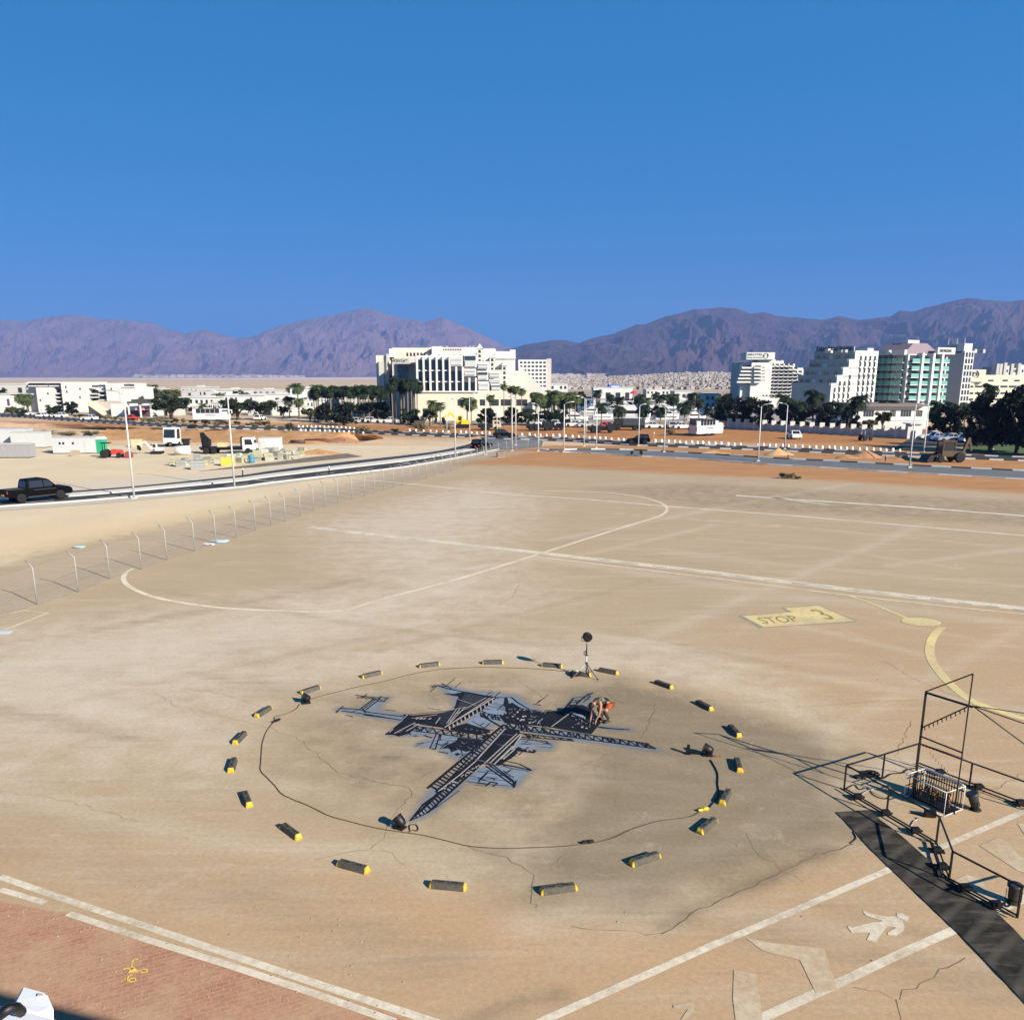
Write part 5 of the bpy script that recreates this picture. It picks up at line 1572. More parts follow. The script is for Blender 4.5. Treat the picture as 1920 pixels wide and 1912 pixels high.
def palm_proto(seed, m, nf=34, droop=1.0):
    "unit palm: total height 1; crown radius .34 is set apart so that trunk length can vary"
    rnd = random.Random(seed)
    root = empty('palm_tree')
    b = MB()
    b.tube([(0, 0, 0), (0.01 * rnd.uniform(-1, 1), 0.01, 0.35), (0.02 * rnd.uniform(-1, 1), 0.0, 0.82)], [0.032, 0.024, 0.022], 7)
    b.lathe([(0.022, 0.76), (0.04, 0.79), (0.045, 0.82), (0.02, 0.86)], 7)
    b.build('trunk', M_TRUNK, root)
    b = MB()
    for k in range(nf):
        a = k * 2.399 + rnd.uniform(-.2, .2)
        el = R(rnd.uniform(-25, 75))
        d = Vector((math.cos(a), math.sin(a), 0))
        L = rnd.uniform(0.26, 0.36)
        pts = []
        p = Vector((0, 0, 0.84)); e = el
        N = 7
        for i in range(N + 1):
            pts.append(p.copy())
            p = p + (d * math.cos(e) + Vector((0, 0, math.sin(e)))) * (L / N)
            e -= R(13) * droop * (1 + 0.12 * i)
        side = Vector((-d.y, d.x, 0))
        for i in range(1, N + 1):
            for s in (-1, 1):
                for h_ in (0.0, 0.5):
                    q = pts[i].lerp(pts[i - 1], h_)
                    w = 0.12 * math.sin(math.pi * min(1, (i + 0.8 - h_) / (N + 1.4))) + 0.012
                    fw = (pts[i] - pts[i - 1]).normalized()
                    tip = q + side * s * w + fw * w * 0.7 - Vector((0, 0, w * (0.35 + 0.3 * rnd.random())))
                    b.add([q - fw * 0.012, q + fw * 0.014, tip], [(0, 1, 2)])
        b.tube(pts[:-1], 0.004, 3, caps=False)
    b.build('fronds', m, root, fix=False)
    return root
PALMS = [palm_proto(21, M_PALM), palm_proto(22, M_PALM, 40, 1.25), palm_proto(23, M_PALMD), palm_proto(24, M_PALMD, 40, 1.2)]
for r in PALMS:
    for c in r.children: COL.objects.unlink(c)
    COL.objects.unlink(r)
def place_palm(i, x, yb, yt, wpx, label, group):
    src = PALMS[i]
    o = src.copy(); COL.objects.link(o)
    p = gp(x, yb)
    h = height(x, yb, yt)
    w = wpx * (p.y * cp_ + 5) / FPX
    o.location = p
    o.rotation_euler.z = RND.uniform(0, 6.28)
    k = w / 0.54                      # crown keeps its own proportions, the trunk takes the rest
    for ch in src.children:
        c = ch.copy(); COL.objects.link(c); c.parent = o
        if c.name.startswith('fronds'):
            c.scale = (k, k, k); c.location = (0, 0, h - k * 1.03)
        else:
            c.scale = (k * 0.9, k * 0.9, (h - k * 0.17) / 0.86)
    tag(o, label, 'palm tree', group)
G_ROW = 'palms in the dense row left of the central hotel'
RW = random.Random(5)
for k in range(26):
    x = 590 + k * 5.1 + RW.uniform(-2, 2)
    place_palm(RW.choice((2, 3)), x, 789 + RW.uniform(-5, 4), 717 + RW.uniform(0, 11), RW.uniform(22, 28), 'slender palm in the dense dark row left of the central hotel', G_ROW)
for k in range(9):
    x = 738 + k * 5.6 + RW.uniform(-2, 2)
    place_palm(RW.choice((2, 3)), x, 793 + RW.uniform(-4, 3), 702 + RW.uniform(0, 16), RW.uniform(24, 30), 'tall dark palm in the clump at the left corner of the central hotel', 'tall palms at the left corner of the central hotel')
for x, yb, yt, w, lab in ((561, 785, 716, 26, 'tall palm standing free at the left end of the palm row'), (594, 786, 719, 24, 'second palm from the left end of the palm row'), (543, 784, 742, 22, 'short palm before the white villas'), (562, 786, 744, 22, 'short palm right of the white villas'), (510, 780, 748, 18, 'short palm beside the long white hall'),
                          (31, 773, 736, 24, 'palm at the far left before the striped building'), (52, 775, 734, 30, 'bushy palm before the left corner of the apartment block'), (812, 796, 748, 24, 'palm before the blank hotel podium'), (826, 800, 752, 22, 'short green palm right of the podium palm'),
                          (876, 796, 742, 30, 'grey green palm before the lower hotel windows'), (884, 798, 748, 26, 'short palm beside the road bend lamp'), (920, 794, 738, 18, 'thin palm before the stepped part of the hotel'), (945, 795, 718, 16, 'tall thin palm before the right stepped tower'), (958, 794, 721, 18, 'tall palm left of the hotel side block'), (967, 795, 722, 20, 'tall palm right of the hotel side block'), (978, 794, 726, 18, 'tall brownish palm before the hotel low wing')):
    place_palm(1 if 'bushy' in lab else 0, x, yb, yt, w, lab, 'single palms before the white buildings')
for k in range(15):
    x = 1004 + k * 5.3 + RW.uniform(-2, 2)
    place_palm(RW.choice((0, 1)), x, 790 + RW.uniform(-8, 4), 728 + RW.uniform(0, 16), RW.uniform(24, 32), 'green palm in the grove between hotel and harbour', 'green palms in the grove between hotel and harbour')
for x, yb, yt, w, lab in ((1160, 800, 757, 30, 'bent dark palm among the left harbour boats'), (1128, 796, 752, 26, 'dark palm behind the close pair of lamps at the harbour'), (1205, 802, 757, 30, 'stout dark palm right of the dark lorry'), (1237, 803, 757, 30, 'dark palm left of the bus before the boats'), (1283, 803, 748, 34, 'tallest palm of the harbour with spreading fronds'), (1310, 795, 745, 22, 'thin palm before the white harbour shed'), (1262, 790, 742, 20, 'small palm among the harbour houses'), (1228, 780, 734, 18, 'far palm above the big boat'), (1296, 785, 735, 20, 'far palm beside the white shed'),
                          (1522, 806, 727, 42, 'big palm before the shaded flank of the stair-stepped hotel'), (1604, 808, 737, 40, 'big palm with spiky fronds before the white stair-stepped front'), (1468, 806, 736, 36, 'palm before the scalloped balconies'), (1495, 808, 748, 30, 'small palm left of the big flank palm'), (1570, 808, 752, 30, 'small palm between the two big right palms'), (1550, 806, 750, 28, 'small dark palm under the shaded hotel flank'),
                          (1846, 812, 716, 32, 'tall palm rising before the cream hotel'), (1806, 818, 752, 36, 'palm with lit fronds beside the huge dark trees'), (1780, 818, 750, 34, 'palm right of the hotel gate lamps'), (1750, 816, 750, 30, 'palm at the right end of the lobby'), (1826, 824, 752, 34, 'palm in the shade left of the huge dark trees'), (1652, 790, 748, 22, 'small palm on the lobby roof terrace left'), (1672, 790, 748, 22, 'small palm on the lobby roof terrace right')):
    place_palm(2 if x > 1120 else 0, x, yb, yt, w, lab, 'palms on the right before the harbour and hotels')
# shrubs
def shrub_proto(seed, m):
    rnd = random.Random(seed)
    root = empty('shrub')
    b = MB()
    for k in range(10): b.tube([(0, 0, 0), (rnd.uniform(-.4, .4), rnd.uniform(-.4, .4), 0.7)], 0.02, 4)
    b.build('stems', M_BARK, root)
    b = MB()
    for k in range(14): leaf_quads(b, (rnd.uniform(-.4, .4), rnd.uniform(-.4, .4), rnd.uniform(0.25, 0.7)), (0.25, 0.25, 0.22), 60, 0.07, rnd)
    b.build('foliage', m, root, fix=False)
    return root
SH = [shrub_proto(31, M_DRY), shrub_proto(32, M_LEAF2), shrub_proto(33, M_LEAF)]
for r in SH:
    for c in r.children: COL.objects.unlink(c)
    COL.objects.unlink(r)
for i, x, yb, yt, w, lab in ((2, 542, 810, 790, 22, 'dark round shrub on the dirt beyond the builders yard'), (0, 683, 813, 797, 34, 'dry yellowish shrub beside the far road kerb'), (2, 740, 811, 802, 22, 'low dark green shrub at the far road'), (1, 510, 805, 796, 24, 'dull green shrub beside the left far road'), (0, 1258, 816, 803, 22, 'dry shrub left of the white bus'),
                            (1, 1478, 897, 886, 26, 'green weed clump on the orange dirt at right'), (2, 1466, 897, 884, 14, 'darker weed at the left end of the weed clump'), (1, 1495, 898, 891, 18, 'small weed at the right end of the weed clump'), (1, 90, 815, 806, 40, 'grey green scrub on the bank behind the cabins'), (0, 130, 818, 808, 40, 'dry scrub on the bank right of the scrub behind the cabins'), (1, 170, 818, 806, 36, 'scrub above the portable toilet'), (0, 55, 816, 806, 34, 'dry scrub at the far left bank'),
                            (2, 365, 803, 794, 30, 'dark shrub along the left far road'), (2, 1184, 855, 843, 8, 'small dark stake bush in the near right road dirt, left one'), (2, 1203, 856, 842, 10, 'small dark stake bush in the near right road dirt, right one'), (0, 840, 808, 795, 16, 'reddish dry shrub under the yellow digger'), (0, 790, 808, 792, 30, 'brown dry bush below the podium trees')):
    src = SH[i]
    o = src.copy(); COL.objects.link(o)
    for ch in src.children:
        c = ch.copy(); COL.objects.link(c); c.parent = o
    p = gp(x, yb)
    wm = w * (p.y * cp_ + 5) / FPX
    o.location = p; o.scale = (wm / 1.2, wm / 1.2, height(x, yb, yt) / 0.9); o.rotation_euler.z = RND.uniform(0, 6)
    tag(o, lab, 'shrub')

# greenery between the white houses on the left, and a row of dark shrubs along the far road
RG = random.Random(17)
for k in range(34):
    x = RG.uniform(-5, 560)
    if 165 < x < 240: continue
    yb = RG.uniform(772, 783) if k % 2 else RG.uniform(752, 766)
    yt = yb - RG.uniform(14, 26)
    if k % 3: place_tree(RG.choice((0, 1, 3)), x, yb, yt, RG.uniform(20, 38), 'small green tree among the white houses on the left', 'small trees among the white houses on the left')
    else: place_palm(RG.choice((0, 2)), x, yb, yt - 10, RG.uniform(18, 24), 'small palm among the white houses on the left', 'small palms among the white houses on the left')
for k in range(22):
    x = RG.uniform(1060, 1380); yb = RG.uniform(758, 782)
    if k % 2: place_tree(RG.choice((1, 2, 3)), x, yb, yb - RG.uniform(14, 24), RG.uniform(20, 34), 'small dark tree among the harbour houses', 'small trees among the harbour houses')
    else: place_palm(RG.choice((0, 2)), x, yb, yb - RG.uniform(26, 36), RG.uniform(18, 24), 'small palm among the harbour houses and boats', 'small palms among the harbour houses and boats')
for k in range(46):
    x = -10 + k * 11.5 + RG.uniform(-4, 4)
    src = SH[RG.choice((0, 1, 2, 2))]
    o = src.copy(); COL.objects.link(o)
    for ch in src.children:
        c = ch.copy(); COL.objects.link(c); c.parent = o
    yb = float(np.interp(x, [0, 100, 200, 300, 400, 520], [774, 781, 787, 793, 797, 799])) + RG.uniform(-1.5, 0.5)
    p = gp(x, yb)
    wm = RG.uniform(1.2, 3.0)
    o.location = p; o.scale = (wm, wm * .7, RG.uniform(.7, 1.5)); o.rotation_euler.z = RG.uniform(0, 6)
    tag(o, 'low roadside shrub in the row behind the left far road', 'shrub', 'roadside shrubs behind the left far road')
for k in range(30):
    x = RG.uniform(-5, 700); yb = RG.uniform(744, 756)
    place_tree(RG.choice((0, 1, 2, 3)), x, yb, yb - RG.uniform(8, 15), RG.uniform(14, 30), 'far low tree in the strip before the plain', 'far low trees in the strip before the plain')
# ================================================================== VEHICLES, BUILDERS' YARD, BOATS
M_LIGHT = mat('headlight_glass', (0.6, 0.6, 0.6), 0.15, spec=0.8)
M_TAIL = mat('tail_light', (0.5, 0.03, 0.03), 0.3)
def wheel(root, x, y, r, w=0.22):
    b = MB(); b.lathe([(r * 0.62, -w / 2), (r * 0.95, -w / 2), (r, -w * 0.3), (r, w * 0.3), (r * 0.95, w / 2), (r * 0.62, w / 2)], 16, (x, y, r), axis='y')
    o = b.build('wheel', M_TYRE, root)
    b = MB(); b.lathe([(0.05, -w * 0.42), (r * 0.64, -w * 0.46), (r * 0.64, w * 0.46), (0.05, w * 0.42)], 12, (x, y, r), axis='y')
    b.build('rim', M_RIM, o)
    return o
def heading(x0, y0, x1, y1):
    d = gp(x1, y1) - gp(x0, y0)
    return math.atan2(d.y, d.x)
def car(name, label, x, yb, rz, paint, L=4.4, W=1.76, H=1.45, suv=False, detail=True, group=None, cat='car'):
    t = thing(name, label, cat, gp(x, yb), rz, group)
    l, r = L / 2, 0.32 if not suv else 0.37
    zb = 0.30 if not suv else 0.40
    zs = H * 0.60
    b = MB()
    b.prism([(-l, zb), (-l + .05, zs - .06), (-l + .35, zs), (l - 1.25, zs), (l - .25, zs - .16), (l, zs - .38), (l, zb), (l - .2, zb - .08), (-l + .2, zb - .08)], -W / 2, W / 2, 'xz')
    b.build('body', paint, t, bevel=0.03 if detail else 0)
    b = MB()
    c0, c1, c2, c3 = (-l + (.12 if suv else .55), -l + (.35 if suv else 1.05), l - 2.05, l - 1.25)
    w2 = W / 2 - 0.1
    A = [(c0, zs - 0.02), (c1, H), (c2, H), (c3, zs - 0.02)]
    v = [(x_, -(W / 2 - .02 if z < H else w2 - .06), z) for x_, z in A] + [(x_, (W / 2 - .02 if z < H else w2 - .06), z) for x_, z in A]
    b.add(v, [(0, 1, 2, 3), (7, 6, 5, 4), (0, 4, 5, 1), (1, 5, 6, 2), (2, 6, 7, 3), (3, 7, 4, 0)])
    cab = b.build('cabin', paint, t, bevel=0.03 if detail else 0)
    def lerp_pt(i, j, s, y): return (A[i][0] + (A[j][0] - A[i][0]) * s, y, A[i][1] + (A[j][1] - A[i][1]) * s)
    for sg in (-1, 1):
        for u0, u1 in ((0.06, 0.46), (0.52, 0.94)):
            yb_, yt_ = sg * (W / 2 - .005), sg * (w2 - .035)
            lo = lambda u: A[0][0] + (A[3][0] - A[0][0]) * u
            hi = lambda u: A[1][0] + (A[2][0] - A[1][0]) * u
            z0, z1 = zs + .05, H - .09
            f0, f1 = (z0 - zs) / (H - zs), (z1 - zs) / (H - zs)
            P = [(lo(u) + (hi(u) - lo(u)) * f, yb_ + (yt_ - yb_) * f, zs + (H - zs) * f) for u, f in ((u0, f0), (u1, f0), (u1, f1), (u0, f1))]
            b = MB(); b.poly(P); b.build('side_window', M_CARGLASS, t)
    for i, j in ((0, 1), (3, 2)):
        P = []
        for s, k in ((0.1, 0.82), (0.1, -0.82), (0.88, -0.82), (0.88, 0.82)):
            x_, _, z = lerp_pt(i, j, s, 0)
            hw = (W / 2 - .02) + ((w2 - .06) - (W / 2 - .02)) * s
            P.append((x_ + (-0.012 if i == 0 else 0.012), hw * k, z + 0.008))
        b = MB(); b.poly(P); b.build('windscreen' if i else 'rear_window', M_CARGLASS, t)
    for sx in (-1, 1):
        for sy in (-1, 1): wheel(t, sx * (l - 0.85), sy * (W / 2 - 0.1), r)
    if detail:
        for sy in (-1, 1):
            b = MB(); b.box(l - .16, sy * (W / 2 - .42) - .16, zs - .36, l - .02, sy * (W / 2 - .42) + .16, zs - .22); b.build('headlight', M_LIGHT, t)
            b = MB(); b.box(-l - .012, sy * (W / 2 - .2) - .12, zs - .34, -l + .06, sy * (W / 2 - .2) + .12, zs - .12); b.build('tail_light', M_TAIL, t)
    return t
# ---- the black pickup at the left edge
pk = thing('pickup_truck', 'black double cab pickup driving on the road at the left edge', 'pickup', (0, 0, 0))
wr_, wf_ = gp(42, 944), gp(115, 936)
rz = math.atan2((wf_ - wr_).y, (wf_ - wr_).x)
wb = (wf_ - wr_).length
k_ = wb / 3.2
pc = (wr_ + wf_) / 2 + Vector((-math.sin(rz), math.cos(rz), 0)) * 0.86
pk.location = (pc.x, pc.y, 0.036); pk.rotation_euler.z = rz
b = MB()
b.prism([(-2.62, .55), (-2.66, 1.10), (-.62, 1.12), (1.22, 1.12), (2.35, 1.06), (2.60, .92), (2.66, .60), (2.5, .42), (1.98, .42), (1.90, .70), (1.75, .84), (1.45, .84), (1.30, .70), (1.22, .40), (-1.22, .40), (-1.30, .70), (-1.45, .84), (-1.75, .84), (-1.90, .70), (-1.98, .48), (-2.5, .48)], -.92, .92, 'xz')
b.build('body', M_CARBLACK, pk, bevel=0.03)
b = MB()
A = [(-1.10, 1.10), (-.98, 1.78), (-.88, 1.85), (.50, 1.88), (.72, 1.82), (1.42, 1.12)]
hw = lambda z: .90 - .16 * max(0, (z - 1.1) / .74)
v = [(x, -hw(z), z) for x, z in A] + [(x, hw(z), z) for x, z in A]
b.add(v, [tuple(range(6)), tuple(range(11, 5, -1))] + [(i, i + 6, (i + 1) % 6 + 6, (i + 1) % 6) for i in range(6)])
b.build('cab', M_CARBLACK, pk, bevel=0.04)
for sg in (-1, 1):
    for P in ([(-.92, 1.2), (.22, 1.2), (.22, 1.74), (-.84, 1.74)], [(.30, 1.2), (1.18, 1.2), (.70, 1.72), (.30, 1.74)]):
        b = MB(); b.poly([(x, sg * (hw(z) + .006), z) for x, z in P]); b.build('side_window', mat('pickup_glass', (0.02, 0.021, 0.022), 0.05, spec=0.9), pk)
    b = MB(); b.box(1.0, sg * .93, 1.16, 1.16, sg * 1.12, 1.32); b.build('mirror', M_CARBLACK, pk, bevel=0.02)
    b = MB(); b.box(-2.665, sg * .80 - .07, .84, -2.55, sg * .80 + .07, 1.08); b.build('tail_light', mat('red_tail_light', (0.75, 0.05, 0.06), 0.25, spec=0.7), pk)
    b = MB(); b.box(2.30, sg * .70 - .16, .82, 2.585, sg * .70 + .16, .98); b.build('headlight', M_LIGHT, pk)
    b = MB(); b.box(-.60, sg * .935, .98, 1.2, sg * .945, 1.02); b.build('door_trim', mat('gloss_trim', (0.05, 0.05, 0.05), 0.2), pk)
    b = MB(); b.bar((-1.1, sg * .95, .46), (1.15, sg * .95, .46), .07); b.build('side_step', mat('gloss_trim', (0.05, 0.05, 0.05), 0.2), pk)
    for sx in (-1.6, 1.6): wheel(pk, sx, sg * .80, .40, .27)
b = MB(); b.poly([(-1.10, -.62, 1.2), (-1.10, .62, 1.2), (-1.005, .55, 1.72), (-1.005, -.55, 1.72)]); b.build('rear_window', M_CARGLASS, pk)
b = MB(); b.poly([(1.36, -.74, 1.2), (1.36, .74, 1.2), (.83, .66, 1.74), (.83, -.66, 1.74)]); b.build('windscreen', M_CARGLASS, pk)
b = MB(); b.box(-2.45, -.78, 1.112, -1.15, .78, 1.125); b.build('bed_floor', mat('bed_liner', (0.03, 0.03, 0.03), 0.9), pk)
b = MB(); b.box(-2.72, -.26, .62, -2.70, .26, .74); b.build('number_plate', mat('yellow_number_plate', (0.75, 0.52, 0.05), 0.5), pk)
b = MB(); b.box(-2.74, -.85, .45, -2.60, .85, .58); b.build('rear_bumper', mat('gloss_trim', (0.05, 0.05, 0.05), 0.2), pk, bevel=0.02)
pk.scale = (k_, k_, k_)

# ---- buses
def coach(label, x, yb, rz, L=11.5, H=3.5, W=2.5, group=None):
    t = thing('coach', label, 'bus', gp(x, yb), rz, group)
    l = L / 2
    b = MB(); b.prism([(-l, .45), (-l, H - .15), (-l + .2, H), (l - .8, H), (l - .25, H - .45), (l, 1.6), (l, .5), (l - .3, .35), (-l + .2, .35)], -W / 2, W / 2, 'xz'); b.build('body', M_CARWHITE, t, bevel=0.06)
    for sg in (-1, 1):
        for k in range(5):
            a = -l + .9 + k * (L - 2.9) / 5
            b = MB(); b.box(a, sg * W / 2 - .012, 1.85, a + (L - 2.9) / 5 - .08, sg * W / 2 + .012, 2.95); b.build('side_window', M_CARGLASS, t)
        b = MB(); b.box(l - 1.3, sg * (W / 2 + .02), 2.4, l + .3, sg * (W / 2 + .22), 2.6); b.box(l + .14, sg * (W / 2 + .0), 1.7, l + .3, sg * (W / 2 + .3), 2.4); b.build('mirror', M_CARWHITE if sg > 0 else M_BLACK, t)
        for x_ in (-l + 2.6, l - 2.6): wheel(t, x_, sg * (W / 2 - .16), .5, .3)
        b = MB(); b.box(-l - .012, sg * .95 - .12, .8, -l + .02, sg * .95 + .12, 1.5); b.build('tail_light', M_TAIL, t)
        b = MB(); b.box(l - .02, sg * .85 - .2, .7, l + .012, sg * .85 + .2, .9); b.build('headlight', M_LIGHT, t)
        b = MB(); b.box(-l * .3, sg * W / 2 - .012, 1.25, l * .3, sg * W / 2 + .012, 1.5); b.build('side_stripe', mat('coach_grey_stripe', (0.2, 0.2, 0.22), 0.5), t)
    b = MB(); b.box(-l - .014, -W / 2 + .3, 1.9, -l + .02, W / 2 - .3, 3.0); b.build('rear_window', M_CARGLASS, t)
    b = MB(); b.poly([(l + .012, -W / 2 + .15, 1.7), (l + .012, W / 2 - .15, 1.7), (l - .24, W / 2 - .2, H - .5), (l - .24, -W / 2 + .2, H - .5)]); b.build('windscreen', M_CARGLASS, t)
    b = MB(); b.box(-l + 2.5, -.8, H + .003, -l + 4.5, .8, H + .22); b.build('roof_unit', M_CARWHITE, t, bevel=0.05)
    return t
coach('white coach parked on the dirt field before the dark hotel trees', 1323, 816, R(32), 6.6, 2.6, 2.2)
coach('long white coach under the dark trees left of the second lamp post', 398, 789, R(2), 8.5, 2.9, 2.3)
# ---- cars
for a in (('black car coming round the junction at the road bend', 946, 821, R(10), M_CARBLACK, True), ('black car driving on the far road in front of the bus', 1196, 832, R(172), M_CARBLACK, True), ('dark car entering the bend on the near kerb side', 903, 842, R(62), M_CARBLACK, True)):
    car('car', a[0], a[1], a[2], a[3], a[4], 3.9, 1.7, 1.5, a[5])
M_CARGREY = mat('grey_car_paint', (0.35, 0.36, 0.38), 0.3)
M_CARBLUE = mat('blue_car_paint', (0.05, 0.10, 0.25), 0.3)
pl = [(996, 797, M_CARGREY, 'grey car parked under the hedge beside the dark lorries'), (1020, 798, M_CARWHITE, 'white car parked behind the first dark flatbed'), (1042, 799, M_CARWHITE, 'white car parked between the two lamps before the boats'), (1075, 800, M_CARWHITE, 'white van-like car parked before the left boats'), (1100, 801, M_CARGREY, 'grey car parked behind the close lamp pair'),
      (1226, 803, M_CARWHITE, 'white car parked right of the dark lorry'), (1280, 804, M_CARWHITE, 'white car parked left of the bus under the palm'), (1294, 804, M_CARWHITE, 'white car right behind the bus'), (1258, 803, M_CARGREY, 'grey car parked under the harbour palms'),
      (1488, 822, M_CARWHITE, 'white car parked before the pillared wall'), (1760, 826, M_CARBLUE, 'blue car parked behind the two right lamps'), (1778, 828, M_CARGREY, 'grey car in the shade of the hotel car park'), (1798, 828, M_CARWHITE, 'white car in the car park left of the huge trees'), (1822, 830, M_CARWHITE, 'white car at the foot of the huge dark trees'), (1846, 836, M_CARBLACK, 'black car in front of the huge dark trees'), (1745, 823, M_CARWHITE, 'white car next to the gate house'),
      (640, 793, M_CARWHITE, 'white car under the largest dark tree'), (660, 794, M_CARGREY, 'grey car under the trees left of the palm clump'), (700, 793, M_CARWHITE, 'white car below the tall palm clump'), (730, 793, M_CARWHITE, 'white car beside the foot of the palm clump'), (488, 788, M_CARWHITE, 'white car under the tree pair right of the second lamp'), (112, 783, M_CARWHITE, 'white car before the apartment block'), (82, 783, M_CARWHITE, 'white car passing the apartment block'), (52, 779, M_CARWHITE, 'white car on the left far road'), (168, 788, M_CARWHITE, 'white car on the far road at the ramp'), (248, 788, M_RED, 'red car before the pavilion')]
for x, y, m, lab in pl: car('parked_car', lab, x, y, R(RND.choice((0, 5, 175, 90, 80))), m, 3.9, 1.65, 1.4, RND.random() < .4, False, 'parked cars far behind the roads')
# ---- lorries
def flatbed(label, x, yb, rz, cabm, L=6.5, load=None, cab_h=2.2, name='lorry'):
    t = thing(name, label, 'lorry', gp(x, yb), rz)
    b = MB(); b.box(-L / 2, -1.05, .75, L / 2 - 1.9, 1.05, .95); b.box(-L / 2, -.4, .5, L / 2, .4, .75); b.build('chassis', M_BLACK, t)
    b = MB(); c = L / 2; b.prism([(c - 1.75, .55), (c - 1.75, cab_h), (c - .35, cab_h), (c - .05, 1.35), (c, .55)], -1.05, 1.05, 'xz'); b.build('cab', cabm, t, bevel=0.05)
    for sg in (-1, 1):
        b = MB(); b.poly([(c - 1.4, sg * 1.058, 1.25), (c - .3, sg * 1.058, 1.25), (c - .5, sg * 1.058, cab_h - .2), (c - 1.4, sg * 1.058, cab_h - .2)]); b.build('side_window', M_CARGLASS, t)
        for x_ in (-L / 2 + .9, -L / 2 + 1.9, c - 1.0): wheel(t, x_, sg * .92, .42, .28)
    b = MB(); b.poly([(c - .03, -.9, 1.4), (c - .03, .9, 1.4), (c - .33, .85, cab_h - .12), (c - .33, -.85, cab_h - .12)]); b.build('windscreen', M_CARGLASS, t)
    if load == 'crane':
        b = MB(); b.bar((-L / 2 + .5, 0, .9), (-L / 2 + .3, 0, 2.9), .5); b.bar((-L / 2 + .3, 0, 2.8), (-L / 2 + 1.3, 0, 1.7), .35); b.bar((-L / 2 + .9, -.7, 1.5), (-L / 2 + .9, .7, 1.5), .8, .9); b.build('crane_arm', M_BLACK, t)
        b = MB(); b.box(-L / 2 + 2.4, -.7, .95, -L / 2 + 3.6, .7, 1.5); b.build('load', mat('pale_sacks', (0.55, 0.42, 0.22), 0.9, var=0.2), t)
        b = MB()
        for k in range(5): b.bar((c - 2.0, -.8 + k * .4, .95), (c - 2.0, -.8 + k * .4, 2.3), .06)
        b.build('headboard', M_BLACK, t)
    if load == 'tipper':
        b = MB(); b.prism([(-L / 2, 1.0), (-L / 2 - .1, 1.9), (c - 1.95, 2.1), (c - 1.95, 1.0)], -1.1, 1.1, 'xz'); b.build('tipper_body', mat('dark_tipper', (0.03, 0.035, 0.035), 0.6, var=0.2), t)
    if load == 'low':
        b = MB(); b.box(-L / 2, -1.1, .95, c - 2.0, 1.1, 1.25); b.build('load', M_BLACK, t)
    return t
flatbed('crane lorry with white cab and black folded crane in the builders yard', 430, 850, R(5), M_CARWHITE, 7.6, 'crane')
flatbed('white lorry facing the tower behind the grey pipe', 333, 836, R(-95), M_CARWHITE, 5.0, None, 2.9)
flatbed('dark tipper lorry before the big harbour boat', 1178, 806, R(178), M_BLACK, 6.2, 'tipper')
flatbed('dark flatbed parked below the red vehicle', 1128, 811, R(2), M_BLACK, 5.2, 'low', 1.5)
flatbed('low dark lorry parked left under the hedge', 1010, 807, R(4), M_BLACK, 5.0, 'low', 1.7)
flatbed('second low dark lorry parked under the hedge, right one', 1042, 806, R(176), M_BLACK, 4.0, 'low', 1.7)
flatbed('pale lorry parked beside the square sign panel', 918, 806, R(4), mat('tan_lorry_paint', (0.42, 0.36, 0.26), 0.6), 4.6, 'low', 1.9)
car('car', 'red and green vehicle parked before the boats', 1143, 806, R(5), M_RED, 4.0, 1.7, 1.7, True)
# ---- diggers
def digger(label, x, yb, rz, m, s=1.0, name='excavator'):
    t = thing(name, label, 'digger', gp(x, yb), rz)
    t.scale = (s, s, s)
    for sy in (-1, 1):
        b = MB(); b.prism([(-1.5, .3), (-1.2, 0), (1.2, 0), (1.5, .3), (1.3, .7), (-1.3, .7)], sy * .9 - .25, sy * .9 + .25, 'xz'); b.build('track', M_TYRE, t)
    b = MB(); b.prism([(-1.6, .8), (-1.7, 1.6), (.2, 1.7), (.3, .8)], -1.1, 1.1, 'xz'); b.build('body', m, t, bevel=0.06)
    b = MB(); b.prism([(.1, .9), (.1, 2.6), (1.0, 2.6), (1.3, 1.7), (1.2, .9)], -1.05, 0.0, 'xz'); b.build('cab', m, t, bevel=0.05)
    b = MB(); b.box(.25, -1.065, 1.6, 1.0, 0.012, 2.45); b.build('cab_window', M_CARGLASS, t)
    b = MB(); b.bar((1.0, .5, 1.2), (2.6, .5, 3.2), .4, .45); b.bar((2.5, .5, 3.2), (4.3, .5, 2.2), .3, .4); b.build('boom', m, t)
    b = MB(); b.prism([(4.1, 2.3), (4.6, 2.2), (4.5, 1.2), (3.9, .9), (3.7, 1.3)], .15, .85, 'xz'); b.build('bucket', M_BLACK, t)
    return t
digger('yellow excavator working below the hotel podium', 868, 802, R(176), M_YELLOW, 0.95)
digger('dark machine with white cab among bushes left of the yellow excavator', 788, 800, R(10), mat('dark_machine_paint', (0.05, 0.04, 0.03), 0.7), 0.8)
digger('small white skid loader in the builders yard', 295, 851, R(185), mat('white_machine_paint', (0.5, 0.5, 0.47), 0.5), 0.55, 'skid_loader')
bh = thing('backhoe_loader', 'dark brown backhoe loader standing between the roads at right', 'digger', gp(1775, 866), R(4))
m_bh = mat('dark_orange_machine', (0.06, 0.032, 0.012), 0.6, var=0.3)
b = MB(); b.prism([(-1.2, .7), (-1.2, 1.5), (1.9, 1.35), (2.0, .7)], -.8, .8, 'xz'); b.build('body', m_bh, bh, bevel=0.05)
b = MB()
for x_, y_ in ((-1.1, -.75), (-1.1, .75), (.5, -.75), (.5, .75)): b.bar((x_, y_, 1.4), (x_ * .9, y_, 2.55), .1)
b.box(-1.2, -.85, 2.55, .6, .85, 2.7); b.build('cab', m_bh, bh)
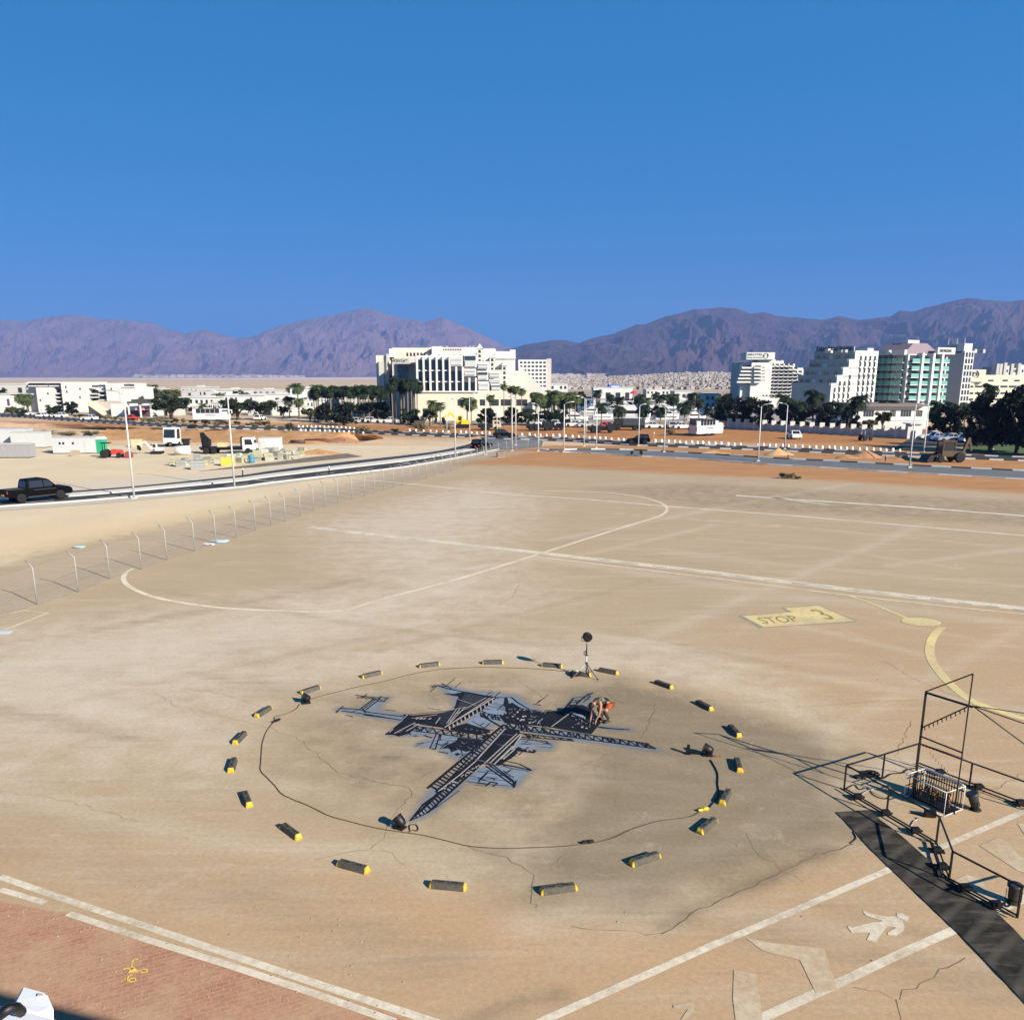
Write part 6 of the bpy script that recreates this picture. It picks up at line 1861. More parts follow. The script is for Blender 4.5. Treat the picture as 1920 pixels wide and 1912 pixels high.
b = MB(); b.box(-1.0, -.7, 1.5, .4, .7, 2.5); b.build('cab_glass', M_CARGLASS, bh)
b = MB(); b.prism([(-3.2, .15), (-2.4, .1), (-2.2, .9), (-2.7, 1.0)], -1.0, 1.0, 'xz'); b.bar((-2.4, -.6, .7), (-1.0, -.6, 1.1), .2); b.bar((-2.4, .6, .7), (-1.0, .6, 1.1), .2); b.build('front_bucket', M_BLACK, bh)
b = MB(); b.bar((1.9, 0, 1.0), (2.6, 0, 3.0), .3); b.bar((2.6, 0, 3.0), (3.0, 0, 1.4), .22); b.build('rear_boom', m_bh, bh)
for sy in (-1, 1):
    wheel(bh, 1.1, sy * .9, .65, .4); wheel(bh, -1.3, sy * .85, .45, .3)
tq = thing('quad_bike', 'small dark open tractor before the pillared wall', 'tractor', gp(1622, 826), R(20))
b = MB(); b.prism([(-.9, .5), (-.9, 1.0), (.2, 1.0), (.9, .8), (.9, .5)], -.5, .5, 'xz'); b.build('body', M_BLACK, tq, bevel=0.04)
b = MB(); b.bar((-.5, -.4, 1.0), (-.5, -.4, 1.6), .07); b.bar((-.5, .4, 1.0), (-.5, .4, 1.6), .07); b.bar((-.5, -.4, 1.6), (-.5, .4, 1.6), .07); b.build('roll_bar', M_GALV, tq)
for sx in (-.6, .6):
    for sy in (-1, 1): wheel(tq, sx, sy * .55, .36, .25)
rt = thing('red_tractor', 'small red loader beside the green portable toilet', 'tractor', gp(214, 858), R(8))
b = MB(); b.prism([(-.2, .45), (-.2, 1.1), (1.1, 1.0), (1.2, .45)], -.5, .5, 'xz'); b.build('hood', M_RED, rt, bevel=0.05)
b = MB(); b.bar((-1.2, -.45, .6), (-1.2, -.45, 1.9), .08); b.bar((-1.2, .45, .6), (-1.2, .45, 1.9), .08); b.box(-1.4, -.55, 1.9, -.3, .55, 2.0); b.box(-1.3, -.4, .5, -.2, .4, .9); b.build('canopy', M_BLACK, rt)
b = MB(); b.prism([(1.5, .1), (2.3, .05), (2.1, .7), (1.6, .75)], -.7, .7, 'xz'); b.build('bucket', mat('dull_red_steel', (0.22, 0.04, 0.03), 0.6), rt)
for sy in (-1, 1): wheel(rt, -1.0, sy * .6, .55, .35); wheel(rt, .8, sy * .5, .36, .25)
# ---- cabins, containers and yard goods
m_cabin = mat('cabin_sheet', (0.44, 0.45, 0.46), 0.6, var=0.04)
def cabin(name, label, x0, x1, yb, yt, d, rz=0.0, m=None, holes=(), cat='cabin', door=None):
    a, c = gp(x0, yb), gp(x1, yb)
    t = thing(name, label, cat, a, rz)
    L = (c - a).length
    H = height((x0 + x1) / 2, yb, yt)
    b = MB(); b.box(0, 0, .12, L, d, H); b.build('wall', m or m_cabin, t)
    b = MB(); b.box(-.06, -.06, H, L + .06, d + .06, H + .08); b.build('roof', M_OFFWHITE, t)
    b = MB()
    for k in range(1, int(L / 0.6)): b.box(k * .6 - .015, -.02, .15, k * .6 + .015, 0, H - .03)
    b.build('wall_ribs', m or m_cabin, t)
    for u, w in holes:
        b = MB(); b.box(u * L - .12, -.05, H * .60, u * L + .12, .02, H * .60 + .28); b.build('vent', M_BLACK, t)
    for u, w in (door or ()):
        b = MB(); b.box(u * L, -.05, .15, u * L + w, .02, H * .85); b.build('door', mat('cabin_door', (0.45, 0.45, 0.44), 0.6), t)
    return t
cabin('site_cabin', 'grey site cabin with three small vents beside the green toilet', 100, 183, 851, 821, 2.4, R(3), holes=((.17, 1), (.25, 1), (.46, 1)), door=((.72, .9),))
cabin('site_cabin', 'pale cabin at the left edge, rear one of the pair', -20, 48, 838, 805, 2.6, R(3))
cabin('site_cabin', 'pale cabin overlapping the rear cabin at the left', 22, 84, 840, 811, 2.4, R(3), m=mat('pale_cabin_sheet', (0.42, 0.44, 0.43), 0.6, var=0.05))
cabin('fuel_tank', 'long grey flat-topped tank lying before the left cabins', -20, 56, 859, 833, 1.6, R(2), m=mat('tank_grey', (0.26, 0.26, 0.27), 0.6, var=0.12), cat='tank')
cabin('container', 'white container standing behind the stacked blocks', 486, 523, 846, 822, 2.4, R(2), m=M_CARWHITE, cat='container', door=((.05, .9),))
wc = thing('portable_toilet', 'green portable toilet with white roof beside the grey cabin', 'toilet', gp(192, 850))
b = MB(); b.box(-.55, -.55, .05, .55, .55, 1.95); b.build('cubicle', mat('green_plastic', (0.02, 0.34, 0.16), 0.5), wc, bevel=0.03)
b = MB(); b.prism([(-.6, 1.95), (.6, 1.95), (.6, 2.1), (.35, 2.3), (-.35, 2.3), (-.6, 2.1)], -.6, .6, 'xz'); b.build('roof', M_CARWHITE, wc, bevel=0.03)
b = MB(); b.box(-.32, -.57, .15, .32, -.55, 1.8); b.build('door', mat('green_door', (0.02, 0.28, 0.13), 0.5), wc)
pp = thing('concrete_pipe', 'big pale concrete pipe section lying in the builders yard', 'pipe', gp(343, 853) + Vector((0, 0, .62)), R(12))
b = MB()
n = 20
v, f = [], []
for x_ in (-1.0, 1.0):
    for r in (.62, .5):
        for k in range(n): v.append((x_, r * math.cos(2 * math.pi * k / n), r * math.sin(2 * math.pi * k / n)))
for k in range(n):
    k2 = (k + 1) % n
    f += [(k, k2, 2 * n + k2, 2 * n + k), (n + k, 3 * n + k, 3 * n + k2, n + k2), (k, n + k, n + k2, k2), (2 * n + k, 2 * n + k2, 3 * n + k2, 3 * n + k)]
b.add(v, f, 0, True); b.build('pipe_ring', mat('pipe_concrete', (0.58, 0.57, 0.53), 0.9, var=0.1), pp)
b = MB(); b.lathe([(.0, -.95), (.49, -.95), (.49, -.93), (0, -.93)], 16, axis='x'); b.build('bore_shade_disc', M_BLACK, pp)  # black disc closing the bore in place of the shade inside
for i, (xa, xb, y, m_, lab) in enumerate(((545, 572, 832, 'dark_pipe', 'dark steel pipe lying left in front of the longer pipes'), (555, 612, 829, 'dark_pipe', 'long dark steel pipe lying on the dirt'), (572, 648, 830, 'rusty_pipe', 'long rusty brown pipe reaching right of the dark ones'))):
    m = mat(m_, (0.055, 0.04, 0.035) if m_ == 'dark_pipe' else (0.14, 0.055, 0.03), 0.6, var=0.2)
    a, c = gp(xa, y), gp(xb, y)
    t = thing('steel_pipe', lab, 'pipe', (a + c) / 2 + Vector((0, 0, .3)))
    b = MB(); b.lathe([(.3, -(c - a).length / 2), (.3, (c - a).length / 2)], 12, axis='x'); b.build('pipe_body', m, t)
# stacked kerb stones and blocks
m_bl = [mat('block_concrete', (0.34, 0.32, 0.27), 0.9, var=0.15), mat('block_pale', (0.46, 0.43, 0.36), 0.9, var=0.12), mat('block_greenish', (0.33, 0.32, 0.20), 0.9, var=0.15), mat('block_grey', (0.22, 0.22, 0.21), 0.9, var=0.15)]
RB_ = random.Random(3)
for k in range(96):
    t_ = RB_.random()
    x = 318 + 250 * t_ + RB_.uniform(-6, 6)
    yb = 876 - 20 * t_ + RB_.uniform(-7, 3)
    p = gp(x, yb)
    w, d, hh = RB_.choice((.4, .6, .8, 1.1)), RB_.uniform(.35, .7), RB_.choice((.3, .45, .6, .8, 1.0)) * (1.15 if 470 < x < 530 else 0.8)
    b = MB()
    nrow = max(1, int(hh / .28))
    for r in range(nrow): b.box(-w / 2 + RB_.uniform(-.03, .03), -d / 2, r * hh / nrow + .004, w / 2 + RB_.uniform(-.03, .03), d / 2, (r + 1) * hh / nrow - .012)
    o = b.build('stone_stack', m_bl[RB_.randrange(4)], bevel=0.0)
    o.location = p; o.rotation_euler.z = RB_.uniform(-.5, .5)
    tag(o, 'small stack of pale concrete stones in the builders yard', 'stone stack', 'stone stacks in the builders yard')
for x, yb, m, lab, s in ((428, 873, M_YELLOW, 'yellow crate among the stone stacks', .7), (472, 868, mat('blue_drum_paint', (0.05, 0.20, 0.30), 0.5), 'blue drum among the stone stacks', .7), (372, 880, M_GALV, 'grey wire cage before the stone stacks', .7), (258, 838, mat('straw_bale', (0.42, 0.36, 0.20), 0.9, var=.2), 'straw coloured pallet stack right of the first lamp post', .8), (938, 857, mat('brown_box', (0.10, 0.055, 0.035), 0.8), 'small brown box standing at the end of the fence', .45), (142, 855, mat('timber_crate', (0.30, 0.24, 0.15), 0.9, var=.2), 'timber crate leaning at the grey cabin', .5)):
    t = thing('yard_crate' if 'drum' not in lab else 'drum', lab, 'crate' if 'drum' not in lab else 'drum', gp(x, yb), RB_.uniform(-.3, .3))
    b = MB()
    if 'drum' in lab: b.lathe([(.35, 0), (.37, .02), (.36, .3), (.38, .33), (.36, .36), (.36, .62), (.38, .65), (.36, .95), (.3, 1.0)], 14)
    else: b.box(-s, -s * .7, 0, s, s * .7, s * 1.5)
    b.build('shell', m, t, bevel=0.02)
    if 'drum' not in lab:
        b = MB()
        for z in (.2, .75, 1.3): b.box(-s - .02, -s * .7 - .02, s * z - .03, s + .02, s * .7 + .02, s * z + .03)
        b.build('slat', M_CONC, t)
# distant post at the yard, road works post, sign
for x, yb, yt, lab, cat, m in ((455, 893, 878, 'thin dark post with white top leaning at the yard edge', 'post', M_BLACK), (1225, 832, 810, 'orange and white road marker post right of the dark car', 'marker post', mat('orange_marker', (0.55, 0.2, 0.06), 0.6)), (617, 892, 874, 'dark thin post at the fence side of the road', 'post', M_BLACK), (1477, 858, 850, 'short post with white top on the dirt heap', 'post', M_BLACK)):
    t = thing('marker_post', lab, cat, gp(x, yb))
    hh = height(x, yb, yt)
    b = MB(); b.tube([(0, 0, 0), (0.04, 0, hh * .8)], .06, 6); b.build('post', m, t)
    b = MB(); b.tube([(0.04, 0, hh * .8), (.05, 0, hh)], .08, 6); b.build('cap', M_KERBW, t)
# worker on the dirt between the right roads
wk = thing('person', 'distant person in white top and dark trousers on the dirt between the right roads', 'person', gp(1660, 866), R(20))
hp_ = height(1660, 866, 852)
jo = [(0, 0, .52), (0, 0, .70), (0, 0, .82), (0, 0, .87), (0, 0, .93), (0, .05, .50), (.02, .06, .27), (0, .07, .02), (.04, .07, .015), (0, -.05, .50), (-.03, -.06, .27), (-.05, -.07, .02), (-.01, -.07, .015), (0, .10, .80), (.02, .13, .62), (.06, .12, .46), (0, -.10, .80), (.0, -.13, .62), (.06, -.11, .48)]
ed_ = [(0, 1), (1, 2), (2, 3), (3, 4), (0, 5), (5, 6), (6, 7), (7, 8), (0, 9), (9, 10), (10, 11), (11, 12), (2, 13), (13, 14), (14, 15), (2, 16), (16, 17), (17, 18)]
wj = [tuple(c * hp_ for c in q) for q in jo]
def late_worker():
    rr = [x * hp_ for x in (.075, .075, .07, .03, .055, .05, .036, .024, .02, .05, .036, .024, .02, .034, .026, .016, .034, .026, .016)]
    skin_mesh('body', wj, ed_, rr, mat('tanned_skin', (0.28, 0.15, 0.09), 0.7), wk, 1)
    skin_mesh('shirt', [wj[i] for i in (1, 2, 13, 14, 16, 17)], [(0, 1), (1, 2), (2, 3), (1, 4), (4, 5)], [x * hp_ for x in (.088, .084, .045, .035, .045, .035)], M_CARWHITE, wk, 1)
    skin_mesh('trousers', [wj[i] for i in (0, 5, 6, 7, 9, 10, 11)], [(0, 1), (1, 2), (2, 3), (0, 4), (4, 5), (5, 6)], [x * hp_ for x in (.085, .06, .044, .032, .06, .044, .032)], mat('dark_trousers', (0.04, 0.05, 0.07), 0.8), wk, 1)
# ---- boats in the harbour
def yacht(label, x, yw, Lpx, hpx, flip=1, mast=False):
    p = gp(x, yw)
    t = thing('motor_yacht', label, 'boat', (p.x, p.y, .04), RND.uniform(-.25, .25) + (0 if flip > 0 else math.pi), 'white boats moored in the harbour')
    L = Lpx * (p.y * cp_ + 5) / FPX
    H = hpx * (p.y * cp_ + 5) / FPX
    h1 = H * .34
    w = min(L * .16, 2.4)
    v = []
    secs = ((-.5, .9, 0.9), (-.3, 1, .95), (.1, 1, 1.0), (.35, .65, 1.1), (.5, .04, 1.25))
    for u, ww, hz_ in secs: v += [(u * L, -w * ww, h1 * hz_), (u * L * .94, -w * ww * .7, 0), (u * L * .94, w * ww * .7, 0), (u * L, w * ww, h1 * hz_)]
    f = [(0, 1, 2, 3), (19, 18, 17, 16)]
    for i in range(4):
        for k in range(4): f.append((i * 4 + k, (i + 1) * 4 + k, (i + 1) * 4 + (k + 1) % 4, i * 4 + (k + 1) % 4))
    b = MB(); b.add(v, f); b.build('hull', M_CARWHITE, t)
    b = MB(); b.prism([(-.40 * L, h1 * .9), (-.40 * L, H * .62), (.08 * L, H * .62), (.26 * L, h1)], -w * .75, w * .75, 'xz'); b.build('cabin', M_CARWHITE, t)
    b = MB(); b.prism([(-.36 * L, H * .40), (-.36 * L, H * .54), (.10 * L, H * .54), (.19 * L, H * .40)], -w * .77, w * .77, 'xz'); b.build('cabin_window', M_CARGLASS, t)
    b = MB(); b.prism([(-.36 * L, H * .621), (-.34 * L, H * .80), (-.02 * L, H * .78), (.06 * L, H * .621)], -w * .6, w * .6, 'xz'); b.box(-.36 * L, -w * .55, H * .93, -.05 * L, w * .55, H * .97); b.build('flybridge', M_CARWHITE, t)
    b = MB()
    for u in (-.34, -.08):
        for s in (-1, 1): b.bar((u * L, s * w * .5, H * .78), (u * L, s * w * .5, H * .94), .08)
    if mast: b.tube([(-.1 * L, 0, H * .97), (-.1 * L, 0, H * 2.2)], .06, 5)
    b.build('mast', M_GALV, t)
    b = MB(); b.box(-.5 * L * .9, -w * .92, h1 * .42, .36 * L, w * .92, h1 * .56); b.build('hull_stripe', mat('navy_stripe', (0.04, 0.06, 0.12), 0.4), t)
    return t
BO = [(1080, 790, 46, 22, 1, 0, 'white motor boat at the left end of the harbour'), (1105, 778, 36, 20, -1, 1, 'white boat with mast behind the close lamp pair'), (1130, 786, 40, 24, 1, 0, 'white boat behind the red vehicle'), (1148, 772, 34, 18, -1, 1, 'small white boat with mast behind the bent palm'), (1190, 792, 58, 40, 1, 0, 'big white yacht directly behind the dark tipper lorry'),
      (1212, 776, 40, 20, -1, 1, 'white boat with mast above the big yacht'), (1250, 786, 50, 26, 1, 0, 'white yacht between the dark palms'), (1240, 770, 70, 20, 1, 0, 'long low white yacht across the harbour middle'), (1272, 778, 40, 18, -1, 0, 'white cabin boat left of the tallest palm'), (1305, 788, 36, 20, 1, 1, 'white boat with mast right of the tallest palm'), (1325, 780, 34, 16, -1, 0, 'small white boat before the glass harbour building'), (1172, 766, 36, 16, 1, 1, 'far white boat with mast above the lorry'), (1290, 766, 34, 16, 1, 1, 'far white boat with mast before the white shed')]
for x, yw, L, h_, fl_, ms, lab in BO: yacht(lab, x, yw, L, h_, fl_, ms)
um = thing('parasol', 'red parasol among the harbour boats', 'parasol', gp(1187, 768))
b = MB(); b.tube([(0, 0, 0), (0, 0, 5.2)], .06, 5); b.build('pole', M_GALV, um)
b = MB(); b.lathe([(1.4, 5.0), (.7, 5.6), (.05, 6.0)], 8, smooth=False); b.build('canopy', mat('crimson_canopy', (0.5, 0.03, 0.08), 0.8), um)
# ================================================================== NEAR THINGS
# ---- the building the photo is taken from: only its roof edge and its shadow show
ROOF_Z = 7.9
eA, eB = gp(-10, 1882, ROOF_Z), gp(112, 1914, ROOF_Z)
ed = (eB - eA).normalized()
en = Vector((ed.y, -ed.x, 0))
if en.y > 0: en = -en
term = thing('terminal_building', 'white roof edge of the building at the bottom left corner', 'building')
fa, fb = eA - ed * 9, eB + ed * 16
b = MB()
b.prism([(p.x, p.y) for p in (fa, fb, fb + en * 14, fa + en * 14)], 0.0, ROOF_Z - 0.25, 'xy')
b.build('wall', M_WHITE, term)
b = MB()
o1 = en * -0.02
b.prism([(p.x, p.y) for p in (fa + o1, fb + o1, fb + en * 14, fa + en * 14)], ROOF_Z - 0.25, ROOF_Z, 'xy')
b.build('roof', mat('white_roof_sheet', (0.62, 0.62, 0.63), 0.5, var=0.08), term, bevel=0.02)
b = MB(); b.bar(eA + ed * 4 + Vector((0, 0, 0.3)), fb + Vector((0, 0, 0.3)), 0.06, 0.6); b.build('added_shadow_lip', mat('white_roof_sheet', (0.62, 0.62, 0.63), 0.5), term)  # unseen lip, added to move the roof's shadow edge outwards
fl = thing('floodlight', 'white metal floodlight housing sticking out over the roof edge', 'floodlight', gp(58, 1872, 7.6))
q = [gp(42, 1846, 7.72), gp(88, 1858, 7.72), gp(101, 1888, 7.73), gp(70, 1901, 7.75), gp(22, 1884, 7.75)]
dn = Vector((0, -0.02, -0.10))
b = MB()
b.add([p - fl.location for p in q] + [p + dn - fl.location for p in q], [(0, 1, 2, 3, 4), (9, 8, 7, 6, 5)] + [(i, (i + 1) % 5, (i + 1) % 5 + 5, i + 5) for i in range(5)])
b.build('housing', mat('white_sheet_metal', (0.80, 0.80, 0.79), 0.45, var=0.06), fl, bevel=0.012)
b = MB()
b.tube([gp(-6, 1906, 8.0) - fl.location, gp(18, 1889, 8.02) - fl.location, gp(30, 1888, 8.0) - fl.location, gp(40, 1897, 7.95) - fl.location], 0.022, 8)
b.build('bracket', M_BLACK, fl)
b = MB(); b.box(-0.012, -0.006, 0, 0.012, 0.006, 0.006); lt_ = b.build('latch', M_GREYWALL, fl); lt_.location = gp(76, 1866, 7.735) - fl.location

# ---- painted aeroplane on the apron
def mc(x, y): return (600 + x / 2.909, 1180 + y / 2.909)
mural = thing('ground_mural', 'black scaffold-like aeroplane with blue sprayed halo painted on the apron', 'mural', gp(930, 1390))
minv = Matrix.Translation(-mural.location)
strokes_b, strokes_w, strokes_s = MB(), MB(), MB()
def mp(p, z): return gp(*mc(*p)) + Vector((0, 0, z))
zc = [0]
def fill(pts, z=0.012, b=strokes_b):
    zc[0] += 1
    b.poly([mp(p, z + 0.0002 * zc[0]) for p in pts])
def line(pts, w=0.03, z=0.012, b=strokes_b, jit=0.0):
    zc[0] += 1
    P = [mp(p, 0) for p in pts]
    b.strip(P, [w * RND.uniform(0.8, 1.2) for _ in P], z + 0.0002 * (zc[0] % 40))
def truss(a0, a1, b0, b1, n, w=0.025, z=0.012, b=strokes_b, cross=True, chord=0.035):
    "ladder or lattice between the chords a0-a1 and b0-b1 (mural coordinates)"
    A = [(a0[0] + (a1[0] - a0[0]) * k / n, a0[1] + (a1[1] - a0[1]) * k / n) for k in range(n + 1)]
    B = [(b0[0] + (b1[0] - b0[0]) * k / n, b0[1] + (b1[1] - b0[1]) * k / n) for k in range(n + 1)]
    line([A[0], A[-1]], chord, z, b)
    line([B[0], B[-1]], chord, z, b)
    for k in range(n):
        if cross:
            line([A[k], B[k + 1]] if k % 2 else [B[k], A[k + 1]], w * RND.uniform(0.8, 1.5), z, b)
            if RND.random() < 0.45: line([A[k], B[k]], w, z, b)
        else:
            j = RND.uniform(-0.3, 0.3)
            kk = min(n, max(0, k))
            line([A[kk], (B[kk][0] + (B[min(n, kk + 1)][0] - B[kk][0]) * j, B[kk][1] + (B[min(n, kk + 1)][1] - B[kk][1]) * j)], w * RND.uniform(0.7, 1.6), z, b)
BLK, WHT = 0.012, 0.032
# --- black masses
right_body = [(1010, 420), (1030, 405), (1050, 400), (1090, 425), (1190, 455), (1225, 462), (1240, 445), (1310, 447), (1350, 425), (1430, 412), (1490, 440), (1532, 510), (1480, 572), (1330, 548), (1240, 530), (1110, 520), (1005, 505), (985, 480), (1015, 455)]
fill(right_body)
fill([(1328, 440), (1365, 415), (1430, 412), (1492, 440), (1500, 500), (1440, 470), (1370, 455)])
hatch = [(798, 340), (965, 372), (880, 445), (690, 545), (672, 540), (735, 440), (748, 385), (760, 362)]
fill(hatch)
fill([(460, 463), (500, 470), (640, 458), (738, 440), (742, 452), (690, 540), (560, 520), (452, 500)])
fill([(455, 497), (525, 512), (405, 575), (352, 575), (392, 545)])
fill([(440, 560), (500, 522), (540, 525), (485, 570), (432, 585), (402, 575)])
fill([(740, 528), (800, 512), (860, 532), (925, 548), (930, 562), (880, 572), (800, 562), (690, 545)])
fill([(755, 590), (885, 606), (845, 655), (800, 668), (758, 655), (715, 672), (712, 648), (665, 652), (690, 632), (742, 612)])
core = [(1085, 548), (1000, 545), (850, 712), (845, 735), (900, 735), (950, 745), (985, 742), (1060, 690), (1080, 660), (1045, 655), (1095, 570)]
fill(core)
fill([(990, 700), (1060, 668), (1082, 672), (1040, 708), (985, 725)])
fill([(845, 712), (890, 735), (860, 752), (800, 800), (690, 870), (640, 888), (630, 880)])
fill([(860, 748), (830, 775), (770, 815), (735, 835), (745, 815), (800, 770)])
fill([(640, 890), (690, 862), (610, 930), (490, 1046)])
fill([(1068, 652), (1120, 655), (1175, 668), (1172, 676), (1110, 668), (1070, 664)])
fill([(1010, 372), (1022, 372), (1030, 405), (1055, 415), (1010, 425)])
fill([(490, 1046), (585, 955), (640, 900), (650, 905), (560, 990)])
fill([(1052, 840), (1075, 822), (1065, 862), (1055, 866)])
fill([(672, 350), (735, 352), (792, 340), (760, 368), (730, 362)])
for tx, ty in ((700, 648), (735, 680), (880, 590), (1070, 648), (1150, 662), (820, 672)):
    fill([(tx, ty), (tx + 16, ty - 6), (tx + 34, ty + 3), (tx + 14, ty + 10)])
# --- outlines and booms
for pts, w in (([(612, 318), (640, 306), (700, 325), (800, 345), (960, 372), (1045, 372), (1080, 400), (1130, 430), (1190, 452), (1225, 455)], 0.05), ([(665, 296), (720, 325)], 0.04), ([(790, 345), (735, 430)], 0.04),
               ([(90, 455), (112, 430), (150, 432)], 0.04), ([(88, 452), (130, 418)], 0.03), ([(112, 432), (200, 436), (280, 455), (460, 478)], 0.05), ([(120, 445), (190, 455), (270, 466), (440, 495)], 0.04), ([(240, 468), (450, 496)], 0.025),
               ([(220, 435), (300, 378)], 0.05), ([(250, 440), (318, 388)], 0.045), ([(235, 437), (310, 380)], 0.03), ([(196, 360), (300, 372), (375, 374), (350, 395), (308, 392)], 0.045), ([(200, 372), (250, 372), (300, 380)], 0.035),
               ([(205, 380), (230, 366), (260, 384), (290, 370)], 0.02), ([(320, 376), (345, 392), (360, 376)], 0.025), ([(180, 448), (230, 430), (250, 455)], 0.05), ([(440, 470), (740, 440)], 0.04),
               ([(520, 638), (560, 622), (640, 605), (760, 610)], 0.025), ([(640, 560), (600, 652)], 0.03), ([(655, 570), (630, 655)], 0.035), ([(660, 575), (655, 605)], 0.03), ([(610, 650), (630, 655)], 0.05), ([(660, 600), (740, 590), (820, 600)], 0.02),
               ([(1095, 598), (1180, 608), (1270, 632)], 0.035), ([(1100, 590), (1190, 605)], 0.02), ([(1110, 610), (1150, 622), (1240, 628)], 0.02), ([(1180, 640), (1270, 645)], 0.015), ([(1090, 625), (1150, 628)], 0.03),
               ([(985, 735), (1060, 748), (1155, 770)], 0.06), ([(1000, 715), (1090, 735), (1155, 768)], 0.03), ([(1000, 745), (1050, 760), (1140, 775)], 0.025), ([(905, 745), (1060, 855)], 0.045), ([(925, 742), (1065, 840)], 0.04), ([(950, 745), (1060, 830)], 0.03),
               ([(985, 790), (1050, 765)], 0.025), ([(1000, 770), (1040, 800)], 0.02), ([(1040, 770), (1000, 800)], 0.02), ([(860, 775), (960, 790), (1010, 800)], 0.02), ([(820, 800), (900, 815), (1050, 830)], 0.015), ([(800, 830), (900, 845), (1050, 855)], 0.018), ([(830, 815), (960, 835)], 0.012), ([(905, 855), (930, 835), (970, 840), (945, 858)], 0.05),
               ([(1325, 445), (1385, 375), (1440, 368)], 0.045), ([(1385, 375), (1360, 410)], 0.04), ([(1415, 392), (1470, 350)], 0.06), ([(1400, 405), (1445, 372)], 0.04), ([(1240, 530), (1330, 455)], 0.03), ([(1218, 462), (1235, 440), (1320, 448)], 0.03),
               ([(1515, 532), (1600, 542), (1690, 548)], 0.05), ([(1530, 538), (1660, 548)], 0.03), ([(1500, 500), (1540, 510)], 0.03), ([(1545, 495), (1575, 502)], 0.06),
               ([(960, 372), (880, 445), (905, 455)], 0.045), ([(1015, 372), (1008, 420)], 0.06), ([(880, 470), (985, 530)], 0.05), ([(985, 465), (1010, 500)], 0.05), ([(930, 395), (1000, 415)], 0.018), ([(915, 415), (1005, 435)], 0.018), ([(935, 405), (1000, 425)], 0.012), ([(830, 500), (900, 540)], 0.02), ([(870, 525), (895, 512)], 0.04),
               ([(880, 550), (930, 585)], 0.06), ([(590, 430), (660, 440)], 0.018), ([(800, 675), (760, 700)], 0.03), ([(770, 660), (780, 690), (800, 690)], 0.02), ([(775, 700), (800, 715)], 0.025), ([(640, 968), (700, 925), (760, 880)], 0.018), ([(590, 1000), (650, 960)], 0.03)):
    line(pts, w)
for k in range(90):      # sketchy strokes round the outline
    px_, py_, dx_, dy_ = RND.choice(((690, 330, 90, 25), (1130, 430, 80, 30), (560, 612, 80, 12), (700, 640, 90, 30), (1130, 610, 110, 18), (1000, 790, 110, 45), (900, 830, 90, 20), (250, 450, 130, 20), (280, 372, 80, 10), (520, 560, 90, 22), (820, 560, 80, 18), (930, 410, 60, 40), (1060, 660, 60, 30), (930, 640, 60, 40), (1400, 400, 60, 40)))
    x, y = px_ + RND.uniform(-1, 1) * dx_, py_ + RND.uniform(-1, 1) * dy_
    a = RND.choice((0.1, 0.12, 0.18, -0.8, -0.9, 0.3)); l_ = RND.uniform(14, 60)
    line([(x, y), (x + l_ * .5, y + l_ * .5 * a + RND.uniform(-2, 2)), (x + l_, y + l_ * a)], RND.uniform(0.012, 0.04))
# --- trusses: long boom, left boom, wing ladders
truss((1005, 508), (1800, 625), (1010, 540), (1835, 652), 34, w=0.032, chord=0.05)
truss((1050, 562), (1380, 600), (1040, 582), (1390, 610), 14)
line([(1005, 525), (1390, 590), (1835, 652)], 0.045)
truss((500, 525), (930, 582), (505, 552), (900, 605), 18, w=0.032, chord=0.05)
truss((1005, 520), (588, 868), (1035, 545), (636, 890), 26, cross=False, w=0.042, chord=0.085)
truss((835, 762), (560, 960), (862, 752), (590, 1000), 18, cross=False, w=0.042, chord=0.07)
truss((560, 960), (490, 1046), (590, 1000), (492, 1044), 5, cross=False, w=0.02)
truss((1215, 532), (1325, 442), (1260, 535), (1360, 450), 9, cross=False, w=0.03)
truss((1330, 445), (1385, 375), (1380, 430), (1440, 372), 5, cross=False, w=0.03)
truss((875, 455), (985, 470), (880, 478), (995, 500), 7)
line([(920, 590), (640, 890)], 0.05)
# --- bare-ground (pale) strokes left inside the black
for a, b_ in (((1075, 572), (898, 735)), ((1092, 575), (925, 735)), ((1052, 640), (950, 740)), ((1100, 580), (1045, 660)), ((1010, 545), (858, 712)), ((855, 718), (760, 800)), ((760, 800), (645, 888)), ((1042, 655), (985, 712)), ((1060, 660), (1000, 712))):
    line([a, b_], 0.045, WHT, strokes_w)
line([(848, 712), (960, 745)], 0.05, WHT, strokes_s)
line([(965, 632), (1040, 640)], 0.03, WHT, strokes_s)
line([(990, 575), (1060, 585)], 0.03, WHT, strokes_s)
for k in range(15):      # hatching of the fin
    t = k / 14
    line([(792 - 45 * t, 352 + 80 * t), (938 - 130 * t, 384 + 58 * t)], 0.022, WHT, strokes_s)
for a, b_, w in (((950, 378), (680, 540), 0.05), ((930, 378), (690, 535), 0.035), ((905, 378), (735, 470), 0.03), ((750, 385), (850, 420), 0.03), ((735, 440), (800, 428), 0.02), ((745, 440), (690, 520), 0.03), ((765, 435), (700, 520), 0.03), ((790, 430), (710, 515), 0.025)):
    line([a, b_], w, WHT + 0.006, strokes_w)
for k in range(12):
    t = k / 11
    x, y = 940 - 235 * t, 392 + 145 * t
    line([(x, y - 4), (x + 4, y + 16)], 0.04, WHT + 0.006, strokes_w)
for k in range(9):
    t = k / 8
    line([(640 + 14 * t, 462 + 60 * t), (735 - 40 * t, 452 + 70 * t)], 0.014, WHT, strokes_s)
for x in (522, 543, 562, 592): line([(x, 494), (x + 16, 488)], 0.07, WHT, strokes_w)
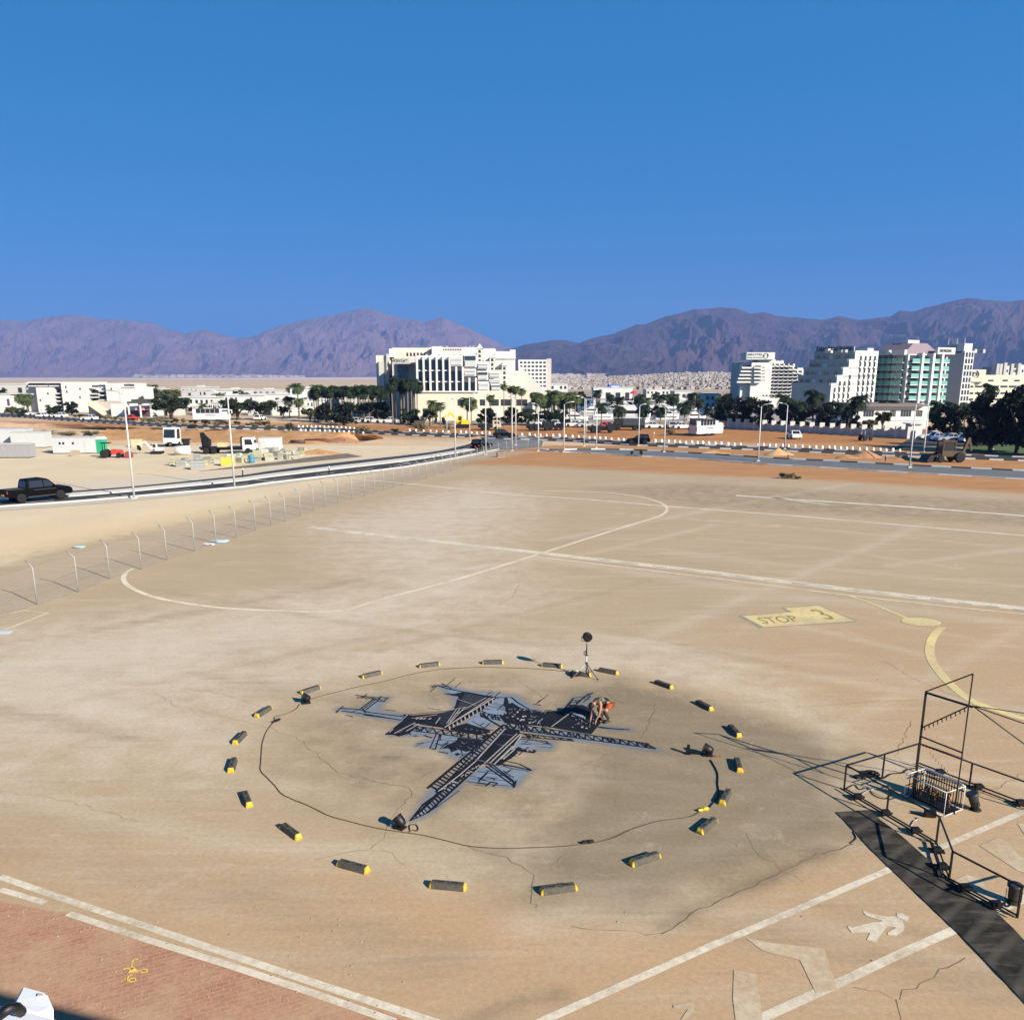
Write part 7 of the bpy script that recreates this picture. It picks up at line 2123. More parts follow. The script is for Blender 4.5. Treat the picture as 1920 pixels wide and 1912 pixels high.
for a, b_ in (((655, 485), (630, 520)), ((478, 470), (450, 495)), ((520, 512), (405, 572)), ((540, 520), (470, 560)), ((500, 490), (640, 470)), ((400, 548), (378, 566))): line([a, b_], 0.035, WHT, strokes_w)
for k in range(120):      # broken lights in the fuselage
    x = RND.uniform(1010, 1500)
    y = 425 + (x - 1010) * 0.10 + RND.uniform(0, 75)
    if 1215 < x < 1370: continue
    a = RND.choice(((5, 2), (3, -7), (9, 3), (2, 6), (12, -4), (4, -9)))
    line([(x, y), (x + a[0], y + a[1])], RND.uniform(0.02, 0.075), WHT, RND.choice((strokes_w, strokes_s, strokes_s)))
for x in range(1375, 1450, 11): line([(x, 478 + (x - 1375) * 0.2), (x + 6, 462 + (x - 1375) * 0.2)], 0.05, WHT, strokes_w)
line([(1262, 535), (1375, 452)], 0.045, WHT, strokes_w)
line([(1185, 520), (1215, 490)], 0.03, WHT, strokes_w)
for k in range(22):
    x, y = RND.uniform(735, 870), RND.uniform(598, 660)
    if (x - 735) * 0.3 + 590 < y < 665: line([(x, y), (x + RND.uniform(-6, 10), y + RND.uniform(-4, 4))], RND.uniform(0.02, 0.07), WHT, strokes_s)
for k in range(26):
    t = RND.random()
    x, y = 860 - 200 * t + RND.uniform(-12, 12), 755 + 125 * t + RND.uniform(-10, 10)
    line([(x, y), (x + RND.uniform(2, 10), y - RND.uniform(2, 8))], RND.uniform(0.02, 0.06), WHT, strokes_w)
for x, y in ((500, 465), (820, 548), (850, 555), (880, 560), (790, 545), (760, 640), (780, 625)): line([(x, y), (x + 12, y + 3)], 0.05, WHT, strokes_s)
for x in (1128, 1150): line([(x, 662), (x + 8, 668)], 0.06, WHT, strokes_w)
m_mb, g = newmat('mural_black_paint', 0.75, 0.25)
c = g.mix(g.rng(g.noise(3.0, 5), 0.3, 0.7, 0, 1), (0.004, 0.005, 0.009), (0.010, 0.010, 0.014))
g.put(g.mix(g.rng(g.noise(28, 4, 0.8), 0.68, 0.74, 0, 0.5), c, (0.14, 0.12, 0.11)), g.b.inputs['Base Color'])
m_mw = mat('mural_pale_paint', (0.33, 0.29, 0.265), 0.9, var=0.25, scale=8)
m_ms = mat('mural_blue_grey_paint', (0.10, 0.105, 0.13), 0.9, var=0.3, scale=8)
for src, i in ((strokes_w, 1), (strokes_s, 2)):
    strokes_b.add(src.v, src.f, i)
o = strokes_b.build('paintwork', [m_mb, m_mw, m_ms], fix=False)
o.data.transform(minv)
o.parent = mural
# soft blue spray round the shape: a finely divided film with its own density
hx0, hx1, hy0, hy1 = -6.2, 4.8, 15.5, 28.5
nx, ny = 170, 170
xs_, ys_ = np.linspace(hx0, hx1, nx), np.linspace(hy0, hy1, ny)
me, GX, GY = grid_mesh('blue_spray', xs_, ys_, lambda X, Y: np.full(X.shape, 0.004))
den = np.zeros_like(GX)
def blob(pts, inner, outer, k):
    global den
    sd = poly_sd(GX, GY, [(mp(p, 0).x, mp(p, 0).y) for p in pts])
    den = np.maximum(den, k * np.clip((sd + outer * 0.85) / (outer * 0.85 + inner), 0, 1) ** 1.6)
for pts, i_, o2, k in (([(640, 300), (800, 335), (1050, 365), (1200, 450), (1100, 520), (900, 500), (740, 440), (740, 370)], 0.1, 0.45, 0.95), ([(110, 435), (250, 440), (460, 470), (460, 500), (240, 465)], 0.0, 0.4, 0.8), ([(240, 430), (310, 372), (375, 372), (320, 420), (330, 460)], 0.1, 0.4, 0.8),
                       ([(880, 440), (1000, 380), (1010, 500), (900, 545), (760, 520)], 0.2, 0.3, 1.0), ([(660, 570), (900, 600), (840, 690), (760, 700), (640, 640), (540, 630)], 0.05, 0.4, 0.9), ([(840, 715), (1000, 545), (500, 1040), (600, 890)], 0.05, 0.30, 0.7),
                       ([(860, 760), (980, 740), (1150, 765), (1080, 840), (1040, 860), (800, 830)], 0.1, 0.3, 0.95), ([(1050, 600), (1270, 620), (1250, 650), (1060, 650)], 0.05, 0.35, 0.9), ([(1010, 530), (1400, 600), (1840, 655), (1400, 570)], 0.0, 0.36, 0.8),
                       ([(1500, 525), (1690, 548), (1600, 545)], 0.0, 0.3, 0.75), ([(1320, 450), (1390, 370), (1470, 350), (1480, 420)], 0.0, 0.3, 0.5), ([(400, 575), (520, 520), (640, 560), (560, 575)], 0.0, 0.35, 0.7), ([(640, 888), (860, 760), (620, 990), (500, 1045)], 0.05, 0.28, 0.75), ([(870, 460), (990, 465), (1010, 510), (900, 480)], 0, 0.2, 1.0)):
    blob(pts, i_, o2, k)
set_attr(me, 'spray', den)
m_spray, g = newmat('blue_spray_film', 0.95, 0.1)
g.put(g.mix(g.rng(g.noise(1.2, 5), 0.35, 0.65, 0, 1), (0.165, 0.235, 0.32), (0.235, 0.255, 0.295)), g.b.inputs['Base Color'])
dn_ = g.attr('spray')
ns = g.rng(g.noise(1.6, 7, 0.75), 0.25, 0.75, 0.55, 1.25)
al = g.n('ShaderNodeMath', operation='MULTIPLY', use_clamp=True)
g.put(dn_, al.inputs[0]); g.put(ns, al.inputs[1])
g.put(al.outputs[0], g.b.inputs['Alpha'])
bm = bmesh.new(); bm.from_mesh(me)
lay = bm.verts.layers.float.get('spray')
bmesh.ops.delete(bm, geom=[f for f in bm.faces if all(v[lay] < 0.002 for v in f.verts)], context='FACES')
bm.to_mesh(me); bm.free()
me.transform(minv)
me.materials.append(m_spray)
o = bpy.data.objects.new('blue_spray', me); COL.objects.link(o); o.parent = mural

# ---- ring of grey blocks with yellow ends
m_blk, g = newmat('block_rubber', 0.7, 0.3)
g.put(g.mix(g.rng(g.noise(14, 5, 0.7), 0.35, 0.65, 0, 1), (0.045, 0.042, 0.035), (0.095, 0.088, 0.072)), g.b.inputs['Base Color'])
m_cap = mat('block_yellow_cap', (0.50, 0.33, 0.02), 0.5, var=0.2, scale=10, spec=0.5)
m_slot = mat('block_dark_slot', (0.014, 0.014, 0.014), 0.9)
def make_block():
    root = empty('floor_block')
    sec = lambda s, t: [(-0.105 * s, 0.0), (0.105 * s, 0.0), (0.098 * s, 0.035), (0.066 * s, t), (-0.066 * s, t), (-0.098 * s, 0.035)]
    b = MB(); b.prism(sec(1, 0.135), -0.345, 0.345, 'yz')
    b.build('body', m_blk, root, bevel=0.008)
    for sgn in (-1, 1):
        b = MB()
        A, B = sec(1.02, 0.138), sec(0.86, 0.07)
        v = [(sgn * 0.346, y, z) for y, z in A] + [(sgn * 0.40, y, z) for y, z in B]
        b.add(v, [tuple(range(6)), tuple(range(11, 5, -1))] + [(i, (i + 1) % 6, (i + 1) % 6 + 6, i + 6) for i in range(6)])
        b.build('end_cap', m_cap, root, bevel=0.008)
    for cx in (-0.15, 0.15):
        b = MB(); b.box(cx - 0.075, -0.024, 0.132, cx + 0.075, 0.024, 0.1375); b.build('slot', m_slot, root)
    for cx, cy in ((-0.265, 0.03), (-0.265, -0.03), (0.0, 0.036), (0.02, -0.036), (0.265, 0.03), (0.265, -0.03)):
        b = MB(); b.lathe([(0.017, 0.131), (0.017, 0.1372)], 8, (cx, cy, 0)); b.build('hole', m_slot, root)
    for sgn in (-1, 1):
        b = MB(); b.box(-0.22, sgn * 0.088 - 0.004, 0.04, 0.22, sgn * 0.088 + 0.004, 0.06); b.build('side_rib', m_blk, root)
    return root
BLOCKS = [((924, 1241), 'at the top of the ring, straight beyond the mural fin, first left of the lamp stand group'), ((805, 1246), 'at the top left of the ring, between the top block and the one above the tail'),
          ((697, 1264), 'at the upper left of the ring, nearest above the T-shaped tail of the mural'), ((582, 1293), 'just beyond the small black floor lamp at the upper left'),
          ((494, 1334), 'beside the cable joint left of the mural tail, below the small floor lamp'), ((450, 1383), 'on the left of the ring, directly above the leftmost block'), ((436, 1434), 'leftmost block of the ring, seen almost end on'),
          ((463, 1498), 'on the lower left of the ring, directly below the leftmost block'), ((545, 1559), 'at the lower left, between the black floor lamp and the left end of the ring'), ((662, 1625), 'at the bottom left of the ring, below the floor lamp at the wing tip'),
          ((840, 1661), 'at the bottom of the ring, left of the forked crack in the apron'), ((1047, 1667), 'nearest block at the bottom of the ring, right of the forked crack'), ((1209, 1611), 'at the bottom right of the ring, casting a long wedge of shadow'),
          ((1326, 1548), 'just below the yellow cable plug on the right'), ((1360, 1494), 'crossed by the cable between floor lamp and yellow plug'), ((1384, 1434), 'beside the twin floor lamp with red wires'),
          ((1377, 1370), 'just above the tip of the tall frame shadow on the right'), ((1320, 1322), 'at the upper right of the ring, right of the painter'), ((1244, 1283), 'at the upper right, beyond the painter and right of the lamp stand'),
          ((1140, 1258), 'first to the right of the tripod lamp stand'), ((1035, 1247), 'first to the left of the tripod lamp stand'), ((1088, 1263), 'partly hidden between the legs of the tripod lamp stand')]
ctr = Vector((-0.64, 0, 0))
ctr.y = (2.4314 - 0.245) * CAM_H
proto = make_block()
for i, ((x, y), where) in enumerate(BLOCKS):
    o = proto if i == 0 else copy_tree(proto)
    p = gp(x, y + 3)
    d = p - ctr
    o.location = (p.x, p.y, 0.001)
    o.rotation_euler.z = math.atan2(d.x, -d.y) + RND.uniform(-0.06, 0.06)
    tag(o, 'grey block ' + ' '.join(where.split()[:13]), 'floor block', 'yellow ended blocks in a ring round the mural')

# ---- cables on the ground
def cable(name, label, pts, r=0.012, m=M_RUBBER, n=6, z=None):
    P = smooth_path([Vector((p.x + RND.uniform(-.03, .03), p.y + RND.uniform(-.03, .03), r + 0.004)) for p in [gp(*q) for q in pts]], n)
    b = MB(); b.tube(P, r, 5)
    return tag(b.build(name, m), label, 'cable')
m_cab = mat('brown_cable_sheath', (0.075, 0.05, 0.03), 0.8, var=0.3)
cable('power_cable', 'long dark cable curving round the left and bottom of the mural', [(562, 1320), (553, 1330), (530, 1340), (516, 1345), (514, 1352), (500, 1372), (492, 1395), (490, 1410), (487, 1430), (490, 1446), (502, 1460), (518, 1474), (530, 1488), (548, 1500), (568, 1508), (590, 1516), (620, 1530), (655, 1540), (700, 1551), (745, 1560), (790, 1566), (830, 1576), (880, 1586), (940, 1590), (1000, 1590), (1060, 1587), (1110, 1580), (1150, 1570), (1190, 1553), (1240, 1540), (1290, 1533), (1312, 1523)], 0.011, m_cab)
cable('power_cable', 'dark cable arching over the top of the mural to the lamp stand', [(585, 1310), (610, 1302), (640, 1296), (680, 1286), (720, 1278), (770, 1265), (820, 1256), (880, 1252), (940, 1252), (1000, 1254), (1050, 1258), (1080, 1262)], 0.011, m_cab)
cable('power_cable', 'black cable from the twin floor lamp down to the yellow plug', [(1332, 1425), (1338, 1435), (1345, 1450), (1347, 1470), (1349, 1482), (1347, 1492), (1341, 1503), (1330, 1515), (1322, 1520)], 0.015)
cable('power_cable', 'thin cable looped beside the floor lamp at the wing tip', [(768, 1557), (770, 1548), (778, 1546), (786, 1552), (782, 1558), (772, 1558), (766, 1560)], 0.012, m_cab)
def plug(name, label, x, y, m, rz):
    t = thing(name, label, 'plug', gp(x, y) + Vector((0, 0, 0.002)), rz)
    b = MB(); b.lathe([(0.02, -0.14), (0.035, -0.12), (0.035, -0.02), (0.028, 0.0)], 10, (0, 0, 0.036), axis='x'); b.build('plug_body', m, t)
    b = MB(); b.lathe([(0.03, 0.004), (0.045, 0.01), (0.045, 0.12), (0.02, 0.16)], 10, (0, 0, 0.046), axis='x'); b.build('socket_body', m, t)
    return t
plug('cable_plug', 'yellow plug and socket joining the cable on the right', 1318, 1520, M_YELLOW, 0.3)
plug('cable_plug', 'black plug joining the cable left of the mural tail', 518, 1353, M_RUBBER, 0.9)
plug('cable_plug', 'black plug on the cable at the bottom right of the ring', 1101, 1581, M_RUBBER, 0.2)

# ---- floor lamps
def floor_lamp(label, x, y, rz, tilt=55, twin=False, group='black floor lamps round the mural', clamp=False):
    t = thing('floor_lamp', label, 'stage light', gp(x, y), rz, group)
    b = MB(); b.box(-0.17, -0.13, 0.0, 0.17, 0.13, 0.05); b.build('base', M_RUBBER, t, bevel=0.01)
    b = MB()
    for s in (-1, 1): b.bar((0, s * 0.165, 0.05), (0, s * 0.165, 0.24), 0.03, 0.012)
    b.bar((0, -0.165, 0.06), (0, 0.165, 0.06), 0.03, 0.014)
    b.build('yoke', M_BLACK, t)
    T = Matrix.Translation((0, 0, 0.24)) @ Matrix.Rotation(R(tilt), 4, 'Y')
    b = MB(); b.lathe([(0.05, -0.19), (0.11, -0.16), (0.145, -0.05), (0.15, 0.12), (0.165, 0.125), (0.165, 0.15), (0.13, 0.15)], 14)
    b.v = [tuple(T @ Vector(p)) for p in b.v]
    b.build('lamp_can', M_BLACK, t)
    b = MB(); b.lathe([(0.13, 0.146), (0.06, 0.158), (0.0, 0.16)], 14)
    b.v = [tuple(T @ Vector(p)) for p in b.v]
    b.build('lens', mat('lamp_lens', (0.15, 0.15, 0.16), 0.1, spec=0.8), t)
    t.scale = (0.82, 0.82, 0.82)
    if clamp:
        b = MB(); b.tube([(0.22, -0.06, 0.03), (0.30, 0.02, 0.12), (0.26, 0.1, 0.05)], 0.02, 6); b.build('clamp', M_ALU, t)
    return t
floor_lamp('round black floor lamp on the ground at the upper left of the ring', 574, 1318, R(200), 60)
floor_lamp('round black floor lamp with white clamp at the mural wing tip', 750, 1552, R(150), 50, clamp=True)
t = floor_lamp('black twin floor lamp with red wires at the right of the ring', 1327, 1416, R(170), 65, group=None)
b = MB(); b.box(-0.72, -0.06, 0.02, -0.62, 0.06, 0.34); b.bar((-0.67, 0, 0.05), (-0.1, 0, 0.05), 0.05); b.bar((-0.67, 0, 0), (-0.67, 0, 0.08), 0.16, 0.16)
T2 = Matrix.Rotation(R(180), 4, 'Z')
b.v = [tuple(T2 @ Vector(p)) for p in b.v]
b.build('side_lamp', M_BLACK, t, bevel=0.008)
b = MB(); b.tube([(-0.2, 0.03, 0.03), (-0.3, 0.08, 0.02), (-0.36, -0.02, 0.02), (-0.45, 0.05, 0.02)], 0.013, 5); b.build('red_wire', M_RED, t)

# ---- lamp on a tripod stand
st = thing('lamp_stand', 'black round stage lamp on a tall tripod stand beyond the mural', 'lamp stand', gp(1099, 1268))
hh = 1.5
b = MB(); b.tube([(0, 0, 0.12), (0, 0, 0.8)], 0.024, 8); b.build('lower_pole', M_GALV, st)
b = MB(); b.tube([(0, 0, 0.78), (0, 0, hh - 0.22)], 0.020, 8); b.build('upper_pole', M_BLACK, st)
b = MB(); b.lathe([(0.03, 0.47), (0.045, 0.48), (0.045, 0.54), (0.03, 0.55)], 8); b.lathe([(0.02, 0.78), (0.035, 0.79), (0.035, 0.83), (0.02, 0.84)], 8); b.bar((0, 0, 0.8), (0.07, 0, 0.8), 0.02); b.build('collar', M_BLACK, st)
for k, a in enumerate((200, 315, 75)):
    e = Vector((math.cos(R(a)) * 0.55, math.sin(R(a)) * 0.55, 0.015))
    lg = MB(); lg.tube([(0, 0, 0.5), e], 0.014, 6); lg.tube([(0, 0, 0.14), e * 0.45 + Vector((0, 0, 0.25))], 0.009, 5)
    L = lg.build('leg', M_BLACK if k else M_GALV, st)
    ft = MB(); ft.tube([e + Vector((0, 0, 0.0)), e + Vector((0, 0, 0.03))], 0.025, 6); ft.build('rubber_foot', M_RUBBER, L)
T = Matrix.Translation((0, 0, hh)) @ Matrix.Rotation(R(100), 4, 'X') @ Matrix.Rotation(R(15), 4, 'Y')
b = MB(); b.lathe([(0.05, -0.15), (0.12, -0.12), (0.165, -0.02), (0.17, 0.10), (0.15, 0.10)], 16); b.v = [tuple(T @ Vector(p)) for p in b.v]; b.build('lamp_head', M_BLACK, st)
b = MB()
for s in (-1, 1): b.bar((s * 0.185, 0, hh - 0.16), (s * 0.185, 0, hh + 0.02), 0.03, 0.012)
b.bar((-0.19, 0, hh - 0.165), (0.19, 0, hh - 0.165), 0.03, 0.014); b.tube([(0, 0, hh - 0.28), (0, 0, hh - 0.16)], 0.025, 6)
b.build('yoke', M_ALU, st)
b = MB(); b.tube([(0.0, 0.02, 0.98), (-0.09, 0.02, 0.93), (-0.10, 0.02, 0.84), (-0.02, 0.02, 0.76), (0.02, 0.02, 0.88), (0.0, 0.02, 0.98)], 0.012, 5); b.tube([(0.01, 0.02, 0.95), (-0.05, 0.03, 0.9), (-0.06, 0.03, 0.8), (0.01, 0.03, 0.74)], 0.014, 5); b.build('coiled_cable', M_RUBBER, st)
bx = thing('dimmer_box', 'flat black dimmer box lying between the lamp stand legs', 'equipment box', gp(1080, 1266), 0.3)
b = MB(); b.box(-0.2, -0.14, 0, 0.2, 0.14, 0.12); b.build('case', M_BLACK, bx, bevel=0.012)
b = MB(); b.tube([(-0.1, 0, 0.12), (-0.1, 0, 0.17), (0.1, 0, 0.17), (0.1, 0, 0.12)], 0.012, 6); b.build('handle', M_ALU, bx)

# ---- litter: stones and scraps on the apron and the sand
m_peb = mat('pebble_stone', (0.33, 0.27, 0.2), 0.9, var=0.3)
pb = MB()
for k in range(340):
    x, y = RND.uniform(-60, 1980), RND.uniform(900, 1905)
    if RND.random() < 0.5: x, y = RND.uniform(0, 760), RND.uniform(1690, 1900)
    p = gp(x, y)
    r = RND.choice((0.005, 0.007, 0.009, 0.014)) * (1 + p.y / 40)
    v = [(p.x + r * math.cos(a) * RND.uniform(.6, 1.2), p.y + r * math.sin(a) * RND.uniform(.6, 1.2), h) for h in (0.0, r * 0.7) for a in (0, 1.3, 2.5, 3.7, 5.0)]
    pb.add(v, [(0, 1, 2, 3, 4), (9, 8, 7, 6, 5)] + [(i, (i + 1) % 5, (i + 1) % 5 + 5, i + 5) for i in range(5)])
o = pb.build('pebbles', m_peb); tag(o, 'scattered small stones on the apron and red paving', 'pebbles', kind='stuff')
def scrap(label, x, y, col, w=0.25):
    p = gp(x, y)
    b = MB()
    n = 5
    v = []
    for j in range(n + 1):
        for i in range(n + 1):
            v.append((p.x + (i / n - .5) * w * 1.6 + RND.uniform(-.03, .03), p.y + (j / n - .5) * w * 1.2 + RND.uniform(-.03, .03), 0.012 + RND.uniform(0, .07) * (0 < i < n)))
    b.add(v, [(j * (n + 1) + i, j * (n + 1) + i + 1, (j + 1) * (n + 1) + i + 1, (j + 1) * (n + 1) + i) for j in range(n) for i in range(n)], smooth=True)
    o = b.build('plastic_scrap', mat('scrap_' + label.split()[0] + '_plastic', col, 0.5), fix=False)
    tag(o, label, 'litter')
scrap('pale blue crumpled plastic bag at the foot of the sand bank', 147, 1026, (0.45, 0.66, 0.70), 0.5)
scrap('blue and white plastic scrap under the fence post', 412, 1015, (0.50, 0.65, 0.72), 0.7)
scrap('white crumpled scrap along the fence line', 390, 1021, (0.75, 0.75, 0.75), 0.5)
# ================================================================== the painter, bent over the mural
pr = gp(1131, 1352)
person = thing('person', 'person in camouflage top and orange shorts crouching to paint the mural', 'person', pr, R(0))
def skin_mesh(name, joints, edges, radii, m, parent, levels=2):
    me = bpy.data.meshes.new(name)
    me.from_pydata(joints, edges, [])
    o = bpy.data.objects.new(name, me)
    COL.objects.link(o)
    sk = o.modifiers.new('skin', 'SKIN')
    for i, d in enumerate(me.skin_vertices[0].data):
        r = radii[i]
        d.radius = (r, r) if not isinstance(r, tuple) else r
        d.use_root = (i == 0)
    sb = o.modifiers.new('sub', 'SUBSURF')
    sb.levels = sb.render_levels = levels
    sk.use_smooth_shade = True
    dg = bpy.context.evaluated_depsgraph_get()
    me2 = bpy.data.meshes.new_from_object(o.evaluated_get(dg))
    bpy.data.objects.remove(o)
    o2 = bpy.data.objects.new(name, me2)
    COL.objects.link(o2)
    me2.materials.clear()
    for mm in (m if isinstance(m, (list, tuple)) else [m]): me2.materials.append(mm)
    me2.polygons.foreach_set('use_smooth', [True] * len(me2.polygons))
    if parent: o2.parent = parent
    return o2
M_SKIN = mat('painter_skin', (0.33, 0.155, 0.09), 0.6, var=0.1, scale=6)  # the skin's own colour, slight random tone
M_SHORTS = mat('orange_shorts_cloth', (0.27, 0.06, 0.018), 0.85, var=0.2, scale=8)
m_camo, g = newmat('camouflage_cloth', 0.9, 0.1)
c = g.mix(g.rng(g.noise(11, 2, 0.5), 0.47, 0.5, 0, 1), (0.02, 0.022, 0.015), (0.12, 0.11, 0.065))
g.put(g.mix(g.rng(g.noise(17, 2, 0.5), 0.55, 0.58, 0, 1), c, (0.26, 0.235, 0.16)), g.b.inputs['Base Color'])
M_HAIR = mat('black_hair', (0.012, 0.010, 0.009), 0.6, var=0.3, scale=20)
M_SHOE = mat('dark_shoe', (0.03, 0.03, 0.03), 0.8)
# local frame: f = facing (left and a little towards the tower), s = person's left side
f = Vector((-0.86, -0.5, 0)).normalized(); s_ = Vector((f.y, -f.x, 0)) * -1
up = Vector((0, 0, 1))
def L(a, b, c): return tuple(f * a + s_ * b + up * c)
J, E_, Rr = [], [], []
def jt(p, r, link=None):
    J.append(p); Rr.append(r)
    if link is not None: E_.append((link, len(J) - 1))
    return len(J) - 1
pel = jt(L(-0.20, 0, 0.66), (0.15, 0.13))
w1 = jt(L(-0.04, 0, 0.76), (0.14, 0.115), pel)
ch = jt(L(0.16, 0, 0.80), (0.165, 0.13), w1)
nk0 = jt(L(0.29, 0, 0.78), (0.10, 0.085), ch)
nk = jt(L(0.37, 0, 0.76), 0.055, nk0)
hd0 = jt(L(0.45, 0, 0.73), (0.085, 0.09), nk)
hd1 = jt(L(0.56, 0, 0.66), (0.075, 0.08), hd0)
hands = []
for sg in (-1, 1):
    hip = jt(L(-0.19, sg * 0.11, 0.60), 0.105, pel)
    kn = jt(L(0.10, sg * 0.19, 0.42), 0.066, hip)
    an = jt(L(-0.13, sg * 0.17, 0.10), 0.045, kn)
    hl = jt(L(-0.14, sg * 0.17, 0.045), 0.042, an)
    to = jt(L(0.06, sg * 0.19, 0.035), 0.038, hl)
    sh = jt(L(0.25, sg * 0.19, 0.74), 0.062, nk0)
    rea = (0.36, 0.24, 0.47) if sg < 0 else (0.34, 0.25, 0.46)
    wri = (0.42, 0.15, 0.20) if sg < 0 else (0.45, 0.20, 0.22)
    el = jt(L(rea[0], sg * rea[1], rea[2]), 0.042, sh)
    wr = jt(L(wri[0], sg * wri[1], wri[2]), 0.03, el)
    pm = jt(L(wri[0] + 0.02, sg * wri[1] * 0.95, wri[2] - 0.09), (0.036, 0.022), wr)
    hands.append((Vector(L(wri[0] + 0.02, sg * wri[1] * 0.95, wri[2] - 0.12)), sg))
    for k in range(4):
        off = (k - 1.5) * 0.021
        ln = (0.062, 0.075, 0.07, 0.055)[k]
        a = jt(L(wri[0] + 0.03 + off * 0.2, sg * wri[1] * 0.95 + off, wri[2] - 0.125), 0.010, pm)
        b2 = jt(L(wri[0] + 0.05, sg * wri[1] * 0.95 + off * 1.15, wri[2] - 0.125 - ln * 0.6), 0.009, a)
        jt(L(wri[0] + 0.035, sg * wri[1] * 0.95 + off * 1.15, wri[2] - 0.125 - ln), 0.007, b2)
    th = jt(L(wri[0] + 0.05, sg * (wri[1] * 0.95 - 0.035), wri[2] - 0.08), 0.011, pm)
    jt(L(wri[0] + 0.075, sg * (wri[1] * 0.95 - 0.04), wri[2] - 0.125), 0.008, th)
body = skin_mesh('body', J, E_, Rr, M_SKIN, person)
def grown(name, idx, edges, grow, m, levels=2):
    ids = {i: k for k, i in enumerate(idx)}
    rr = []
    for i in idx:
        r = Rr[i]
        rr.append(tuple(x + grow for x in r) if isinstance(r, tuple) else r + grow)
    return skin_mesh(name, [J[i] for i in idx], [(ids[a], ids[b]) for a, b in edges if a in ids and b in ids], rr, m, person, levels)
J_hip = [i for i, p in enumerate(J)]
shoulders = [E for E in E_ if E[0] == nk0 and E[1] != nk]
grown('black_vest', [pel, w1, ch], E_, 0.012, M_BLACK)
grown('camouflage_shirt', [w1, ch, nk0] + [e[1] for e in shoulders], E_, 0.018, m_camo)
hips = [e[1] for e in E_ if e[0] == pel and e[1] != w1]
# shorts reach to just above the knees
n0 = len(J)
sj, se, sr = [J[pel]], [], [(0.172, 0.152)]
for h in hips:
    k = [e[1] for e in E_ if e[0] == h][0]
    mid = tuple(Vector(J[h]).lerp(Vector(J[k]), 0.68))
    sj += [J[h], mid]; sr += [0.125, 0.098]
    se += [(0, len(sj) - 2), (len(sj) - 2, len(sj) - 1)]
skin_mesh('shorts', sj, se, sr, M_SHORTS, person)
for h in hips:
    k = [e[1] for e in E_ if e[0] == h][0]
    a = [e[1] for e in E_ if e[0] == k][0]
    hl = [e[1] for e in E_ if e[0] == a][0]
    to = [e[1] for e in E_ if e[0] == hl][0]
    skin_mesh('legging', [tuple(Vector(J[h]).lerp(Vector(J[k]), 0.75)), J[k], J[a]], [(0, 1), (1, 2)], [0.082, 0.078, 0.055], M_SHOE, person)
    skin_mesh('shoe', [tuple(Vector(J[hl]) + Vector(L(-0.02, 0, 0.01))), J[to], tuple(Vector(J[to]) + Vector(L(0.05, 0, 0)))], [(0, 1), (1, 2)], [0.053, 0.048, 0.035], M_SHOE, person)
hairj = [tuple(Vector(J[hd0]) + Vector(L(-0.01, 0, 0.025))), tuple(Vector(J[hd1]) + Vector(L(-0.02, 0, 0.035))), tuple(Vector(J[hd1]) + Vector(L(0.02, 0.03, -0.08)))]
skin_mesh('hair', hairj, [(0, 1), (1, 2)], [(0.125, 0.12), (0.115, 0.105), 0.075], M_HAIR, person)
# spray can held in the hand on the ground side
hp = hands[1][0] if hands[1][0].x > hands[0][0].x else hands[0][0]
cn = thing('paint_roller', 'dark paint tool with a small roller lying beside the painter hand', 'paint tool', gp(1137, 1353), 0.4)
b = MB(); b.tube([(-0.16, 0, 0.02), (0.05, 0, 0.02), (0.08, 0, 0.05)], 0.012, 6); b.build('handle', M_BLACK, cn)
b = MB(); b.lathe([(0.03, -0.06), (0.035, -0.05), (0.035, 0.05), (0.03, 0.06)], 10, (0.1, 0, 0.036), axis='y'); b.build('roller', M_BLACK, cn)
late_worker()
person.scale = (0.9, 0.9, 0.9)
# ================================================================== black tube barrier, barred crate and mat at the right
def c8(x, y): return (1560 + x / 5.311, 1400 + y / 5.311)
BZ = 0.68
bar_root = thing('tube_barrier', 'black square tube barrier with low rails standing on the apron', 'barrier', gp(1755, 1582))
o0 = bar_root.location.copy()
P = {'left': gp(1582.5, 1480), 'backmid': gp(1654, 1458), 'back': gp(1718, 1437), 'right': gp(1817, 1476), 'far': gp(1960, 1530), 'frontmid': gp(1662, 1527),
     'front': gp(1755, 1582), 'corner': gp(1779, 1650), 'near': gp(1907, 1720), 'off': gp(2010, 1690)}
P = {k: v - o0 for k, v in P.items()}
Zv = Vector((0, 0, BZ))
T_ = 0.036
for k in ('left', 'backmid', 'back', 'right', 'frontmid', 'front', 'corner', 'near', 'far'):
    b = MB(); b.bar(P[k], P[k] + Zv, T_); b.build('post', M_BLACK, bar_root)
runs = (('left', 'backmid', 'back'), ('back', 'right', 'far'), ('left', 'frontmid', 'front'), ('front', 'corner'), ('corner', 'near'), ('near', 'off'))
for r in runs:
    top, bot = MB(), MB()
    for a, c in zip(r[:-1], r[1:]):
        d = (P[c] - P[a]).normalized() * (T_ / 2 + 0.002)
        top.bar(P[a] + Zv + d * (1 if a != r[0] else 0.0) - Vector((0, 0, T_ / 2 - 0.03)), P[c] + Zv - Vector((0, 0, T_ / 2 - 0.03)), T_ * 0.9)
        n_ = Vector((-d.y, d.x, 0)).normalized()
        bot.bar(P[a] + Vector((0, 0, 0.05)) + d, P[c] + Vector((0, 0, 0.05)) - d, T_ * 0.8)
    top.build('top_rail', M_BLACK, bar_root)
    if r[0] in ('left', 'front', 'corner', 'back') and r != runs[0]: bot.build('bottom_rail', M_BLACK, bar_root)
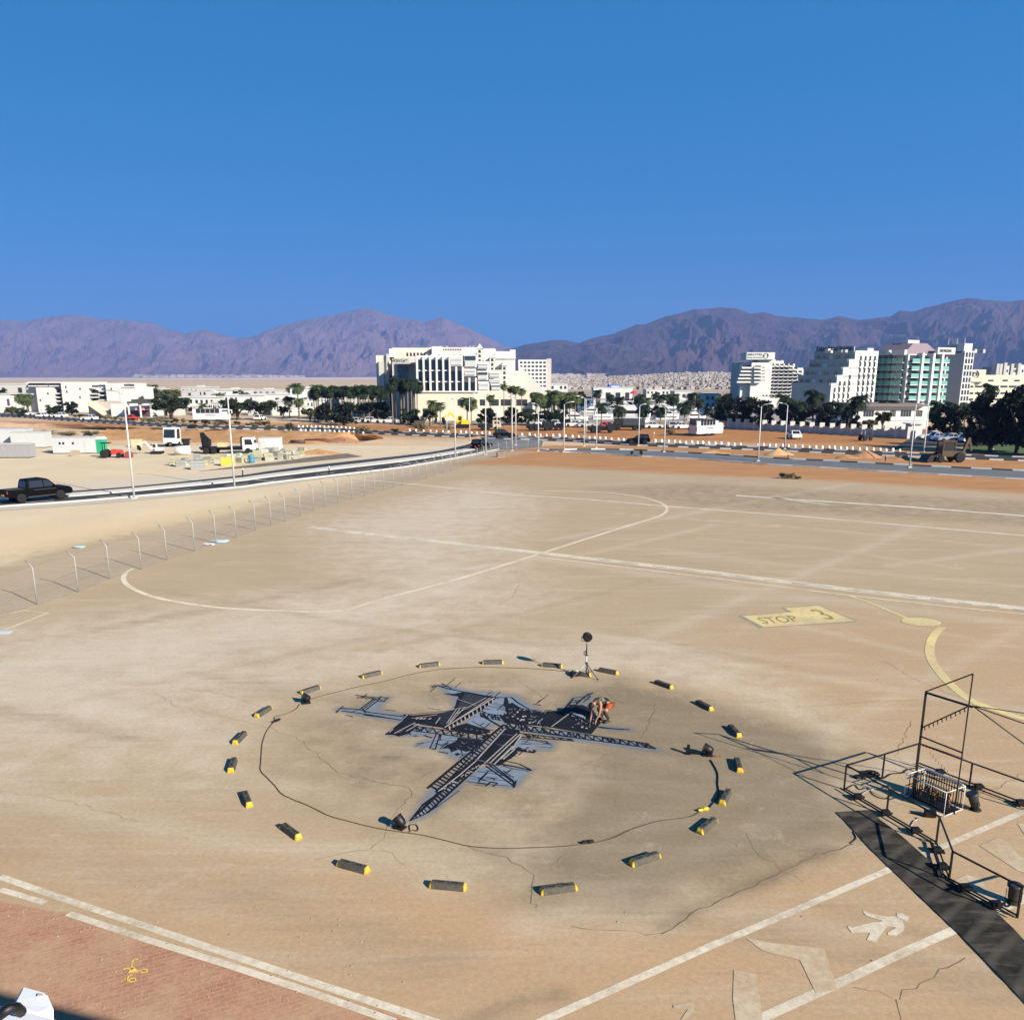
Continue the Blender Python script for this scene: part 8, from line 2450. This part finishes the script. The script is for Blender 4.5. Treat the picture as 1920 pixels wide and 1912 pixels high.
# second tray tube with clamped lights along the front foot and the back foot
for (a, c), side in ((('left', 'front'), -1), (('front', 'corner'), -1), (('corner', 'near'), -1), (('back', 'far'), 1)):
    d = (P[c] - P[a]).normalized()
    n_ = Vector((-d.y, d.x, 0)) * 0.13 * side
    b = MB(); b.tube([P[a] + n_ + Vector((0, 0, 0.07)), P[c] + n_ + Vector((0, 0, 0.07))], 0.022, 6)
    b.build('lighting_pipe', M_BLACK, bar_root)
    ln = (P[c] - P[a]).length
    m_ = max(2, int(ln / 0.9))
    for k in range(m_):
        q = P[a].lerp(P[c], (k + 0.6) / (m_ + 0.2)) + n_ * 0.5
        b = MB()
        for s in (-1, 1): b.bar(q + d * 0.05 * s + n_ * 1.3 + Vector((0, 0, 0.06)), q + d * 0.05 * s - n_ * 1.3 + Vector((0, 0, 0.06)), 0.05, 0.035)
        b.box(q.x - 0.09, q.y - 0.06, 0.03, q.x + 0.09, q.y + 0.06, 0.15)
        b.build('clamp_light', M_BLACK, bar_root)
# tall goal frame made of two poles, rails and pegged bar
fr = thing('goal_frame', 'tall thin black frame with a pegged bar rising above the barrier', 'frame', gp(1713, 1489))
o1 = fr.location.copy()
LB, RB = gp(1713, 1489) - o1, gp(1789, 1526) - o1
hl, hr = height(1713, 1489, 1296), height(1789, 1526, 1263)
b = MB(); b.bar(LB, LB + Vector((0, 0, hl)), 0.045); b.build('post', M_BLACK, fr)
b = MB(); b.bar(RB, RB + Vector((0, 0, hr)), 0.024); b.build('post', M_BLACK, fr)
b = MB(); b.bar(LB + Vector((0, 0, hl)), RB + Vector((0, 0, hr)), 0.03); b.build('sloping_rail', M_BLACK, fr)
E1, E2 = gp(1824, 1323, hl) - o1, gp(1990, 1380, hl) - o1
b = MB(); b.bar(LB + Vector((0, 0, hl - 0.03)), E1 + Vector((0, 0, -0.03)), 0.045); b.build('top_rail', M_BLACK, fr)
b = MB(); b.tube([E1, E2], 0.014, 5); b.tube([E1, gp(2000, 1348, hl) - o1], 0.011, 5); b.tube([E1, gp(1990, 1446, 1.0) - o1], 0.016, 5); b.build('stay_wire', M_BLACK, fr)
z1 = height(1713, 1489, 1364)
pa, pb_ = LB + Vector((0, 0, z1)), E1 + Vector((-0.12, 0, -0.02))
b = MB(); b.bar(pa, pb_, 0.03)
b.build('pegged_bar', M_BLACK, fr)
for k in range(10):
    q = pa.lerp(pb_, (k + 0.7) / 10.4)
    b = MB(); b.bar(q + Vector((0, 0, -0.01)), q + Vector((0.02, 0, -0.10)), 0.02); b.build('peg', M_BLACK, fr)
z2 = height(1713, 1489, 1380)
b = MB(); b.bar(LB + Vector((0, 0, z2)), RB + Vector((0, 0, height(1789, 1526, 1411))), 0.03); b.build('cross_rail', M_BLACK, fr)
# barred crate
cr = thing('barred_crate', 'open crate of white and black bars inside the barrier', 'crate', gp(1732, 1510))
oc = cr.location.copy()
FL, FR, BR = gp(1695, 1496) - oc, gp(1769, 1532) - oc, gp(1804, 1519) - oc
BL = FL + (BR - FR)
ch_ = 0.66
Zc = Vector((0, 0, ch_))
m_wt = mat('white_tube', (0.72, 0.72, 0.72), 0.4, metal=0.2)
b = MB()
for q in (FL, FR, BR, BL): b.tube([q + Vector((0, 0, 0.0)), q + Zc], 0.008, 6)
b.build('corner_tube', m_wt, cr)
b = MB()
for a, c in ((FL, FR), (FR, BR), (BR, BL), (BL, FL)):
    b.tube([a + Zc, c + Zc], 0.011, 6)
    b.tube([a + Vector((0, 0, 0.03)), c + Vector((0, 0, 0.03))], 0.011, 6)
b.build('rim_tube', m_wt, cr)
def panel(a, c, n, rows, name='bar_panel'):
    for k in range(1, n):
        q = a.lerp(c, k / n)
        b = MB(); b.bar(q + Vector((0, 0, 0.03)), q + Zc * 0.97, 0.017); b.build('bar', M_BLACK, cr)
    b = MB()
    for z in rows: b.bar(a + Vector((0, 0, z)), c + Vector((0, 0, z)), 0.02)
    b.build('cross_bar', M_BLACK, cr)
inn = (BL - FL) * 0.28
panel(FL + inn, FR + inn, 17, (0.05, 0.30, 0.55))
panel(BL, BR, 16, (0.08, 0.5))
panel(FL, BL, 5, (0.1, 0.35, 0.55))
b = MB(); dkb = [FL + inn, FR + inn, BR - inn * 0.4, BL - inn * 0.4]
b.prism([(q.x, q.y) for q in dkb], 0.02, 0.05, 'xy'); b.build('floor_plate', M_BLACK, cr)
b = MB(); b.bar(BL + Zc + Vector((-0.03, 0.06, 0.0)), BR + Zc + Vector((-0.03, 0.06, 0.0)), 0.05); b.build('back_beam', M_ALU, cr)
# props lying in the crate: small stems with bulbs
for k in range(9):
    q = FL.lerp(FR, 0.16 + 0.085 * k) + (BL - FL) * RND.uniform(0.5, 0.7)
    b = MB(); b.tube([q + Vector((0, 0, 0.05)), q + Vector((RND.uniform(-.04, .04), 0, 0.22)), q + Vector((RND.uniform(-.06, .06), 0.02, 0.30))], 0.011, 5); b.lathe([(0.012, 0.28), (0.035, 0.31), (0.02, 0.36)], 7, q)
    b.build('stem', M_BLACK if k % 4 else mat('orange_wire', (0.5, 0.12, 0.03), 0.6), cr)
# hanging tags on a thin line between the frame and barrier
tg = thing('tag_line', 'thin line of short dark tags hanging behind the barred crate', 'tag line', gp(1726, 1442))
ot = tg.location.copy()
la, lb = gp(1728, 1394, BZ + 0.03), gp(1806, 1421, BZ + 0.03)
b = MB(); b.tube([la - ot, lb - ot], 0.008, 5); b.build('wire', M_BLACK, tg)
for k in range(12):
    q = la.lerp(lb, (k + 0.5) / 12) - ot
    b = MB(); b.bar(q, q + Vector((0, 0, -0.06)), 0.022, 0.012); b.build('tag', M_BLACK, tg)
for k in range(9):
    x, y = 1741 + 5.4 * k, 1403 + 5.4 * k - 0.05 * k * k * 1.2
    q = gp(x, y + 34) ; q = Vector((q.x, q.y, 0.46 - 0.02 * k)) - ot
    b = MB(); b.bar(q, q + Vector((0, 0, -0.10)), 0.014, 0.01); b.build('tag', mat('rust_tag', (0.20, 0.08, 0.04), 0.8), tg)
# low lights and odds and ends inside the barrier
def can_light(label, x, y, rz, h=0.42, tilt=0.25):
    t = thing('uplight', label, 'stage light', gp(x, y), rz)
    b = MB(); b.lathe([(0.13, 0.0), (0.14, 0.02), (0.10, 0.05), (0.05, 0.07)], 12); b.build('base', M_RUBBER, t)
    T = Matrix.Translation((0, 0, 0.08)) @ Matrix.Rotation(tilt, 4, 'Y')
    b = MB(); b.lathe([(0.09, 0.0), (0.11, 0.03), (0.115, h - 0.12), (0.15, h - 0.08), (0.15, h - 0.02), (0.12, h - 0.02)], 14); b.v = [tuple(T @ Vector(p)) for p in b.v]; b.build('lamp_can', mat('charcoal_can', (0.03, 0.03, 0.03), 0.5, var=0.2), t)
    b = MB()
    for s in (-1, 1): b.bar((0, s * 0.14, 0.06), (0, s * 0.14, 0.28), 0.03, 0.012)
    b.build('yoke', M_BLACK, t)
    return t
can_light('black uplight can beside the right end of the barred crate', 1829, 1518, R(160), 0.40, 0.35)
can_light('black uplight can with long shadow at the right edge of the barrier', 1899, 1692, R(60), 0.36, 0.05)
t = thing('box_light', 'small black box light lying in front of the barred crate', 'stage light', gp(1743, 1531), R(-12))
b = MB(); b.box(-0.13, -0.08, 0.02, 0.13, 0.08, 0.17); b.build('housing', M_BLACK, t, bevel=0.01)
b = MB(); b.box(-0.15, -0.03, 0.0, 0.15, 0.03, 0.018); b.bar((-0.15, 0, 0.01), (-0.42, 0.1, 0.015), 0.05, 0.02); b.build('bracket', M_BLACK, t)
t = thing('coil_lamp', 'dark lamp wheel with cables near the left corner of the barrier', 'stage light', gp(1634, 1453), R(20))
b = MB()
for rr in (0.20, 0.16, 0.11): b.tube([(rr * math.cos(a), rr * math.sin(a), 0.03 + rr * 0.1) for a in [k * math.pi / 10 for k in range(21)]], 0.016, 5)
b.build('coil', M_RUBBER, t)
b = MB()
for k in range(4):
    a = k * math.pi / 4
    b.bar((-0.2 * math.cos(a), -0.2 * math.sin(a), 0.04), (0.2 * math.cos(a), 0.2 * math.sin(a), 0.04), 0.02)
b.lathe([(0.06, 0.03), (0.07, 0.1), (0.04, 0.12)], 10)
b.build('hub', M_BLACK, t)
b = MB(); b.box(-0.55, -0.08, 0.01, -0.28, 0.06, 0.07); b.build('ballast', M_RUBBER, t)
def lcable(label, pts, r=0.012, m=M_RUBBER):
    return cable('power_cable', label, pts, r, m)
lcable('black cable lying along the left corner inside the barrier', [(1585, 1482), (1596, 1474), (1605, 1472), (1612, 1480), (1626, 1478), (1640, 1492), (1656, 1498), (1666, 1494), (1672, 1486)])
lcable('black cable trailing from the coil lamp behind the crate', [(1640, 1456), (1656, 1460), (1672, 1452), (1690, 1449), (1702, 1443), (1714, 1440)], 0.016)
lcable('grey cable running from the front rail into the barrier', [(1597, 1496), (1612, 1492), (1622, 1485), (1640, 1478)], 0.014, M_ALU)
lcable('thin cable curled beside the left edge of the black mat', [(1598, 1583), (1603, 1572), (1601, 1562), (1606, 1556)], 0.012, m_cab)
lcable('tangle of black cables at the right barrier post', [(1862, 1699), (1880, 1694), (1890, 1700), (1900, 1692), (1892, 1688), (1880, 1697)], 0.014)
lcable('white cable end in front of the box light', [(1706, 1547), (1716, 1540), (1722, 1536), (1716, 1534), (1724, 1540)], 0.011, M_ALU)
# rubber mat
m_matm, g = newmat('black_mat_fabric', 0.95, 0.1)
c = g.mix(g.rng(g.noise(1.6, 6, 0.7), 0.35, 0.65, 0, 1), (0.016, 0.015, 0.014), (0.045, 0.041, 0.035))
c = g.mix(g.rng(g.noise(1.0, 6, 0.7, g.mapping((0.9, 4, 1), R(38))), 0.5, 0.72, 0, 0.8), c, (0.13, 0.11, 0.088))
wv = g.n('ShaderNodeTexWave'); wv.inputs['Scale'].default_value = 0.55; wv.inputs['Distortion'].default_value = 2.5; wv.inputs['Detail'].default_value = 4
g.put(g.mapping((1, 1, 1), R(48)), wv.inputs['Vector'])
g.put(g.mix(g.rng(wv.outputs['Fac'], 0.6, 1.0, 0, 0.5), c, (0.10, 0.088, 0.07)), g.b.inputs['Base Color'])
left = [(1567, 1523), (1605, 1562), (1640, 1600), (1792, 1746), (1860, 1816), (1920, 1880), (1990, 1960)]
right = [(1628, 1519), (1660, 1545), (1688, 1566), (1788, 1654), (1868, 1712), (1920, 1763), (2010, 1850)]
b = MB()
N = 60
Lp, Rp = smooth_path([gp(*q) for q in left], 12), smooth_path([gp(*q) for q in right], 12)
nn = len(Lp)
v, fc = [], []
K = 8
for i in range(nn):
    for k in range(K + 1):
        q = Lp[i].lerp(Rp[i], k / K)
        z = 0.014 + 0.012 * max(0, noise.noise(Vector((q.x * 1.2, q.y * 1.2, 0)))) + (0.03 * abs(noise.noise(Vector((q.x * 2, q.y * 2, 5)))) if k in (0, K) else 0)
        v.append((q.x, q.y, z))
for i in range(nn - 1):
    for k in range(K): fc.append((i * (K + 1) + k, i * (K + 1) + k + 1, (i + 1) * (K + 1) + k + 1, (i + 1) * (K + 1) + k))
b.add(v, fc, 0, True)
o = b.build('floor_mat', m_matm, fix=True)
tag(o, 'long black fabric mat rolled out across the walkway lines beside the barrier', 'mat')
